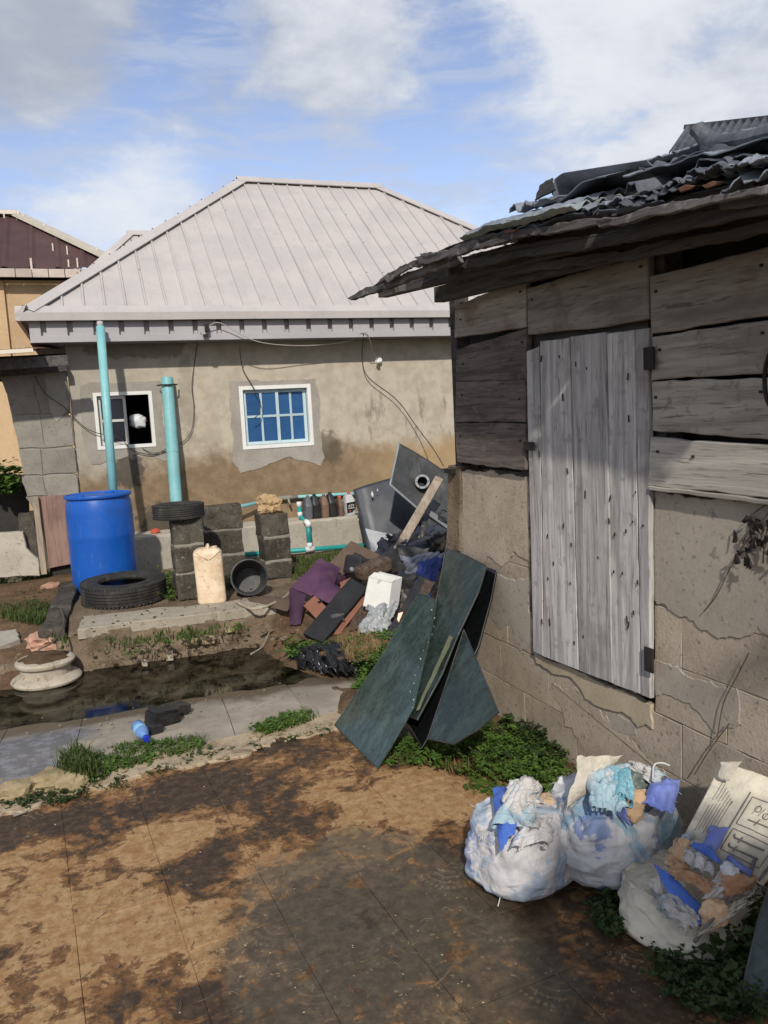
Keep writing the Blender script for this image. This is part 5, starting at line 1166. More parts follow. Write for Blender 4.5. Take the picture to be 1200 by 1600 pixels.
stC, zC = stack('block_pillar', pC.x+.0, pC.y+.12, .26, .25, .262, [.17, .225, .225], 'free standing block pillar with a crumbly rock on top', 0.06, 3)
tyre(Vector((pA.x-.05, pA.y+.16, zA-.003)), 0.215, 0.125, 0.125, 'small black tyre lying on top of the block pillar', seed=4)
single('laterite_rock', rockvf((pC.x-.03, pC.y+.10, zC+.075), (.20, .18, .17), 3, 5, .30, 2.0, 3.4), M['laterite'], 'crumbly orange brown rock perched on the block pillar', 'rock', None, False)

# --- jerrycan
jc = onZ(333, 944, .268); jc.z = .268
can = thing('jerrycan', jc+Vector((0, .07, 0)), 'tall yellowed plastic jerrycan standing in front of the block pillar', 'jerrycan')
jr = Matrix.Rotation(radians(-8), 3, 'Z'); jw, jd, jh = .232, .18, .47
def canprof(u, v):
    """u round, v up: rounded rectangle section with vertical ribs near the corners"""
    a = 2*pi*u; k = 5.0; cx_, sy = cos(a), sin(a); q = (abs(cx_)**k+abs(sy)**k)**(-1/k)
    x, y = cx_*q*jw/2, sy*q*jd/2; f = 1.0
    if v < .05: f = 1-.10*(1-v/.05)**2
    if v > .90: f = 1-.42*((v-.90)/.10)**2.2
    if .08 < v < .86 and (abs(abs(x)-jw*.36) < .012 or abs(abs(x)-jw*.44) < .006): y *= .965
    if .30 < v < .33 or .18 < v < .2: f *= .985
    lean = (v-.5)*-.012
    return jc + Vector((0, .07, 0)) + jr @ Vector((x*f+lean, y*f, jh*v*(1.0 if v < .9 else .98+.0*v)))
VF = gridvf(canprof, 96, 60); VF[1].append(tuple(i*61+60 for i in range(96))); VF[1].append(tuple(i*61 for i in range(95, -1, -1)))
mk('body', *VF, M['can'], can, smooth='auto')
hb = jc + Vector((0, .07, jh*.975))
mk('handle', *tubevf(curve([hb+jr@Vector((-.01, .05, -.005)), hb+jr@Vector((.0, .03, .022)), hb+jr@Vector((.005, -.03, .022)), hb+jr@Vector((.0, -.055, -.012))], 6), .011, 10), M['can'], can, True)
mk('neck', *tubevf([hb+jr@Vector((.055, 0, -.02)), hb+jr@Vector((.055, 0, .012))], .022, 14), M['can'], can, smooth='auto')
# V shaped shoulder crease pressed into the front
for s in (-1, 1):
    P = [jc+Vector((0, .07, 0))+jr@Vector((s*x, -jd/2-.001+dy, z)) for x, z, dy in ((.096, .445, .004), (.05, .405, .0), (.005, .372, .001))]
    mk('shoulder_crease', *tubevf(P, .006, 8), M['can'], can, True)

# --- black bucket lying on its side, mouth to the camera
bc = onZ(397, 936, .268); bc.z = .268
ax = (CAM - bc); ax.z = 0; ax.normalize(); ax = (ax + Vector((0.05, 0, 0.28))).normalized()
sx_ = ax.cross(Vector((0, 0, 1))).normalized(); sz_ = sx_.cross(ax); RB = Matrix((sx_, sz_, ax)).transposed()
bk = thing('bucket', bc, 'black plastic bucket tipped on its side between the block pillars', 'bucket')
cen = bc + Vector((0, .18, .145))
mk('body', *lathevf([(0, -.20), (.105, -.20), (.112, -.195), (.148, .08), (.156, .085), (.156, .098), (.148, .10), (.142, .095), (.106, -.188), (0, -.19)], cen, 40, RB), M['dustyp'], bk, smooth='auto')

# --- plumbing
def pipe(name, pts, r, m, par, n=14): return mk(name, *tubevf([Vector(p) for p in pts], r, n), M[m], par, True)
YP = 8.80
plumb = thing('water_pipe', onY(470, 776, YP), 'pale teal water pipe running along the foot of the bungalow wall', 'pipe')
q0, q1, q2 = onY(322, 803, 8.55), onY(437, 778, YP), onY(560, 772, YP)
pipe('tube', [q0, q1], .019, 'teal', plumb); pipe('tube', [q1, q2+Vector((.3, 0, 0))], .019, 'teal', plumb)
pipe('joint', [q1.lerp(q0, .03), q1.lerp(q2, .22)], .024, 'mortar', plumb); pipe('tap_stub', [q1.lerp(q2, .10), q1.lerp(q2, .10)+Vector((0, -.05, -.04)), q1.lerp(q2, .10)+Vector((.01, -.06, -.08))], .012, 'mortar', plumb)
riser = thing('drain_riser', onY(480, 858, 8.33), 'dark green pvc pipe with white joints climbing over the plinth', 'pipe')
a, b_, c_, d_, e_, f_ = onY(467, 785, 8.58), onY(469, 806, 8.56), onY(474, 812, 8.50), onY(481, 817, 8.36), onY(484, 852, 8.345), onY(484, 857, 8.345)
pipe('tube', [a.lerp(b_, .3), b_, c_, d_], .024, 'green', riser); pipe('tube', [d_, e_], .027, 'green', riser)
pipe('joint', [a+Vector((0, 0, .008)), a.lerp(b_, .34)], .0275, 'pvcw', riser); pipe('joint', [b_.lerp(a, .28), b_.lerp(a, -.05)], .0275, 'pvcw', riser)
pipe('joint', [c_.lerp(d_, .55), d_.lerp(c_, .12), d_+Vector((.004, -.006, -.012)), d_.lerp(e_, .16)], .031, 'pvcw', riser)
lo0, lo1 = onY(378, 867, 8.32), onY(575, 851, 8.32); mid = onY(484, 858, 8.32)
pipe('tube', [lo0, lo1+Vector((.25, 0, -.01))], .026, 'green', riser); pipe('joint', [mid+Vector((-.05, 0, 0)), mid+Vector((.05, 0, 0))], .031, 'pvcw', riser); pipe('joint', [mid+Vector((0, 0, .01)), mid+Vector((0, .0, .07))], .030, 'pvcw', riser)
pipe('joint', [lo0+Vector((-.08, 0, -.01)), lo0+Vector((.01, 0, 0))], .03, 'pvcw', riser)

# --- row of oil bottles on the plinth
def oilbottle(x, y0, y1, wpx, m, label, Y=8.60, capm=None, lean=0.0, kind='can', seed=0):
    base = onY(x, y0, Y); base.z = .622; topz = onY(x, y1, Y).z; h = topz-base.z; w = wpx/1240*8.45
    t = thing('oil_bottle', base, label, 'bottle', 'old oil bottles in a row on the plinth')
    d = .20
    def g(u, v):
        aa = 2*pi*u; k = 4.0; q = (abs(cos(aa))**k+abs(sin(aa))**k)**(-1/k)
        fw = 1.0; fd = 1.0; ox = 0.0
        if v > .62: s = (v-.62)/.38; fw = 1-.45*s**1.6; fd = 1-.62*s**1.1; ox = 0
        if v < .04: fw *= .94; fd *= .94
        return base + Vector((cos(aa)*q*w/2*fw + lean*v*h + w*.04*nz(seed, v*6), sin(aa)*q*d/2*fd - .035*max(0, v-.62), v*h*.96))
    VF = gridvf(g, 32, 26); VF[1].append(tuple(i*27+26 for i in range(32))); VF[1].append(tuple(i*27 for i in range(31, -1, -1)))
    mk('body', *VF, M[m], t, smooth='auto')
    tc_ = base+Vector((lean*h, -.03, h*.955)); mk('cap', *lathevf([(.019, 0), (.020, .004), (.020, .024), (.017, .028), (0, .028)], tc_, 16), M[capm or m], t, smooth='auto')
    return t, base, h, w
oilbottle(481, 816, 776, 14, 'greybottle', 'smoky grey bottle at the left end of the oil bottle row', seed=1, lean=.03)
oilbottle(494, 815.5, 773, 16, 'blackp', 'black bottle second in the row, beside the smoky one', seed=2, lean=-.05)
oilbottle(507, 814, 774, 14, 'brownbottle', 'long necked brown bottle in the middle of the oil bottle row', seed=3)
oilbottle(520, 813, 770, 15, 'blackp', 'broad black bottle just right of the brown long necked one', seed=4, lean=-.10)
oilbottle(531, 811, 777, 9, 'brownbottle', 'small brown bottle with a red cap', capm='red', seed=5)
t, bb, h, w = oilbottle(545.5, 808, 770.5, 19, 'atf', 'silver bottle with a black label and red cap', capm='red', seed=6)
lf = bb.y-.104
lab = mk('label', *slabvf([Vector((bb.x-w*.40, lf, bb.z+.03)), Vector((bb.x+.01, lf, bb.z+.035)), Vector((bb.x+w*.42, lf, bb.z+.085)), Vector((bb.x+w*.42, lf, bb.z+h*.64)), Vector((bb.x-w*.40, lf, bb.z+h*.60))], (0, -1, 0), .003, .1, 0, .0005), M['blackp'], t)
fc = bpy.data.curves.new('lettering', 'FONT'); fc.body = 'ATF'; fc.size = .040; fc.extrude = .0006; fc.align_x = 'CENTER'
fo = bpy.data.objects.new('lettering', fc); dg = bpy.context.evaluated_depsgraph_get()
COL.objects.link(fo); bpy.context.view_layer.update(); me = bpy.data.meshes.new_from_object(fo.evaluated_get(bpy.context.evaluated_depsgraph_get())); COL.objects.unlink(fo); bpy.data.objects.remove(fo)
me.materials.clear(); me.materials.append(M['white']); lo = bpy.data.objects.new('lettering', me); link(lo, t, Vector((bb.x, lf-.0045, bb.z+h*.40))); lo.rotation_euler = (pi/2, 0, 0)
mk('label_stripe', *slabvf([Vector((bb.x-w*.30, lf-.0035, bb.z+h*.335)), Vector((bb.x+w*.32, lf-.0035, bb.z+h*.335)), Vector((bb.x+w*.32, lf-.0035, bb.z+h*.36)), Vector((bb.x-w*.30, lf-.0035, bb.z+h*.36))], (0, -1, 0), .001, .1, 0, .0002), M['white'], t)
mk('label_dot', *lathevf([(0, 0), (.008, 0), (.008, .001), (0, .001)], Vector((bb.x-.02, lf-.004, bb.z+h*.22)), 14, Matrix.Rotation(pi/2, 3, 'X')), M['red'], t)

# --- crumpled packet on the plinth, wires, lamp
pkt = onZ(243, 832, .63); single('foil_packet', rough(rockvf(pkt+Vector((0, 0, .018)), (.10, .07, .045), 2, 2, .5, 3), .01, 40), M['red'], 'small crumpled red packet on the plinth right of the drum', 'packet')
def wire(pts, Y, r, m, label):
    P = curve([onY(x, y, yy) for (x, y), yy in zip(pts, Y if isinstance(Y, (list, tuple)) else [Y]*len(pts))], 8)
    return single('cable', tubevf(P, r, 6), M[m], label, 'cable', 'loose cables on the bungalow front', True)
yw = YF-.03; ye = 8.46
wire([(326, 510), (345, 505), (400, 533), (470, 540), (540, 534), (568, 519), (578, 532), (585, 562)], [ye, 8.44, 8.5, 8.6, 8.6, 8.5, 8.55, 8.80], .0045, 'wirep', 'pale cable looping from the eave box to the wall lamp')
wire([(314, 520), (308, 540), (300, 600), (303, 640), (297, 678), (270, 700), (240, 708), (222, 700)], [8.5, yw, yw, yw, yw, yw, yw, yw], .004, 'wire', 'thin cable dropping from the eave box to beside the wide pipe')
wire([(54, 588), (72, 616), (100, 636), (128, 664), (150, 676), (186, 684), (208, 704), (240, 710), (262, 700)], [YA-.02, YA-.03, YA-.03, YF-.05, YF-.06, YF-.06, yw, yw, yw], .0045, 'wire', 'dark cable sagging from the grey block wall past the left window')
wire([(374, 540), (379, 575), (394, 602), (406, 625), (405, 645), (395, 655)], [8.60, yw-.01, yw-.02, yw-.05, yw-.06, yw-.04], .005, 'wire', 'short dark cable hanging over the blue paned window')
wire([(568, 522), (566, 560), (576, 590), (620, 625), (652, 668), (676, 700), (693, 728)], [8.5, YF-.06, YF-.07, YF-.09, YF-.12, 8.5, 8.1], .0055, 'wire', 'long dark cable running down the wall to the shed corner')
jb = thing('eave_box', onY(323, 512, 8.47), 'small black box fixed under the eave of the bungalow', 'junction box')
mk('case', *boxvf(onY(323, 512, 8.47), (.04, .05, .085), None, .006), M['iron'], jb); mk('gland', *boxvf(onY(321, 524, 8.48), (.05, .04, .022), None, .004), M['iron'], jb)
wl = thing('wall_lamp', onY(591, 563, YF-.03), 'small white lamp holder high on the bungalow wall', 'lamp')
mk('holder', *lathevf([(0, 0), (.045, 0), (.045, .012), (.026, .03), (.026, .06), (0, .06)], onY(591, 563, YF-.002), 20, Matrix.Rotation(pi/2, 3, 'X')), M['lamp'], wl, smooth='auto')
mk('bulb', *rockvf(onY(591, 565, YF-.085), (.05, .06, .05), 1, 2, 0, 1, 2), M['white'], wl, True)

# ================================================================== LEFT FOREGROUND
def beamrough(a, b, w, h, m, label, cat, seed):
    single('kerb_beam', rough(subdivide(beamvf(a, b, w, h, (0, 0, 1), .012), 5), .022, 7, seed), M[m], label, cat, None, 'auto')
beamrough(onZ(112, 908, .34)+Vector((0, 0, -.07)), onZ(80, 985, .26)+Vector((0, 0, -.07)), .17, .17, 'mossblock', 'fallen concrete kerb beam lying left of the tyre', 'kerb', 3)
single('broken_brick', rockvf(onZ(68, 1003, .16), (.22, .2, .14), 8, 3, .4, 2.5, 4), M['pinkrock'], 'broken red brick rubble at the near end of the kerb beam', 'brick')
# ivory cement column base standing in the gutter
cb = onZ(71, 1080, -.03); cb.z = -.10
cbs = thing('column_base', cb, 'stained ivory cement column base standing in the gutter water', 'column base')
zc = .96
mk('moulding', *lathevf([(r*1.04, z*zc) for r, z in [(.195, 0), (.20, .05), (.20, .075), (.228, .090), (.233, .105), (.222, .122), (.190, .138), (.166, .146), (.164, .205), (.176, .211), (.192, .220), (.195, .238), (.184, .254), (.162, .260)]], cb+Vector((0, .22, 0)), 48, None, wob=.045, seed=3), M['ivory'], cbs, smooth='auto')
mk('soil_fill', *rough(lathevf([(r*1.04, z*zc) for r, z in [(.0, .290), (.08, .285), (.13, .272), (.165, .258), (.165, .24)]], cb+Vector((0, .22, 0)), 30, None), .02, 16), M['soil'], cbs, True)
rr_ = random.Random(12)
def stones(pts, m, label, group, nm='stone'):
    for i, (x, y, s, z, lb) in enumerate(pts):
        p = onZ(x, y, z); single(nm, rockvf(p+Vector((0, 0, s*.22)), (s, s*rr_.uniform(.7, 1), s*rr_.uniform(.5, .75)), x*.13, 3, .3, 2.2, 3.0), M[m], lb, 'rock', group, 'auto')
stones([(80, 925, .17, .18, 'rounded pinkish stone in the grass left of the kerb beam')], 'pinkrock', '', None)
stones([(78, 1230, .17, .0, 'buff stone under the grass tuft, left of its pair'), (116, 1232, .15, .0, 'buff stone under the grass tuft, right of its pair'), (28, 1246, .15, .0, 'flat buff stone at the very left of the yard edge')], 'buffrock', '', 'stones along the yard edge')
stones([(12, 1060, .20, -.02, 'grey brown stone at the left frame edge beside the column base'), (108, 1018, .17, .10, 'lump of rubble leaning on the platform end behind the column base'), (38, 1030, .17, .04, 'rubble lump left behind the column base')], 'platform', '', 'rubble by the column base')
for i, (x, y, s, lb) in enumerate([(266, 1030, .07, 'small pale tile chip standing at the gutter foot'), (226, 1040, .05, 'buff pebble on the gutter edge')]):
    p = onZ(x, y, .0); single('chip', rough(boxvf(p+Vector((0, .0, s*.4)), (s*.7, s*.3, s), .2, .004), .01, 20, i), M['ivory'], lb, 'chip')
for i, (x, y, s, lb) in enumerate([(300, 1002, .10, 'brown stone set in the ragged platform face, near its middle'), (325, 1000, .12, 'larger flat brown stone in the platform face, right of the middle one'), (360, 985, .07, 'little brown stone high in the platform face towards the bucket')]):
    p = onY(x, y, 6.06); single('stone', rockvf(p, (s, s*.7, s*.55), i+3.3, 3, .25, 2.4, 3), M['buffrock'], lb, 'rock', 'stones in the platform face', 'auto')
# drink bottle
ba, bb2 = onZ(214, 1134, .05), onZ(233, 1160, .045); dv = (bb2-ba); L = .235; dv.normalize(); bb2 = ba+dv*L
sx_ = dv.cross(Vector((0, 0, 1))).normalized(); R3 = Matrix((sx_, dv.cross(sx_)*-1, dv)).transposed()
db = thing('drink_bottle', ba, 'blue plastic drink bottle lying on the cement path', 'bottle')
ba.z = .052
mk('body', *lathevf([(0, 0), (.028, .002), (.036, .012), (.036, .05), (.034, .055), (.037, .06), (.037, .13), (.033, .15), (.018, .19), (.013, .2), (.013, .212), (0, .212)], ba, 28, R3), M['bluebottle'], db, smooth='auto')
mk('label', *lathevf([(.0376, .065), (.0378, .066), (.0378, .11), (.0376, .111)], ba, 28, R3), M['bluelabel'], db, smooth='auto')
mk('cap', *lathevf([(.0185, .203), (.0195, .206), (.0195, .230), (.017, .235), (0, .235)], ba, 20, R3), M['bluecap'], db, smooth='auto')
# black moulded car part on the path
cp = onZ(268, 1140, .0); cpt = thing('moulded_car_part', cp, 'black moulded plastic car part lying beside the blue bottle', 'car part')
rz = radians(22); Rz = Matrix.Rotation(rz, 3, 'Z')
for nm, c, s in (('housing', (0, .10, .045), (.17, .13, .08)), ('lid', (.01, .105, .09), (.15, .11, .02)), ('socket', (-.105, .0, .03), (.075, .09, .07)), ('arm', (.13, .17, .045), (.13, .10, .06)), ('bracket', (.07, .20, .06), (.22, .03, .03)), ('rib', (0, .045, .06), (.12, .02, .03))):
    mk(nm, *rough(boxvf(cp+Rz@Vector(c), s, Rz @ Matrix.Rotation(.12*s[0]*9, 3, 'Y'), .008), .006, 14), M['blackp'], cpt, smooth='auto')
single('twig', tubevf(curve([onZ(92, 945, .30), onZ(100, 970, .32), onZ(86, 1000, .3), onZ(60, 1015, .25)], 6), .007, 6), M['twig'], 'thin bent rod hooked over the kerb beam', 'rod')
# ================================================================== JUNK PILE BETWEEN THE PILLAR AND THE SHED
def pp(*a): return [onY(x, y, Y) for x, y, Y in a]
# dark car bonnet leaning on the plinth
bn = thing('car_bonnet', onY(640, 880, 7.9), 'dark dusty navy car bonnet standing on edge against the bungalow plinth', 'bonnet')
A_, B_, C_, D_ = pp((583, 892, 7.85), (750, 915, 7.85), (745, 728, 8.25), (553, 764, 8.25))
def bonnet(u, v):
    p = bil(A_, B_, C_, D_)(u, v); n = Vector((0, -1, .3)).normalized()
    return p + n*(.07*sin(pi*min(1, u*1.0))*sin(pi*(.15+.8*v)) + .010*fbm(p*3, 3) - .04*max(0, .07-u)*14 ) + Vector((0, 0, .055*sin(pi*u)*v)) + Vector((-.0, 0, 0))
mk('skin', *gridvf(bonnet, 40, 30, .012), M['navy'], bn, True)
mk('crease', *tubevf([bonnet(u, .42+.25*(1-u))+Vector((0, -.004, 0)) for u in np.linspace(.38, .98, 14)], .006, 6), M['navy'], bn, True)
for (x, y, s) in ((582, 772, .035), (590, 766, .016), (560, 812, .012)): mk('paint_chip', *rough(slabvf([onY(x-s*60, y, 8.08), onY(x, y-s*160, 8.08), onY(x+s*60, y, 8.08), onY(x+s*20, y+s*160, 8.08)], (0, -1, .3), .004, .01, .006, .001), 0, 1), M['white'], bn)
# moulded tray with a round collar
tr_ = thing('moulded_tray', onY(660, 850, 7.5), 'big dark plastic moulded tray with a round collar propped on the pile', 'tray')
q = pp((610, 757, 7.45), (712, 846, 7.30), (728, 762, 7.55), (624, 692, 7.75))
def tray(u, v):
    p = bil(*q)(u, v); n = Vector((-.35, -1, .35)).normalized()
    return p + n*(-.05*(4*u*(1-u))*(4*v*(1-v)) + .010*fbm(p*4, 3)) + Vector((0, 0, .018*sin(pi*u)*v*1.5))
mk('panel', *gridvf(tray, 30, 24, .008), M['dustyp'], tr_, True)
mk('rim', *tubevf([tray(0, v) + Vector((-.006, -.008, 0)) for v in np.linspace(1, 0, 12)] + [tray(u, 0)+Vector((-.004, -.008, -.004)) for u in np.linspace(.05, 1, 16)], .012, 8), M['greyp'], tr_, True)
cc = tray(.42, .52); cn = Vector((-.45, -1, .30)).normalized(); sx_ = cn.cross(UPZ).normalized(); R3 = Matrix((sx_, sx_.cross(cn)*-1, cn)).transposed()
mk('collar', *lathevf([(.10, -.10), (.080, .06), (.074, .12), (.056, .12), (.056, .115), (.060, .06), (.062, -.02)], cc, 28, R3), M['dustyp'], tr_, smooth='auto')
mk('collar_ring', *lathevf([(.052, .119), (.052, .126), (.074, .126), (.074, .118)], cc, 28, R3, closed=True), M['greyp'], tr_, smooth='auto')
for k in range(6):
    a = k*pi/3; mk('ring_hole', *lathevf([(0, .1265), (.006, .1265), (.006, .128), (0, .128)], cc+R3@Vector((.063*cos(a), .063*sin(a), 0)), 8, R3), M['iron'], tr_)
lt = thing('slotted_panel', onY(690, 850, 7.2), 'grey moulded plastic panel with a dark slot below the big tray', 'panel')
mk('panel', *sheetvf(*pp((648, 858, 7.1), (722, 880, 7.1), (722, 800, 7.3), (665, 800, 7.3)), 14, 12, .015, .03, .006, 5, 4), M['dustyp'], lt, smooth='auto')
mk('lip', *beamvf(*pp((667, 798, 7.22), (708, 828, 7.15)), .02, .05), M['greyp'], lt)
P = curve(pp((685, 806, 7.14), (692, 797, 7.14), (706, 806, 7.13), (712, 815, 7.12), (700, 816, 7.13), (685, 806, 7.14)), 6); mk('slot_rim', *tubevf(P, .008, 6), M['blackp'], lt, True)
# weathered batten
pt = thing('wooden_batten', onY(612, 872, 6.75), 'pale weathered wooden batten leaning across the junk pile', 'batten')
mk('batten', *rough(subdivide(beamvf(onY(609, 880, 6.75), onY(686, 748, 7.15), .085, .052, (-.6, -1, 0), .004), 3), .004, 9, 2), M['beam'], pt, smooth='auto')
# silver body panel, black moulded pieces, cloths
single('body_panel', sheetvf(*pp((588, 892, 7.1), (618, 890, 7.0), (632, 840, 7.2), (572, 826, 7.35)), 14, 12, .010, .02, .006, 6, 3, edge=.03), M['silver'], 'crumpled silver body panel wedged under the wooden batten', 'car panel', None, 'auto')
lump = lambda name, x, y, Y, s, m, label, cat, seed, amp=.45, pw=3, sc=2.2, rot=None: single(name, rough(rockvf(onY(x, y, Y), s, seed, 4, amp, sc, pw, rot), .012, 22, seed), M[m], label, cat, None, True)
lump('engine_cover', 630, 850, 6.95, (.24, .18, .22), 'blackp', 'black jagged engine cover beside the silver body panel', 'car part', 2)
single('seat_cloth', drapevf(*pp((590, 885, 6.7), (700, 900, 6.7), (702, 828, 7.0), (640, 815, 7.1)), 3, .035, .03, 8, 80, .008), M['clothnavy'], 'crumpled dark navy seat cloth in the middle of the pile', 'cloth', None, True)
lump('cable_bundle', 688, 850, 6.75, (.20, .15, .17), 'iron', 'tangle of black cable under the slotted panel', 'cables', 7, .6, 2.2, 3)
single('grey_cloth', drapevf(*pp((620, 905, 6.35), (668, 912, 6.35), (690, 868, 6.6), (626, 872, 6.6)), 3, .022, .02, 3, 60, .008), M['clothgrey'], 'grey blue crumpled cloth under the batten foot', 'cloth', None, True)
single('blue_cloth', drapevf(*pp((640, 925, 6.05), (668, 945, 6.0), (690, 872, 6.4), (655, 880, 6.4)), 3, .018, .016, 6, 60, .008), M['clothblue'], 'royal blue cloth hanging right of the white carton', 'cloth', None, True)
single('slate_cloth', drapevf(*pp((582, 868, 6.9), (622, 880, 6.8), (632, 846, 7.0), (596, 842, 7.1)), 2.5, .018, .016, 9, 50, .008), M['clothnavy'], 'small folded dark cloth beside the silver panel', 'cloth', None, True)
# brown board, purple trim
single('fibre_board', sheetvf(*pp((500, 896, 6.45), (548, 928, 6.30), (604, 874, 6.55), (548, 845, 6.70)), 14, 12, .012, .02, .006, 5, 2, edge=.02), M['brownboard'], 'bent brown fibre board behind the purple trim', 'board', None, 'auto')
pu = thing('door_trim', onY(470, 970, 6.1), 'purple fabric car door trim flopping over the platform edge', 'car trim')
mk('upper', *sheetvf(*pp((455, 918, 6.12), (512, 944, 6.0), (531, 888, 6.35), (500, 872, 6.45)), 18, 16, .016, .05, .010, 6, 3, edge=.03), M['purple'], pu, smooth='auto')
mk('armrest', *sheetvf(*pp((487, 930, 5.98), (530, 952, 5.85), (548, 926, 6.0), (505, 906, 6.12)), 14, 10, .02, .04, .006, 6, 5, edge=.02), M['purple'], pu, smooth='auto')
mk('lower', *sheetvf(*pp((453, 978, 5.86), (470, 976, 5.82), (478, 930, 5.98), (452, 918, 6.10)), 14, 14, .016, .03, .010, 6, 7, edge=.03), M['purpled'], pu, smooth='auto')
rbp = thing('red_trim_board', onY(492, 955, 5.9), 'small red brown trim board under the purple door trim', 'board')
mk('board', *slabvf(pp((474, 946, 5.9), (499, 972, 5.80), (516, 954, 5.86), (492, 930, 5.97)), (-.2, -1, .5), .02, .03, .004, .003), M['redboard'], rbp)
mk('clip', *boxvf(onY(500, 940, 5.92), (.04, .015, .012), .5), M['iron'], rbp)
# mirror-like black moulding with a brown padded top
mm = thing('padded_moulding', onY(580, 890, 6.15), 'black plastic moulding with a rounded dusty brown lid on top of the pile', 'car part')
mk('tray', *rough(subdivide(boxvf(onY(566, 886, 6.25), (.26, .20, .16), Matrix.Rotation(.5, 3, 'Z') @ Matrix.Rotation(.35, 3, 'Y'), .03), 3), .014, 9, 2), M['blackp'], mm, smooth='auto')
mk('lid', *rough(rockvf(onY(583, 888, 6.10), (.33, .16, .13), 2, 4, .06, 1.5, 4, Matrix.Rotation(.2, 3, 'Z') @ Matrix.Rotation(-.18, 3, 'Y')), .008, 9), M['darkwood'], mm, smooth='auto')
mk('latch', *lathevf([(0, 0), (.016, 0), (.016, .02), (0, .022)], onY(549, 889, 6.03), 14, Matrix.Rotation(pi/2, 3, 'X')), M['greyp'], mm, smooth='auto')
# long black foam board, brown planks
single('foam_board', rough(subdivide(slabvf(pp((473, 990, 5.62), (505, 1004, 5.55), (575, 918, 5.95), (548, 902, 6.05)), (-.3, -1, .7), .05, .2, .004, .006), 2), .006, 9), M['blackfoam'], 'long black foam board sloping down to the gutter', 'board', None, 'auto')
single('wet_plank', slabvf(pp((505, 1010, 5.60), (516, 1014, 5.58), (572, 930, 6.0), (560, 922, 6.05)), (-.3, -1, .7), .03, .05, .006, .003, 2), M['darkwood'], 'narrow dark wet plank beside the foam board', 'plank')
single('brown_plank', slabvf(pp((535, 1002, 5.62), (556, 1008, 5.60), (590, 930, 5.95), (570, 922, 6.02)), (-.3, -1, .7), .03, .05, .006, .003, 5), M['darkwood'], 'broad brown plank under the white carton', 'plank')
single('red_strip', slabvf(pp((520, 992, 5.66), (532, 990, 5.66), (574, 935, 5.93), (566, 930, 5.96)), (-.3, -1, .7), .02, .05, .004, .003, 8), M['redboard'], 'thin reddish strip between the two brown planks', 'strip')
# white carton
a, b, c, d = pp((567, 946, 5.78), (606, 955, 5.66), (612, 911, 5.78), (576, 902, 5.90))
bk_ = Vector((.13, .10, .015)); top_ = d-a
cart = thing('carton', (a+b)/2, 'open white carton box near the middle of the junk pile', 'box')
def facep(nm, p, m): mk(nm, *slabvf(p, (p[1]-p[0]).cross(p[2]-p[0]), .004, .3, 0, .0008), m, cart)
facep('front', [a, b, c, d], M['boxw']); facep('side', [b+Vector((.002, 0, 0)), b+bk_, c+bk_, c+Vector((.002, 0, 0))], M['boxg']); facep('back', [a+bk_, b+bk_, c+bk_, d+bk_], M['boxg']); facep('left_side', [a, d, d+bk_, a+bk_], M['boxg'])
facep('flap', [c, d, d+bk_*.55+UPZ*.012, c+bk_*.55+UPZ*.012], M['boxw']); facep('bottom', [a, b, b+bk_, a+bk_], M['boxg'])
mk('finger_notch', *lathevf([(0, 0), (.022, 0), (.022, .0015), (0, .0015)], (c+d)/2 + (a-d)*.06 + Vector((-.002, -.004, 0)), 16, Matrix.Rotation(pi/2, 3, 'X')), M['boxg'], cart)
single('plastic_film', drapevf(*pp((556, 990, 5.50), (604, 996, 5.48), (618, 948, 5.75), (575, 950, 5.75)), 3, .022, .03, 3, 70, .003, .14), M['filmg'], 'crumpled white plastic film below the carton', 'film', None, True)
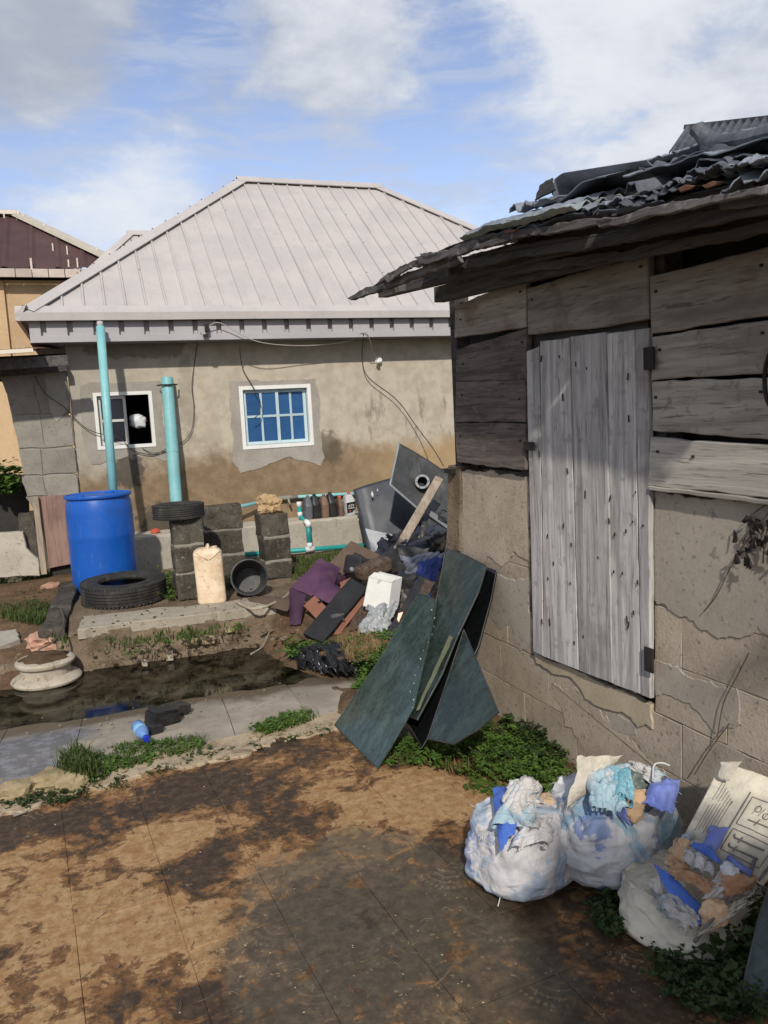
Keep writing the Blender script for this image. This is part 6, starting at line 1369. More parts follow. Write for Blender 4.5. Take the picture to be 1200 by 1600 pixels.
# dark long channels right of the carton
single('black_channel', slabvf(pp((602, 992, 5.35), (612, 998, 5.30), (672, 905, 5.75), (655, 900, 5.85)), (-.4, -1, .6), .06, .06, .005, .004, 3), M['blackp'], 'long black plastic channel right of the white carton', 'car part')
single('dark_channel', slabvf(pp((620, 1000, 5.15), (632, 1004, 5.12), (680, 910, 5.60), (664, 905, 5.68)), (-.4, -1, .6), .05, .06, .005, .004, 6), M['darkwood'], 'brown black channel behind the green glass', 'car part')
single('lens_fragment', rough(slabvf([onP(x, y, onY(625, 965, 5.0), Vector((-.4, -1, .5)).normalized()) for x, y in ((620, 968), (622, 958), (630, 956), (627, 964), (623, 973))], (-.4, -1, .5), .012, .02, .003, .002), 0, 1), M['orange'], 'orange lamp lens fragment by the green glass edge', 'lens')
rj = random.Random(19)
for i, (x, y, Y, w_, h_, m, lb) in enumerate([
  (600, 884, 6.28, .36, .20, 'blackp', 'large black plastic shell behind the dusty brown lid'), (548, 938, 5.98, .30, .10, 'clothnavy', 'dark cloth strip between the purple trim and the carton'),
  (640, 868, 6.62, .34, .16, 'dustyp', 'broad dusty black panel under the batten foot'), (650, 940, 5.70, .26, .14, 'blackp', 'black plastic sheet tucked behind the green glass'),
  (586, 935, 5.98, .22, .16, 'blackfoam', 'black foam scrap behind the left side of the carton'), (520, 905, 6.28, .24, .08, 'purpled', 'dark plum scrap on the brown fibre board'),
  (612, 842, 7.0, .16, .05, 'blackp', 'torn black plastic strip lying across the silver panel'), (652, 868, 6.7, .24, .07, 'dustyp', 'dusty black plastic rail under the batten'),
  (662, 832, 6.95, .20, .16, 'blackp', 'black plastic shroud behind the batten'), (540, 912, 6.2, .14, .06, 'redboard', 'brown trim scrap between the purple trim and the foam board'),
  (596, 968, 5.75, .16, .05, 'darkwood', 'splintered board below the white carton'), (520, 966, 5.75, .22, .05, 'dustyp', 'scuffed dark strip crossing the foam board'),
  (632, 906, 6.15, .20, .10, 'blackp', 'black moulded shell right behind the white carton'), (676, 880, 6.5, .16, .08, 'clothnavy', 'dark cloth scrap over the royal blue cloth'), (560, 872, 6.45, .16, .06, 'blackp', 'black flap on the fibre board')]):
    c = onY(x, y, Y); a = rj.uniform(-.7, .7); d = Vector((cos(a), rj.uniform(-.3, .3), sin(a)))*w_/2; e_ = Vector((-sin(a)*.6, .35, cos(a)))*h_/2
    single('car_scrap', sheetvf(c-d-e_, c+d-e_, c+d*rj.uniform(.6, 1.1)+e_, c-d*rj.uniform(.6, 1.1)+e_, 20, 12, .008, .02, .012, 12, i*3.3, edge=.16), M[m], lb, 'car scrap', None, 'auto')
# bin bag at the gutter
single('bin_bag', drapevf(onZ(462, 1044, -.01), onZ(562, 1066, .0), onZ(566, 1016, .05), onZ(474, 1020, .02), 5, .035, .035, 4, 90, .004, .12, .07), M['bagblack'], 'torn black bin bag lying in the gutter below the pile', 'bag', None, True)
single('bin_bag_scrap', drapevf(onZ(450, 1030, .0), onZ(520, 1062, -.01), onZ(522, 1040, .03), onZ(462, 1018, .03), 4, .02, .02, 9, 50, .004, .12), M['bagblack'], 'smaller black plastic scrap left of the torn bin bag', 'bag', None, True)
single('brick_fragment', rockvf(onZ(572, 1020, .10), (.14, .11, .09), 4, 3, .35, 2.2, 3.5), M['pinkrock'], 'pinkish brick fragment at the edge of the green glass', 'brick')
single('bent_sheet', rough(sheetvf(onZ(380, 942, .27), onZ(448, 955, .27), onZ(455, 935, .30), onZ(396, 932, .285), 14, 8, .004, .03, .01, 6, 4, edge=.08), .0, 1), M['brownboard'], 'bent rusty brown sheet lying under the black bucket', 'sheet', None, 'auto')
for i, (pts, lb) in enumerate([([(368, 940), (400, 952), (440, 936), (452, 926)], 'pale stick across the platform edge by the bucket'), ([(392, 1062-40), (410, 1010), (420, 990)], 'thin dry stick standing at the gutter edge')]):
    single('stick', tubevf(curve([onZ(x, y, .30) for x, y in pts], 5), .010 if i == 0 else .005, 7), M['beam'], lb, 'stick')

# ================================================================== TINTED GLASS SHEETS LEANING ON THE SHED END
g0 = onZ(590, 1200, .012); g1 = onZ(523, 1133, .012); gd = (g1-g0).normalized()
topc = onwall(1.1, 1.02, .03); gu = (topc-g0); gu = (gu - gd*gu.dot(gd)).normalized(); gn = gd.cross(gu).normalized()
if gn.dot(CAM-g0) < 0: gn = -gn
def gpl(pts, off, tl=0.0):
    n = (gn + gu*tl).normalized(); return [onP(x, y, g0 + gn*off, n) for x, y in pts], n
def glass(pts, off, m, th, label, edge=True, name='glass_sheet'):
    P, n = gpl(pts, off); t = thing(name, min(P, key=lambda p: p.z), label, 'glass', 'tinted glass sheets leaning on the shed')
    mk('sheet', *slabvf(P, n, th, .05, 0.002, .0015, off*99, 6), M[m], t)
    if edge: mk('edge_seal', *tubevf([p + n*.0015 for p in P+[P[0]]], .0032, 6, False), M['glassA'] if m == 'glassA' else M['dustyp'], t)
    return t
glass([(700, 856), (779, 876), (768, 935), (748, 1010), (712, 1082), (660, 1168), (636, 1128), (655, 1040), (690, 905)], -.11, 'glassC', .008, 'near black glass sheet at the back of the leaning stack')
glass([(725, 984), (779, 1112), (745, 1142), (709, 1163), (668, 1155), (690, 1090)], -.06, 'glassB', .006, 'triangular dull green glass sheet low at the right of the stack')
glass([(697, 856), (728, 868), (760, 884), (748, 925), (716, 992), (690, 1055), (652, 1125), (640, 1120), (668, 1020), (682, 940)], -.030, 'glassB', .006, 'dark green glass sheet with a smeared face behind the front pane')
P, n_ = gpl([(523, 1133), (590, 1200), (646, 1106), (668, 1010), (679, 938), (668, 930), (654, 928), (620, 990), (570, 1070)], 0.0)
t = glass([(523, 1133), (558, 1168), (590, 1200), (612, 1165), (646, 1106), (658, 1055), (668, 1010), (679, 938), (668, 930), (654, 928), (636, 958), (600, 1020), (565, 1073)], 0.0, 'glassA', .006, 'front pane of blue green tinted glass with one corner on the tiles')
A = Acc(); rg = random.Random(5)
for k in range(0, 26, 2):
    x, y = np.array((646, 1106))*(1-k/26)+np.array((679, 940))*(k/26); p = onP(x+rg.uniform(-5, 1)-6*sin(k*.25), y, g0+gn*.003, gn); A.add(boxvf(p, (rg.uniform(.002, .006), .002, rg.uniform(.002, .008)), k))
mk('edge_chip', A.V, A.F, M['polyw'], t, kind='stuff')
P, n = gpl([(702, 992), (708, 995), (655, 1108), (650, 1110)], -.012); mk('smear_tape', *slabvf(P, n, .002, .03, .008, .0005, 3), M['moss'], t)
# another sheet at the right frame edge, close to the camera
e = [onZ(1150, 1585, .01), onZ(1240, 1640, .01)]
q = [onP(x, y, onZ(1165, 1560, .02), Vector((-.75, -.5, .45)).normalized()) for x, y in ((1160, 1545), (1196, 1640), (1290, 1640), (1270, 1330), (1206, 1372), (1184, 1440))]
t = thing('glass_sheet', q[0], 'dull green glass sheet cut by the right frame edge below the cream sack', 'glass', 'tinted glass sheets leaning on the shed')
mk('sheet', *slabvf(q, (-.75, -.5, .45), .006, .05, .002, .0015, 3), M['glassB'], t); mk('edge_seal', *tubevf(q+[q[0]], .003, 6, False), M['dustyp'], t)

# ================================================================== SACKS OF RAGS
def sack(c, rx, ry, h, m, label, seed, mouth=.8, lean=(0, 0), rim=0.0, rz=0.0, tilt=None):
    t = thing('sack', c, label, 'sack', 'woven sacks stuffed with scraps')
    Rz = Matrix.Rotation(rz, 3, 'Z')
    if tilt is not None: Rz = tilt @ Rz
    def g(u, v):
        a = 2*pi*u; V_ = min(1, v/.80); z = h*V_
        prof = (max(0.0, 1-(1-min(1, V_/.30))**2.6)**.5)*(1 - .16*max(0, V_-.45)/.55 * (2-mouth) ) if V_ > 0 else .0
        prof = max(prof, .02)
        inner = max(0, (v-.80)/.20)
        r = prof*(1-.97*inner**1.5) if inner else prof; z += h*(-.05*sin(pi*min(1, inner*2.2)) + .14*inner**1.5)
        k = 2.7; ca, sa = cos(a), sin(a); q = (abs(ca)**k+abs(sa)**k)**(-1/k)
        sm = Vector((ca*q*rx*r, sa*q*ry*r, z)); p3 = Vector((ca*1.3, sa*1.3, V_*2.0+seed*7))
        big = fbm(p3, 3); sh = Vector((seed*3.1, -seed*1.7, seed))
        drape = rid(Vector((ca*2.6+seed, sa*2.6, V_*1.1+nz(ca*2, sa*2, seed))))*max(0, V_-.30)
        sq = Vector((sm.x*8+sm.z*3.5, sm.y*8-sm.z*2.5, sm.z*8)) + sh
        rr = 1 + .11*big + .075*(crease(sq*.8)-.35)*(1-inner*.3) + .075*drape + .03*rid(sq*3.0)*max(0, .3-V_)*2
        rimh = .6*rim*(nz(ca*2.2+seed, sa*2.2, 9)+.4*nz(ca*7, sa*7, seed))*max(0, V_-.7)/.3*(1-inner)
        loc = Vector((ca*q*rx*r*rr + lean[0]*V_*h, sa*q*ry*r*rr + lean[1]*V_*h, max(0.0, z + rimh*h + .015*big*V_)))
        return Vector(c) + Rz @ loc
    VF = gridvf(g, 170, 110)
    mk('sack_body', *VF, M[m], t, True)
    # loose threads along the rim
    A = Acc(); r = random.Random(seed)
    for k in range(46):
        u = r.random(); p = g(u, .80); out = (p-Vector(c)); out.z = 0; out.normalize()
        l = r.uniform(.015, .05); q_ = p + out*l*r.uniform(.2, .9) + Vector((r.uniform(-.3, .3)*l, r.uniform(-.3, .3)*l, r.uniform(-.9, .5)*l)); A.add(tubevf([p, (p+q_)/2+out*.006, q_], .0009, 4))
    mk('frayed_thread', A.V, A.F, M['ragw'], t, kind='stuff')
    return t, g
def rag(name, C4, m, label, cat, bulge=.04, wr=.03, wsc=12, seed=1, n=44, th=.003, edge=.09, par=None):
    VF = sheetvf(*C4, n, n, th, bulge, wr*.62, wsc*1.25, seed, edge=edge) if (par is not None or 'sheet' in (cat or '')) else drapevf(*C4, nf=2.2+(seed*7 % 5)*.5, fold=.009+.25*wr, wr=.010, seed=seed*1.37, bulge=bulge*.6)
    if par is not None: return mk(name, VF[0], VF[1], M[m], par, True)
    return single(name, VF, M[m], label, cat, None, True)
def crumple(c, s, seed, amp):
    V, Fc = rockvf(c, s, seed, 4, amp*.6, 1.8, 2.4); c = Vector(c); out = []
    for v in V:
        d = v-c; k = crease(d*22+Vector((seed, seed, 0))); out.append(c + d*(1+.30*(k-.35)))
    return out, Fc
def wad(c, s, m, label, cat, seed, amp=.4): return single('paper_wad' if cat == 'paper' else 'rag', crumple(c, s, seed, amp), M[m], label, cat, None, True)
# sack 1 (left)
c1 = onZ(833, 1405, 0.005); c1 = c1 + Vector((.035, .125, 0)); c1.z = .0
s1, g1f = sack(c1, .20, .18, .25, 'bag1', 'grey white sack with a bright blue turned out flap, leftmost of the three sacks', 1.0, .85, (-.0, .0), .16, .2)
tz = lambda x, y, z: onZ(x, y, z)
rag('flap', (tz(783, 1332, .27), tz(806, 1300, .30), tz(815, 1230, .36), tz(768, 1232, .33)), 'ragb', None, None, .02, .012, 9, 2, par=s1)
rag('rag', (tz(775, 1290, .30), tz(838, 1296, .30), tz(846, 1232, .40), tz(800, 1222, .40)), 'ragw', 'crumpled white rag with a teal print heaped on the left sack', 'rag', .05, .035, 14, 4)
wad(tz(826, 1236, .385), (.075, .06, .09), 'ragw', 'twisted white rag knot standing highest on the left sack', 'rag', 3, .45)
rag('rag', (tz(800, 1328, .25), tz(858, 1322, .25), tz(862, 1278, .30), tz(815, 1290, .29)), 'bag1', 'greyish wrinkled rag sunk in the mouth of the left sack', 'rag', .03, .05, 16, 6)
wad(tz(860, 1258, .24), (.10, .09, .08), 'ragt', 'tan paper ball between the left and the middle sack', 'paper', 5, .2)
# sack 2 (middle)
c2 = onZ(985, 1392, .0) + Vector((.02, .125, 0)); c2.z = 0
s2, g2f = sack(c2, .235, .195, .325, 'bag2', 'blue and white sack stuffed with rags, middle of the three sacks', 2.3, .95, (.0, .03), .22, -.1)
rag('back_panel', (tz(884, 1262, .33), tz(930, 1230, .36), tz(968, 1182, .46), tz(905, 1180, .50)), 'bag3', None, None, .02, .010, 9, 3, par=s2)
rag('rag', (tz(925, 1262, .36), tz(978, 1278, .34), tz(978, 1205, .42), tz(912, 1196, .43)), 'ragw', 'white rag with teal stripes lying over the left lip of the middle sack', 'rag', .05, .035, 12, 2)
rag('flap', (tz(915, 1228, .38), tz(985, 1292, .30), tz(975, 1262, .37), tz(922, 1215, .40)), 'ragl', None, None, .01, .008, 9, 7, par=s2)
rag('rag', (tz(962, 1240, .40), tz(985, 1262, .37), tz(980, 1208, .43), tz(950, 1200, .43)), 'ragteal', 'teal printed film strip in the middle sack', 'film', .02, .025, 16, 8, 22)
wad(tz(992, 1222, .39), (.11, .09, .08), 'ragg', 'grey green crumpled film in the back of the middle sack', 'film', 6, .5)
wad(tz(992, 1248, .37), (.085, .07, .06), 'ragt', 'tan crumpled paper at the centre of the middle sack', 'paper', 8, .35)
wad(tz(990, 1268, .34), (.06, .05, .07), 'ragt', 'small tan scrap just below the larger tan paper', 'paper', 9, .4)
rag('rag', (tz(1000, 1258, .36), tz(1050, 1275, .34), tz(1062, 1222, .40), tz(1025, 1215, .42)), 'ragl', 'lilac blue plastic folded into the right side of the middle sack', 'plastic sheet', .05, .03, 9, 4)
rag('rag', (tz(985, 1205, .42), tz(1030, 1232, .40), tz(1040, 1208, .44), tz(990, 1188, .45)), 'ragw', 'pale twisted rag along the back lip of the middle sack', 'rag', .03, .03, 14, 5, 24)
single('loose_strip', tubevf(curve([tz(1020, 1218, .44), tz(1022, 1196, .47), tz(1034, 1192, .48), tz(1046, 1196, .47)], 6), .003, 6), M['polyw'], 'white plastic strip curling up behind the middle sack', 'strip')
# sack 3 (right, lying open)
c3 = onZ(1108, 1478, .0) + Vector((.045, .135, 0)); c3.z = -.02
tl = Matrix.Rotation(radians(16), 3, Vector((.35, -1, 0)).normalized())
s3, g3f = sack(c3, .235, .20, .175, 'bag3', 'cream sack slumped open against the wall, rightmost of the three sacks', 4.1, .95, (.02, .05), .14, .3)
pan = (tz(1062, 1318, .27), tz(1192, 1385, .22), tz(1290, 1250, .42), tz(1128, 1192, .50))
def panf(u, v):
    p = bil(*pan)(u, v); n = Vector((-.45, -.6, .6)).normalized(); return p + n*(.025*4*u*(1-u) + .012*crease(p*9))
pn = mk('back_panel', *gridvf(panf, 60, 54, .003), M['bag3'], s3, True)
pnn = Vector((-.45, -.6, .6)).normalized()
def stroke(pts, w=.0028, name='print_mark'):
    """ink printed on the panel: a thin ribbon that follows its surface"""
    S = []
    for (a, b) in zip(pts[:-1], pts[1:]):
        for k in range(6): S.append((a[0]+(b[0]-a[0])*k/6, a[1]+(b[1]-a[1])*k/6))
    S.append(pts[-1]); Q = [panf(u, v)+pnn*.0035 for u, v in S]; return tubevf(Q, w/2, 4)
A = Acc()
A.add(stroke([(.42, .12), (.86, .12), (.86, .36), (.42, .36), (.42, .12)])); A.add(stroke([(.42, .42), (.86, .42), (.86, .74), (.42, .74), (.42, .42)]))
for v_ in (.18, .28): A.add(stroke([(.48, v_), (.80, v_+.01)], .007)); A.add(stroke([(.54, v_-.03), (.55, v_+.035)], .005)); A.add(stroke([(.48, v_), (.465, v_+.03)], .005))
for v_ in (.50,): A.add(stroke([(.50, v_), (.80, v_+.015)], .005)); A.add(stroke([(.58, v_-.03), (.60, v_+.05)], .004))
for cx_, cy in ((.53, .64), (.63, .60), (.72, .65), (.79, .60)): A.add(stroke([(cx_+.03*cos(a), cy+.035*sin(a)) for a in np.linspace(0, 6.2, 8)], .0022))
for k in range(5): A.add(stroke([(.50+.06*k, .57), (.53+.06*k, .69-.02*(k % 2))], .0018))
A.add(stroke([(.38, .05), (.38, .78)], .006)); A.add(stroke([(.93, .02), (.95, .7)], .010))
for k in range(7): A.add(stroke([(.08+.03*k, .18+.03*(k % 3)), (.09+.03*k, .50+.02*k)], .0018)); A.add(stroke([(.09+.03*k, .56+.02*(k % 2)), (.10+.03*k, .80-.03*k)], .0018))
mk('print_mark', A.V, A.F, M['ink'], pn, kind='stuff')
rag('corner', (tz(1122, 1215, .47), tz(1140, 1222, .47), tz(1158, 1190, .53), tz(1128, 1190, .52)), 'bag3', None, None, .005, .01, 12, 3, 12, par=s3)
wr_ = rag('rag', (tz(1050, 1345, .27), tz(1108, 1372, .25), tz(1118, 1330, .28), tz(1072, 1300, .31)), 'ragw', 'white rag with a blue printed line across the right sack mouth', 'rag', .04, .012, 8, 3)
rag('stripe', (tz(1078, 1322, .312), tz(1124, 1352, .29), tz(1126, 1345, .293), tz(1084, 1316, .315)), 'ragb', None, None, .03, .004, 8, 3, 14, par=wr_)
rag('rag', (tz(1024, 1352, .24), tz(1088, 1446, .15), tz(1104, 1420, .17), tz(1046, 1362, .25)), 'ragb', 'bright blue plastic sheet hanging down the front of the right sack', 'plastic sheet', .04, .012, 8, 5)
rag('rag', (tz(1046, 1368, .25), tz(1100, 1398, .22), tz(1118, 1386, .24), tz(1052, 1344, .28)), 'rago', 'orange brown paper bundle under the white rag', 'paper', .06, .03, 14, 6)
rag('rag', (tz(1030, 1420, .17), tz(1075, 1462, .12), tz(1092, 1440, .15), tz(1046, 1388, .20)), 'ragw', 'whitish lining turned out beside the blue sheet of the right sack', 'rag', .03, .03, 12, 11)
rag('rag', (tz(1090, 1462, .12), tz(1168, 1412, .18), tz(1176, 1386, .21), tz(1110, 1426, .17)), 'bag3', 'cream lip of cloth folded over the front of the right sack', 'rag', .03, .03, 10, 12)
rag('rag', (tz(1096, 1404, .21), tz(1132, 1400, .20), tz(1150, 1352, .27), tz(1118, 1362, .26)), 'ragw', 'small pale scrap between the orange wad and the orange bundle', 'rag', .03, .02, 12, 13)
rag('rag', (tz(1040, 1352, .25), tz(1062, 1368, .24), tz(1080, 1318, .31), tz(1058, 1312, .30)), 'ragt', 'tan paper fold at the left lip of the right sack', 'paper', .03, .02, 12, 14)
wad(tz(1148, 1378, .24), (.11, .07, .06), 'rago', 'orange wad at the right of the right sack mouth', 'paper', 3, .35)
wad(tz(1116, 1428, .17), (.085, .06, .09), 'ragt', 'tan wad low in the right sack beside the blue sheet', 'paper', 4, .35)
wad(tz(1140, 1362, .27), (.05, .05, .05), 'polyw', 'small pale bundle above the orange wad', 'film', 6, .3)
rag('rag', (tz(1132, 1344, .28), tz(1172, 1372, .25), tz(1178, 1362, .27), tz(1140, 1334, .30)), 'ragl', 'lilac roll beside the printed cream panel', 'plastic sheet', .04, .01, 12, 6, 18)
rag('rag', (tz(1096, 1325, .31), tz(1118, 1334, .30), tz(1140, 1294, .35), tz(1110, 1290, .35)), 'ragl', 'violet blue scrap above the white striped rag', 'plastic sheet', .02, .01, 12, 8, 16)
rag('fringe', (tz(1010, 1376, .20), tz(1048, 1456, .02), tz(1062, 1430, .12), tz(1030, 1366, .24)), 'ragw', None, None, .02, .04, 18, 9, 26, par=s3)
P = curve([tz(1085, 1472, .10), tz(1110, 1440, .17), tz(1140, 1405, .21), tz(1168, 1372, .25), tz(1180, 1340, .30)], 8)
mk('stitched_hem', *tubevf(P, .006, 7), M['ink'], s3, True)
for i, (x, y, x2, y2, lb) in enumerate([(776, 1356, 778, 1416, 'white thread hanging in front of the left sack'), (730, 1332, 756, 1326, 'white thread sticking out left of the left sack')]):
    p = tz(x, y, .14); q2_ = tz(x2, y2, .01 if i == 0 else .16); single('loose_thread', tubevf(curve([p, (p+q2_)/2+Vector((.012, -.01, .004)), q2_], 6), .0022, 5), M['polyw'], lb, 'thread')

# ================================================================== GRASS, WEEDS, LITTER
def blades(name, pts, h, m, label, seed=0, n=1, lean=.5, w=.006):
    r = random.Random(seed); V = []; Fc = []
    for p in pts:
        for _ in range(n):
            a = r.uniform(0, 2*pi); hh = h*r.uniform(.45, 1.25); l = lean*hh*r.uniform(.2, 1.2); b = a+r.uniform(-.6, .6)
            q = Vector(p)+Vector((r.uniform(-.02, .02), r.uniform(-.02, .02), -.005)); d = Vector((cos(a), sin(a), 0)); s = Vector((-sin(b), cos(b), 0))*w*r.uniform(.6, 1.2)
            m1 = q + d*l*.3 + UPZ*hh*.6; tp_ = q + d*l + UPZ*hh*r.uniform(.75, 1.0); k = len(V)
            V += [q-s, q+s, m1+s*.75, m1-s*.75, tp_]; Fc += [(k, k+1, k+2, k+3), (k+3, k+2, k+4)]
    return mk(name, V, Fc, M[m], None, kind='stuff', label=label)
def herb(name, pts, h, m, label, seed=0, n=7, ls=.014):
    """sprawling weeds: stems that lean outwards, leaves of mixed size, a few bare or withered ones"""
    r = random.Random(seed); V = []; Fc = []
    for p in pts:
        g = .5+.9*max(0, .5+nz(p.x*6, p.y*6, seed)); hh = h*r.uniform(.15, .9)*g; a0 = r.uniform(0, 2*pi); sz = ls*r.choice((.6, .8, 1.0, 1.0, 1.3, 1.7))
        tip = Vector(p)+Vector((cos(a0), sin(a0), 0))*h*r.uniform(.3, 1.1)+UPZ*hh; bs = Vector(p)-UPZ*.01
        k = len(V); sd = Vector((.0012, .0012, 0)); V += [bs-sd, bs+sd, tip]; Fc.append((k, k+1, k+2))
        for i in range(max(2, int(n*r.uniform(.4, 1.1)))):
            t = r.uniform(.2, 1.0); c = bs.lerp(tip, t); a = r.uniform(0, 2*pi); e_ = r.uniform(-.35, .65); L = sz*r.uniform(.6, 1.4); w = r.uniform(.24, .46)
            d = Vector((cos(a)*cos(e_), sin(a)*cos(e_), sin(e_))); s = d.cross(UPZ).normalized()*L*w; up = s.cross(d).normalized()*L*.14; k = len(V); dr = UPZ*L*r.uniform(-.25, .05)
            V += [c, c+d*L*.45+s+up, c+d*L+dr, c+d*L*.45-s+up, c+d*L*.5]; Fc += [(k, k+1, k+4), (k+1, k+2, k+4), (k+2, k+3, k+4), (k+3, k, k+4)]
    return mk(name, V, Fc, M[m], None, kind='stuff', label=label)
def scatter(n, polypx, z, seed, jit=0.0):
    """random points in a photo-space polygon dropped to height z (a number or a function)"""
    r = random.Random(seed); xs = [p[0] for p in polypx]; ys = [p[1] for p in polypx]; out = []
    def inside(x, y):
        c = False; m_ = len(polypx)
        for i in range(m_):
            (x1, y1), (x2, y2) = polypx[i], polypx[i-1]
            if (y1 > y) != (y2 > y) and x < (x2-x1)*(y-y1)/(y2-y1)+x1: c = not c
        return c
    while len(out) < n:
        x, y = r.uniform(min(xs), max(xs)), r.uniform(min(ys), max(ys))
        if inside(x, y) and nz(x*.03+seed, y*.06, seed) > -.18-jit: out.append(onZ(x, y, z))
    return out
blades('grass', scatter(900, [(0, 905), (60, 895), (118, 905), (96, 945), (78, 978), (0, 968)], .17, 1), .085, 'grass', 'short grass left of the kerb beam', 1, 3)
herb('ground_cover', scatter(420, [(0, 900), (110, 900), (96, 950), (60, 975), (0, 965)], .18, 2), .06, 'weeddark', 'dark ground cover left of the kerb beam', 2, 6, .026)
blades('grass', scatter(160, [(60, 985), (110, 950), (118, 985), (100, 1015), (70, 1000)], .2, 3), .05, 'grass', 'sparse grass around the kerb beam end', 3, 2)
herb('ground_cover', scatter(150, [(232, 905), (276, 885), (282, 935), (262, 940)], .27, 4), .10, 'weed', 'weeds between the big tyre and the block pillar', 4, 8, .026)
herb('ground_cover', scatter(320, [(350, 890), (402, 870), (405, 905), (372, 930), (352, 925)], .27, 5), .10, 'weeddark', 'weeds behind the bucket', 5, 8, .026)
blades('grass', scatter(420, [(456, 872), (560, 862), (520, 890), (470, 915), (456, 910)], .27, 6), .06, 'grass', 'grass behind the purple door trim', 6, 3)
herb('ground_cover', scatter(90, [(180, 1010), (380, 975), (380, 985), (190, 1030)], .16, 7), .05, 'weed', 'weeds on the broken platform face', 7, 6, .020)
blades('grass', scatter(150, [(150, 1000), (350, 975), (355, 990), (160, 1022)], .2, 8), .05, 'grass', 'grass hanging on the platform face', 8, 2)
blades('grass', scatter(420, [(85, 1215), (100, 1185), (190, 1165), (320, 1152), (322, 1166), (200, 1200), (150, 1225)], .015, 9, -.05), .042, 'grass', 'grass strip along the yard edge, left stretch', 9, 3, .9, .003)
herb('ground_cover', scatter(420, [(110, 1190), (250, 1158), (322, 1155), (315, 1172), (180, 1205), (130, 1230)], .015, 10, .2), .045, 'weed', 'weeds in the yard edge, left stretch', 10, 7, .016)
blades('grass', scatter(90, [(92, 1205), (112, 1178), (140, 1180), (150, 1210), (120, 1218)], .06, 11, .5), .10, 'grass', 'tall grass tuft over the pair of buff stones', 11, 5, .7, .004)
herb('ground_cover', scatter(140, [(0, 1245), (120, 1235), (150, 1240), (60, 1262), (0, 1262)], .01, 12, .2), .035, 'weeddark', 'weeds at the far left of the yard edge', 12, 7, .015)
herb('ground_cover', scatter(330, [(390, 1140), (440, 1118), (482, 1112), (480, 1128), (420, 1146)], .02, 13, .4), .045, 'weed', 'weed strip on the path in front of the gutter', 13, 7, .015)
herb('ground_cover', scatter(260, [(440, 995), (480, 1000), (520, 1010), (520, 1020), (450, 1025)], .06, 14, .2), .07, 'weed', 'weeds between the foam board and the bin bag', 14, 7, .022)
herb('ground_cover', scatter(280, [(540, 1005), (600, 985), (640, 1000), (610, 1035), (550, 1035)], .12, 15, .2), .07, 'weed', 'weeds below the white film', 15, 7, .020)
blades('straw', scatter(260, [(530, 1000), (580, 995), (600, 1025), (545, 1035)], .12, 16, .3), .07, 'straw', 'dry straw below the white film', 16, 3, 1.3, .003)
herb('ground_cover', scatter(130, [(556, 1050), (580, 1035), (575, 1070), (556, 1080)], .02, 17, .4), .07, 'weed', 'weeds at the left edge of the front glass', 17, 7, .020)
herb('ground_cover', scatter(600, [(640, 1160), (700, 1165), (780, 1120), (800, 1125), (885, 1205), (880, 1235), (800, 1225), (720, 1200), (640, 1192)], .03, 18, -.12), .10, 'weed', 'bright weeds between the glass and the sacks', 18, 11, .018)
herb('ground_cover', scatter(200, [(600, 1165), (660, 1140), (700, 1170), (640, 1195), (600, 1195)], .01, 19, .2), .06, 'weed', 'weeds at the foot of the glass sheets', 19, 8, .015)
herb('ground_cover', scatter(260, [(800, 1120), (870, 1150), (890, 1200), (830, 1170)], .06, 20, .1), .09, 'weeddark', 'dark weeds along the shed foot', 20, 8, .017)
herb('ground_cover', scatter(160, [(720, 1205), (790, 1222), (770, 1245), (730, 1235)], .005, 21, .0), .03, 'weed', 'scattered weeds on the tiles left of the sacks', 21, 6, .012)
herb('ground_cover', scatter(200, [(920, 1400), (1010, 1390), (1025, 1430), (985, 1465), (930, 1450)], .01, 22, -.1), .075, 'weeddark', 'weeds in front of the middle sack, coloured dark for shade', 22, 9, .016)
herb('ground_cover', scatter(260, [(1015, 1500), (1080, 1480), (1140, 1470), (1200, 1480), (1190, 1600), (1120, 1590), (1040, 1545)], .01, 23, -.1), .085, 'weeddark', 'weeds at the bottom right corner, coloured dark for shade', 23, 9, .020)
herb('ground_cover', scatter(110, [(1120, 1430), (1200, 1400), (1240, 1500), (1150, 1500)], .03, 24, .2), .16, 'weeddark', 'taller weeds between the right sack and the edge glass', 24, 10, .026)
blades('straw', scatter(70, [(1000, 1360), (1040, 1330), (1050, 1370), (1015, 1400)], .02, 25, .4), .14, 'straw', 'dry stalks between the middle and the right sack', 25, 2, .6, .0025)
blades('grass', scatter(60, [(120, 905), (135, 900), (230, 925), (225, 935)], .27, 26, .5), .06, 'grass', 'grass at the foot of the drum', 26, 2)
# litter on the tiles and the path
A = Acc(); rl = random.Random(8)
for k in range(90):
    x = rl.uniform(0, 760); y = rl.uniform(1180, 1600) if k % 3 else rl.uniform(1080, 1170); p = onZ(x, y, .004 if k % 3 else .02); s = rl.uniform(.002, .006); A.add(rockvf(p+UPZ*s*.2, (s*1.4, s, s*.7), k*.7, 1, .3))
mk('grit', A.V, A.F, M['strip'], None, kind='stuff', label='fine pale grit strewn over the tiles')
A = Acc()
for k in range(70):
    x = rl.uniform(20, 720); y = rl.uniform(1210, 1600); p = onZ(x, y, .004); a = rl.uniform(0, pi); l = rl.uniform(.015, .05); A.add(tubevf([p, p+Vector((cos(a)*l*.5, sin(a)*l*.5, .003)), p+Vector((cos(a+.3)*l, sin(a+.3)*l, 0))], .0012, 4))
mk('debris', A.V, A.F, M['twig'], None, kind='stuff', label='fine dry stalks strewn over the tiles')
single('stick', tubevf(curve([onZ(678, 1540, .008), onZ(692, 1528, .012), onZ(706, 1510, .008)], 5), .0035, 6), M['twig'], 'short dark stick on the tiles near the bottom edge', 'stick')
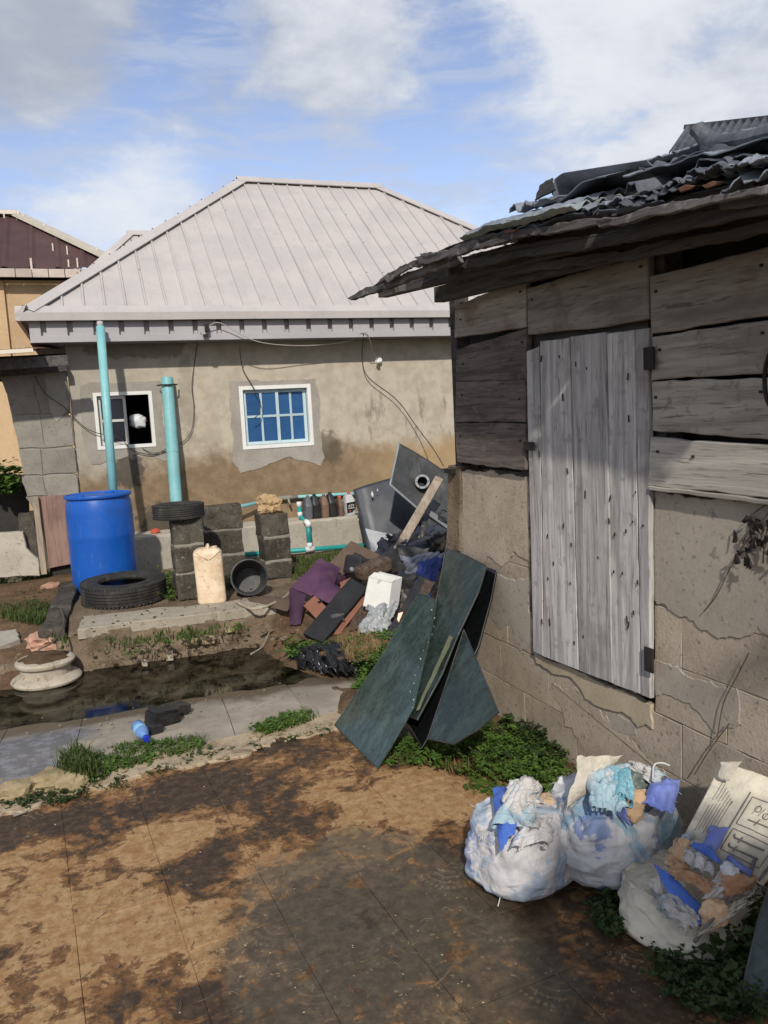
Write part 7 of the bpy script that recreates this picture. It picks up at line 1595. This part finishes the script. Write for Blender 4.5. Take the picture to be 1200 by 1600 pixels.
for i, (x, y, s, lb) in enumerate([(22, 1275, .055, 'dark tile shard at the left edge of the yard'), (737, 1362, .022, 'pale leaf scrap left of the left sack')]):
    p = onZ(x, y, .006); single('shard', slabvf([p, p+Vector((s, s*.3, .002)), p+Vector((s*.8, s*.9, .004)), p+Vector((-.1*s, s*.6, .002))], (0, 0, 1), .004, .02, .004, .001, i), M['block'] if i == 0 else M['cream'], lb, 'shard')

herb('ground_cover', [onY(x, y, 9.5) for x in range(-20, 30, 4) for y in range(738, 775, 5)], .22, 'weed', 'green bush behind the gap at the left frame edge', 31, 8, .06)
# grown over the broken cement strip
herb('ground_cover', scatter(160, [(0, 1262), (150, 1225), (300, 1178), (520, 1138), (520, 1146), (310, 1190), (160, 1240)], .012, 32, -.15), .03, 'weeddark', 'small weeds in the broken cement strip', 32, 6, .012)
# ------------------------------------------------------------------ unseen tree added behind the viewpoint to shade the sacks and the shed
tree = thing('added_shade_tree', (1.05, -2.3, -.02), 'unseen leafy tree added behind the viewpoint to shade the sacks and the shed door', 'tree')
rt2 = random.Random(77); tb = Vector((1.05, -2.3, -.05))
tp = curve([tb, tb+Vector((-.05, .1, 1.1)), tb+Vector((-.25, .3, 2.2)), tb+Vector((-.55, .5, 3.2))], 6)
mk('trunk', *tubevf(tp, [.09-.05*i/len(tp) for i in range(len(tp))], 10), M['twig'], tree, True)
A = Acc(); leafV = []; leafF = []
clumps = [(.10, -1.5, 2.62, .30), (.50, -1.55, 2.78, .32), (.82, -1.5, 2.72, .30), (.32, -1.15, 2.7, .28), (.68, -1.15, 2.62, .28), (.30, -1.95, 2.85, .30), (.72, -1.95, 2.95, .30), (.85, -1.75, 3.75, .15), (1.05, -1.35, 3.9, .14)]
for (x, y, z, r) in clumps:
    c = Vector((x, y, z)); a = tp[int(len(tp)*.55)+rt2.randrange(0, 7)]
    A.add(tubevf(curve([a, a.lerp(c, .5)+Vector((0, 0, -.06)), c, c+Vector((rt2.uniform(-.2, .2), .2, .15))], 4), [.03, .026, .024, .022, .02, .018, .016, .014, .012, .01, .008, .007, .006], 6))
    for k in range(int(360*(r/.35)**2)):
        d = Vector((rt2.gauss(0, 1), rt2.gauss(0, 1), rt2.gauss(0, .8))); d = d.normalized()*r*(rt2.random()**.45)*(.75+.5*nz(d.x*2+x*9, d.y*2, d.z*2)); p = c+d
        a = rt2.uniform(0, 2*pi); e_ = rt2.uniform(-.7, .3); L = rt2.uniform(.06, .10); dd = Vector((cos(a)*cos(e_), sin(a)*cos(e_), sin(e_))); s_ = dd.cross(UPZ).normalized()*L*.3; k0 = len(leafV)
        leafV += [p, p+dd*L*.45+s_, p+dd*L, p+dd*L*.45-s_]; leafF += [(k0, k0+1, k0+2, k0+3)]
mk('limb', A.V, A.F, M['twig'], tree, True)
mk('crown', leafV, leafF, M['weed'], tree, kind='stuff')

blades('grass', scatter(240, [(560, 1110), (700, 1170), (880, 1200), (860, 1235), (700, 1205), (600, 1190)], .02, 41, -.1), .07, 'grass', 'grass among the weeds by the glass', 41, 2, .8, .003)
herb('ground_cover', scatter(120, [(650, 1150), (780, 1115), (870, 1190), (860, 1225), (720, 1195)], .02, 42, -.1), .11, 'weeddark', 'larger leaved weeds by the glass', 42, 7, .034)
blades('straw', scatter(90, [(650, 1150), (780, 1130), (870, 1200), (800, 1240), (660, 1200)], .01, 43, .0), .05, 'straw', 'withered stalks among the weeds', 43, 2, 1.2, .002)
blades('grass', scatter(140, [(400, 1140), (485, 1112), (500, 1120), (420, 1148)], .02, 44, .2), .035, 'grass', 'short grass on the path', 44, 2, .9, .003)
# broken bits over the rubble, the platform and the path
def litter(name, n, poly, z, sz, m, label, seed):
    A = Acc(); r = random.Random(seed)
    for k, p in enumerate(scatter(n, poly, z, seed, .3)):
        s = sz*r.uniform(.35, 1.3); V, Fc = rockvf(p+UPZ*s*.2, (s, s*r.uniform(.5, 1), s*r.uniform(.25, .7)), k*.61+seed, 1, .35); A.add((V, Fc))
    mk(name, A.V, A.F, M[m], None, kind='stuff', label=label)
litter('rubble', 150, [(130, 1000), (440, 960), (450, 1000), (140, 1050)], .10, .04, 'platform', 'broken rubble along the platform face', 1)
litter('rubble', 90, [(440, 960), (560, 900), (620, 1000), (560, 1040), (450, 1010)], .13, .045, 'soil', 'earth clods under the junk pile', 2)
litter('grit', 160, [(0, 1150), (480, 1060), (500, 1110), (150, 1190), (0, 1230)], .012, .014, 'block', 'grit on the cement path', 3)
litter('grit', 110, [(120, 945), (450, 905), (460, 940), (130, 985)], .285, .018, 'soil', 'soil crumbs on the platform', 4)
litter('rubble', 70, [(0, 1215), (200, 1185), (520, 1130), (530, 1150), (220, 1215), (0, 1262)], .015, .03, 'buffrock', 'crumbled cement along the yard edge', 5)
litter('rubble', 90, [(880, 1195), (1010, 1250), (1180, 1290), (1200, 1330), (1060, 1290), (890, 1240)], .05, .03, 'soil', 'clods at the foot of the shed wall', 6)
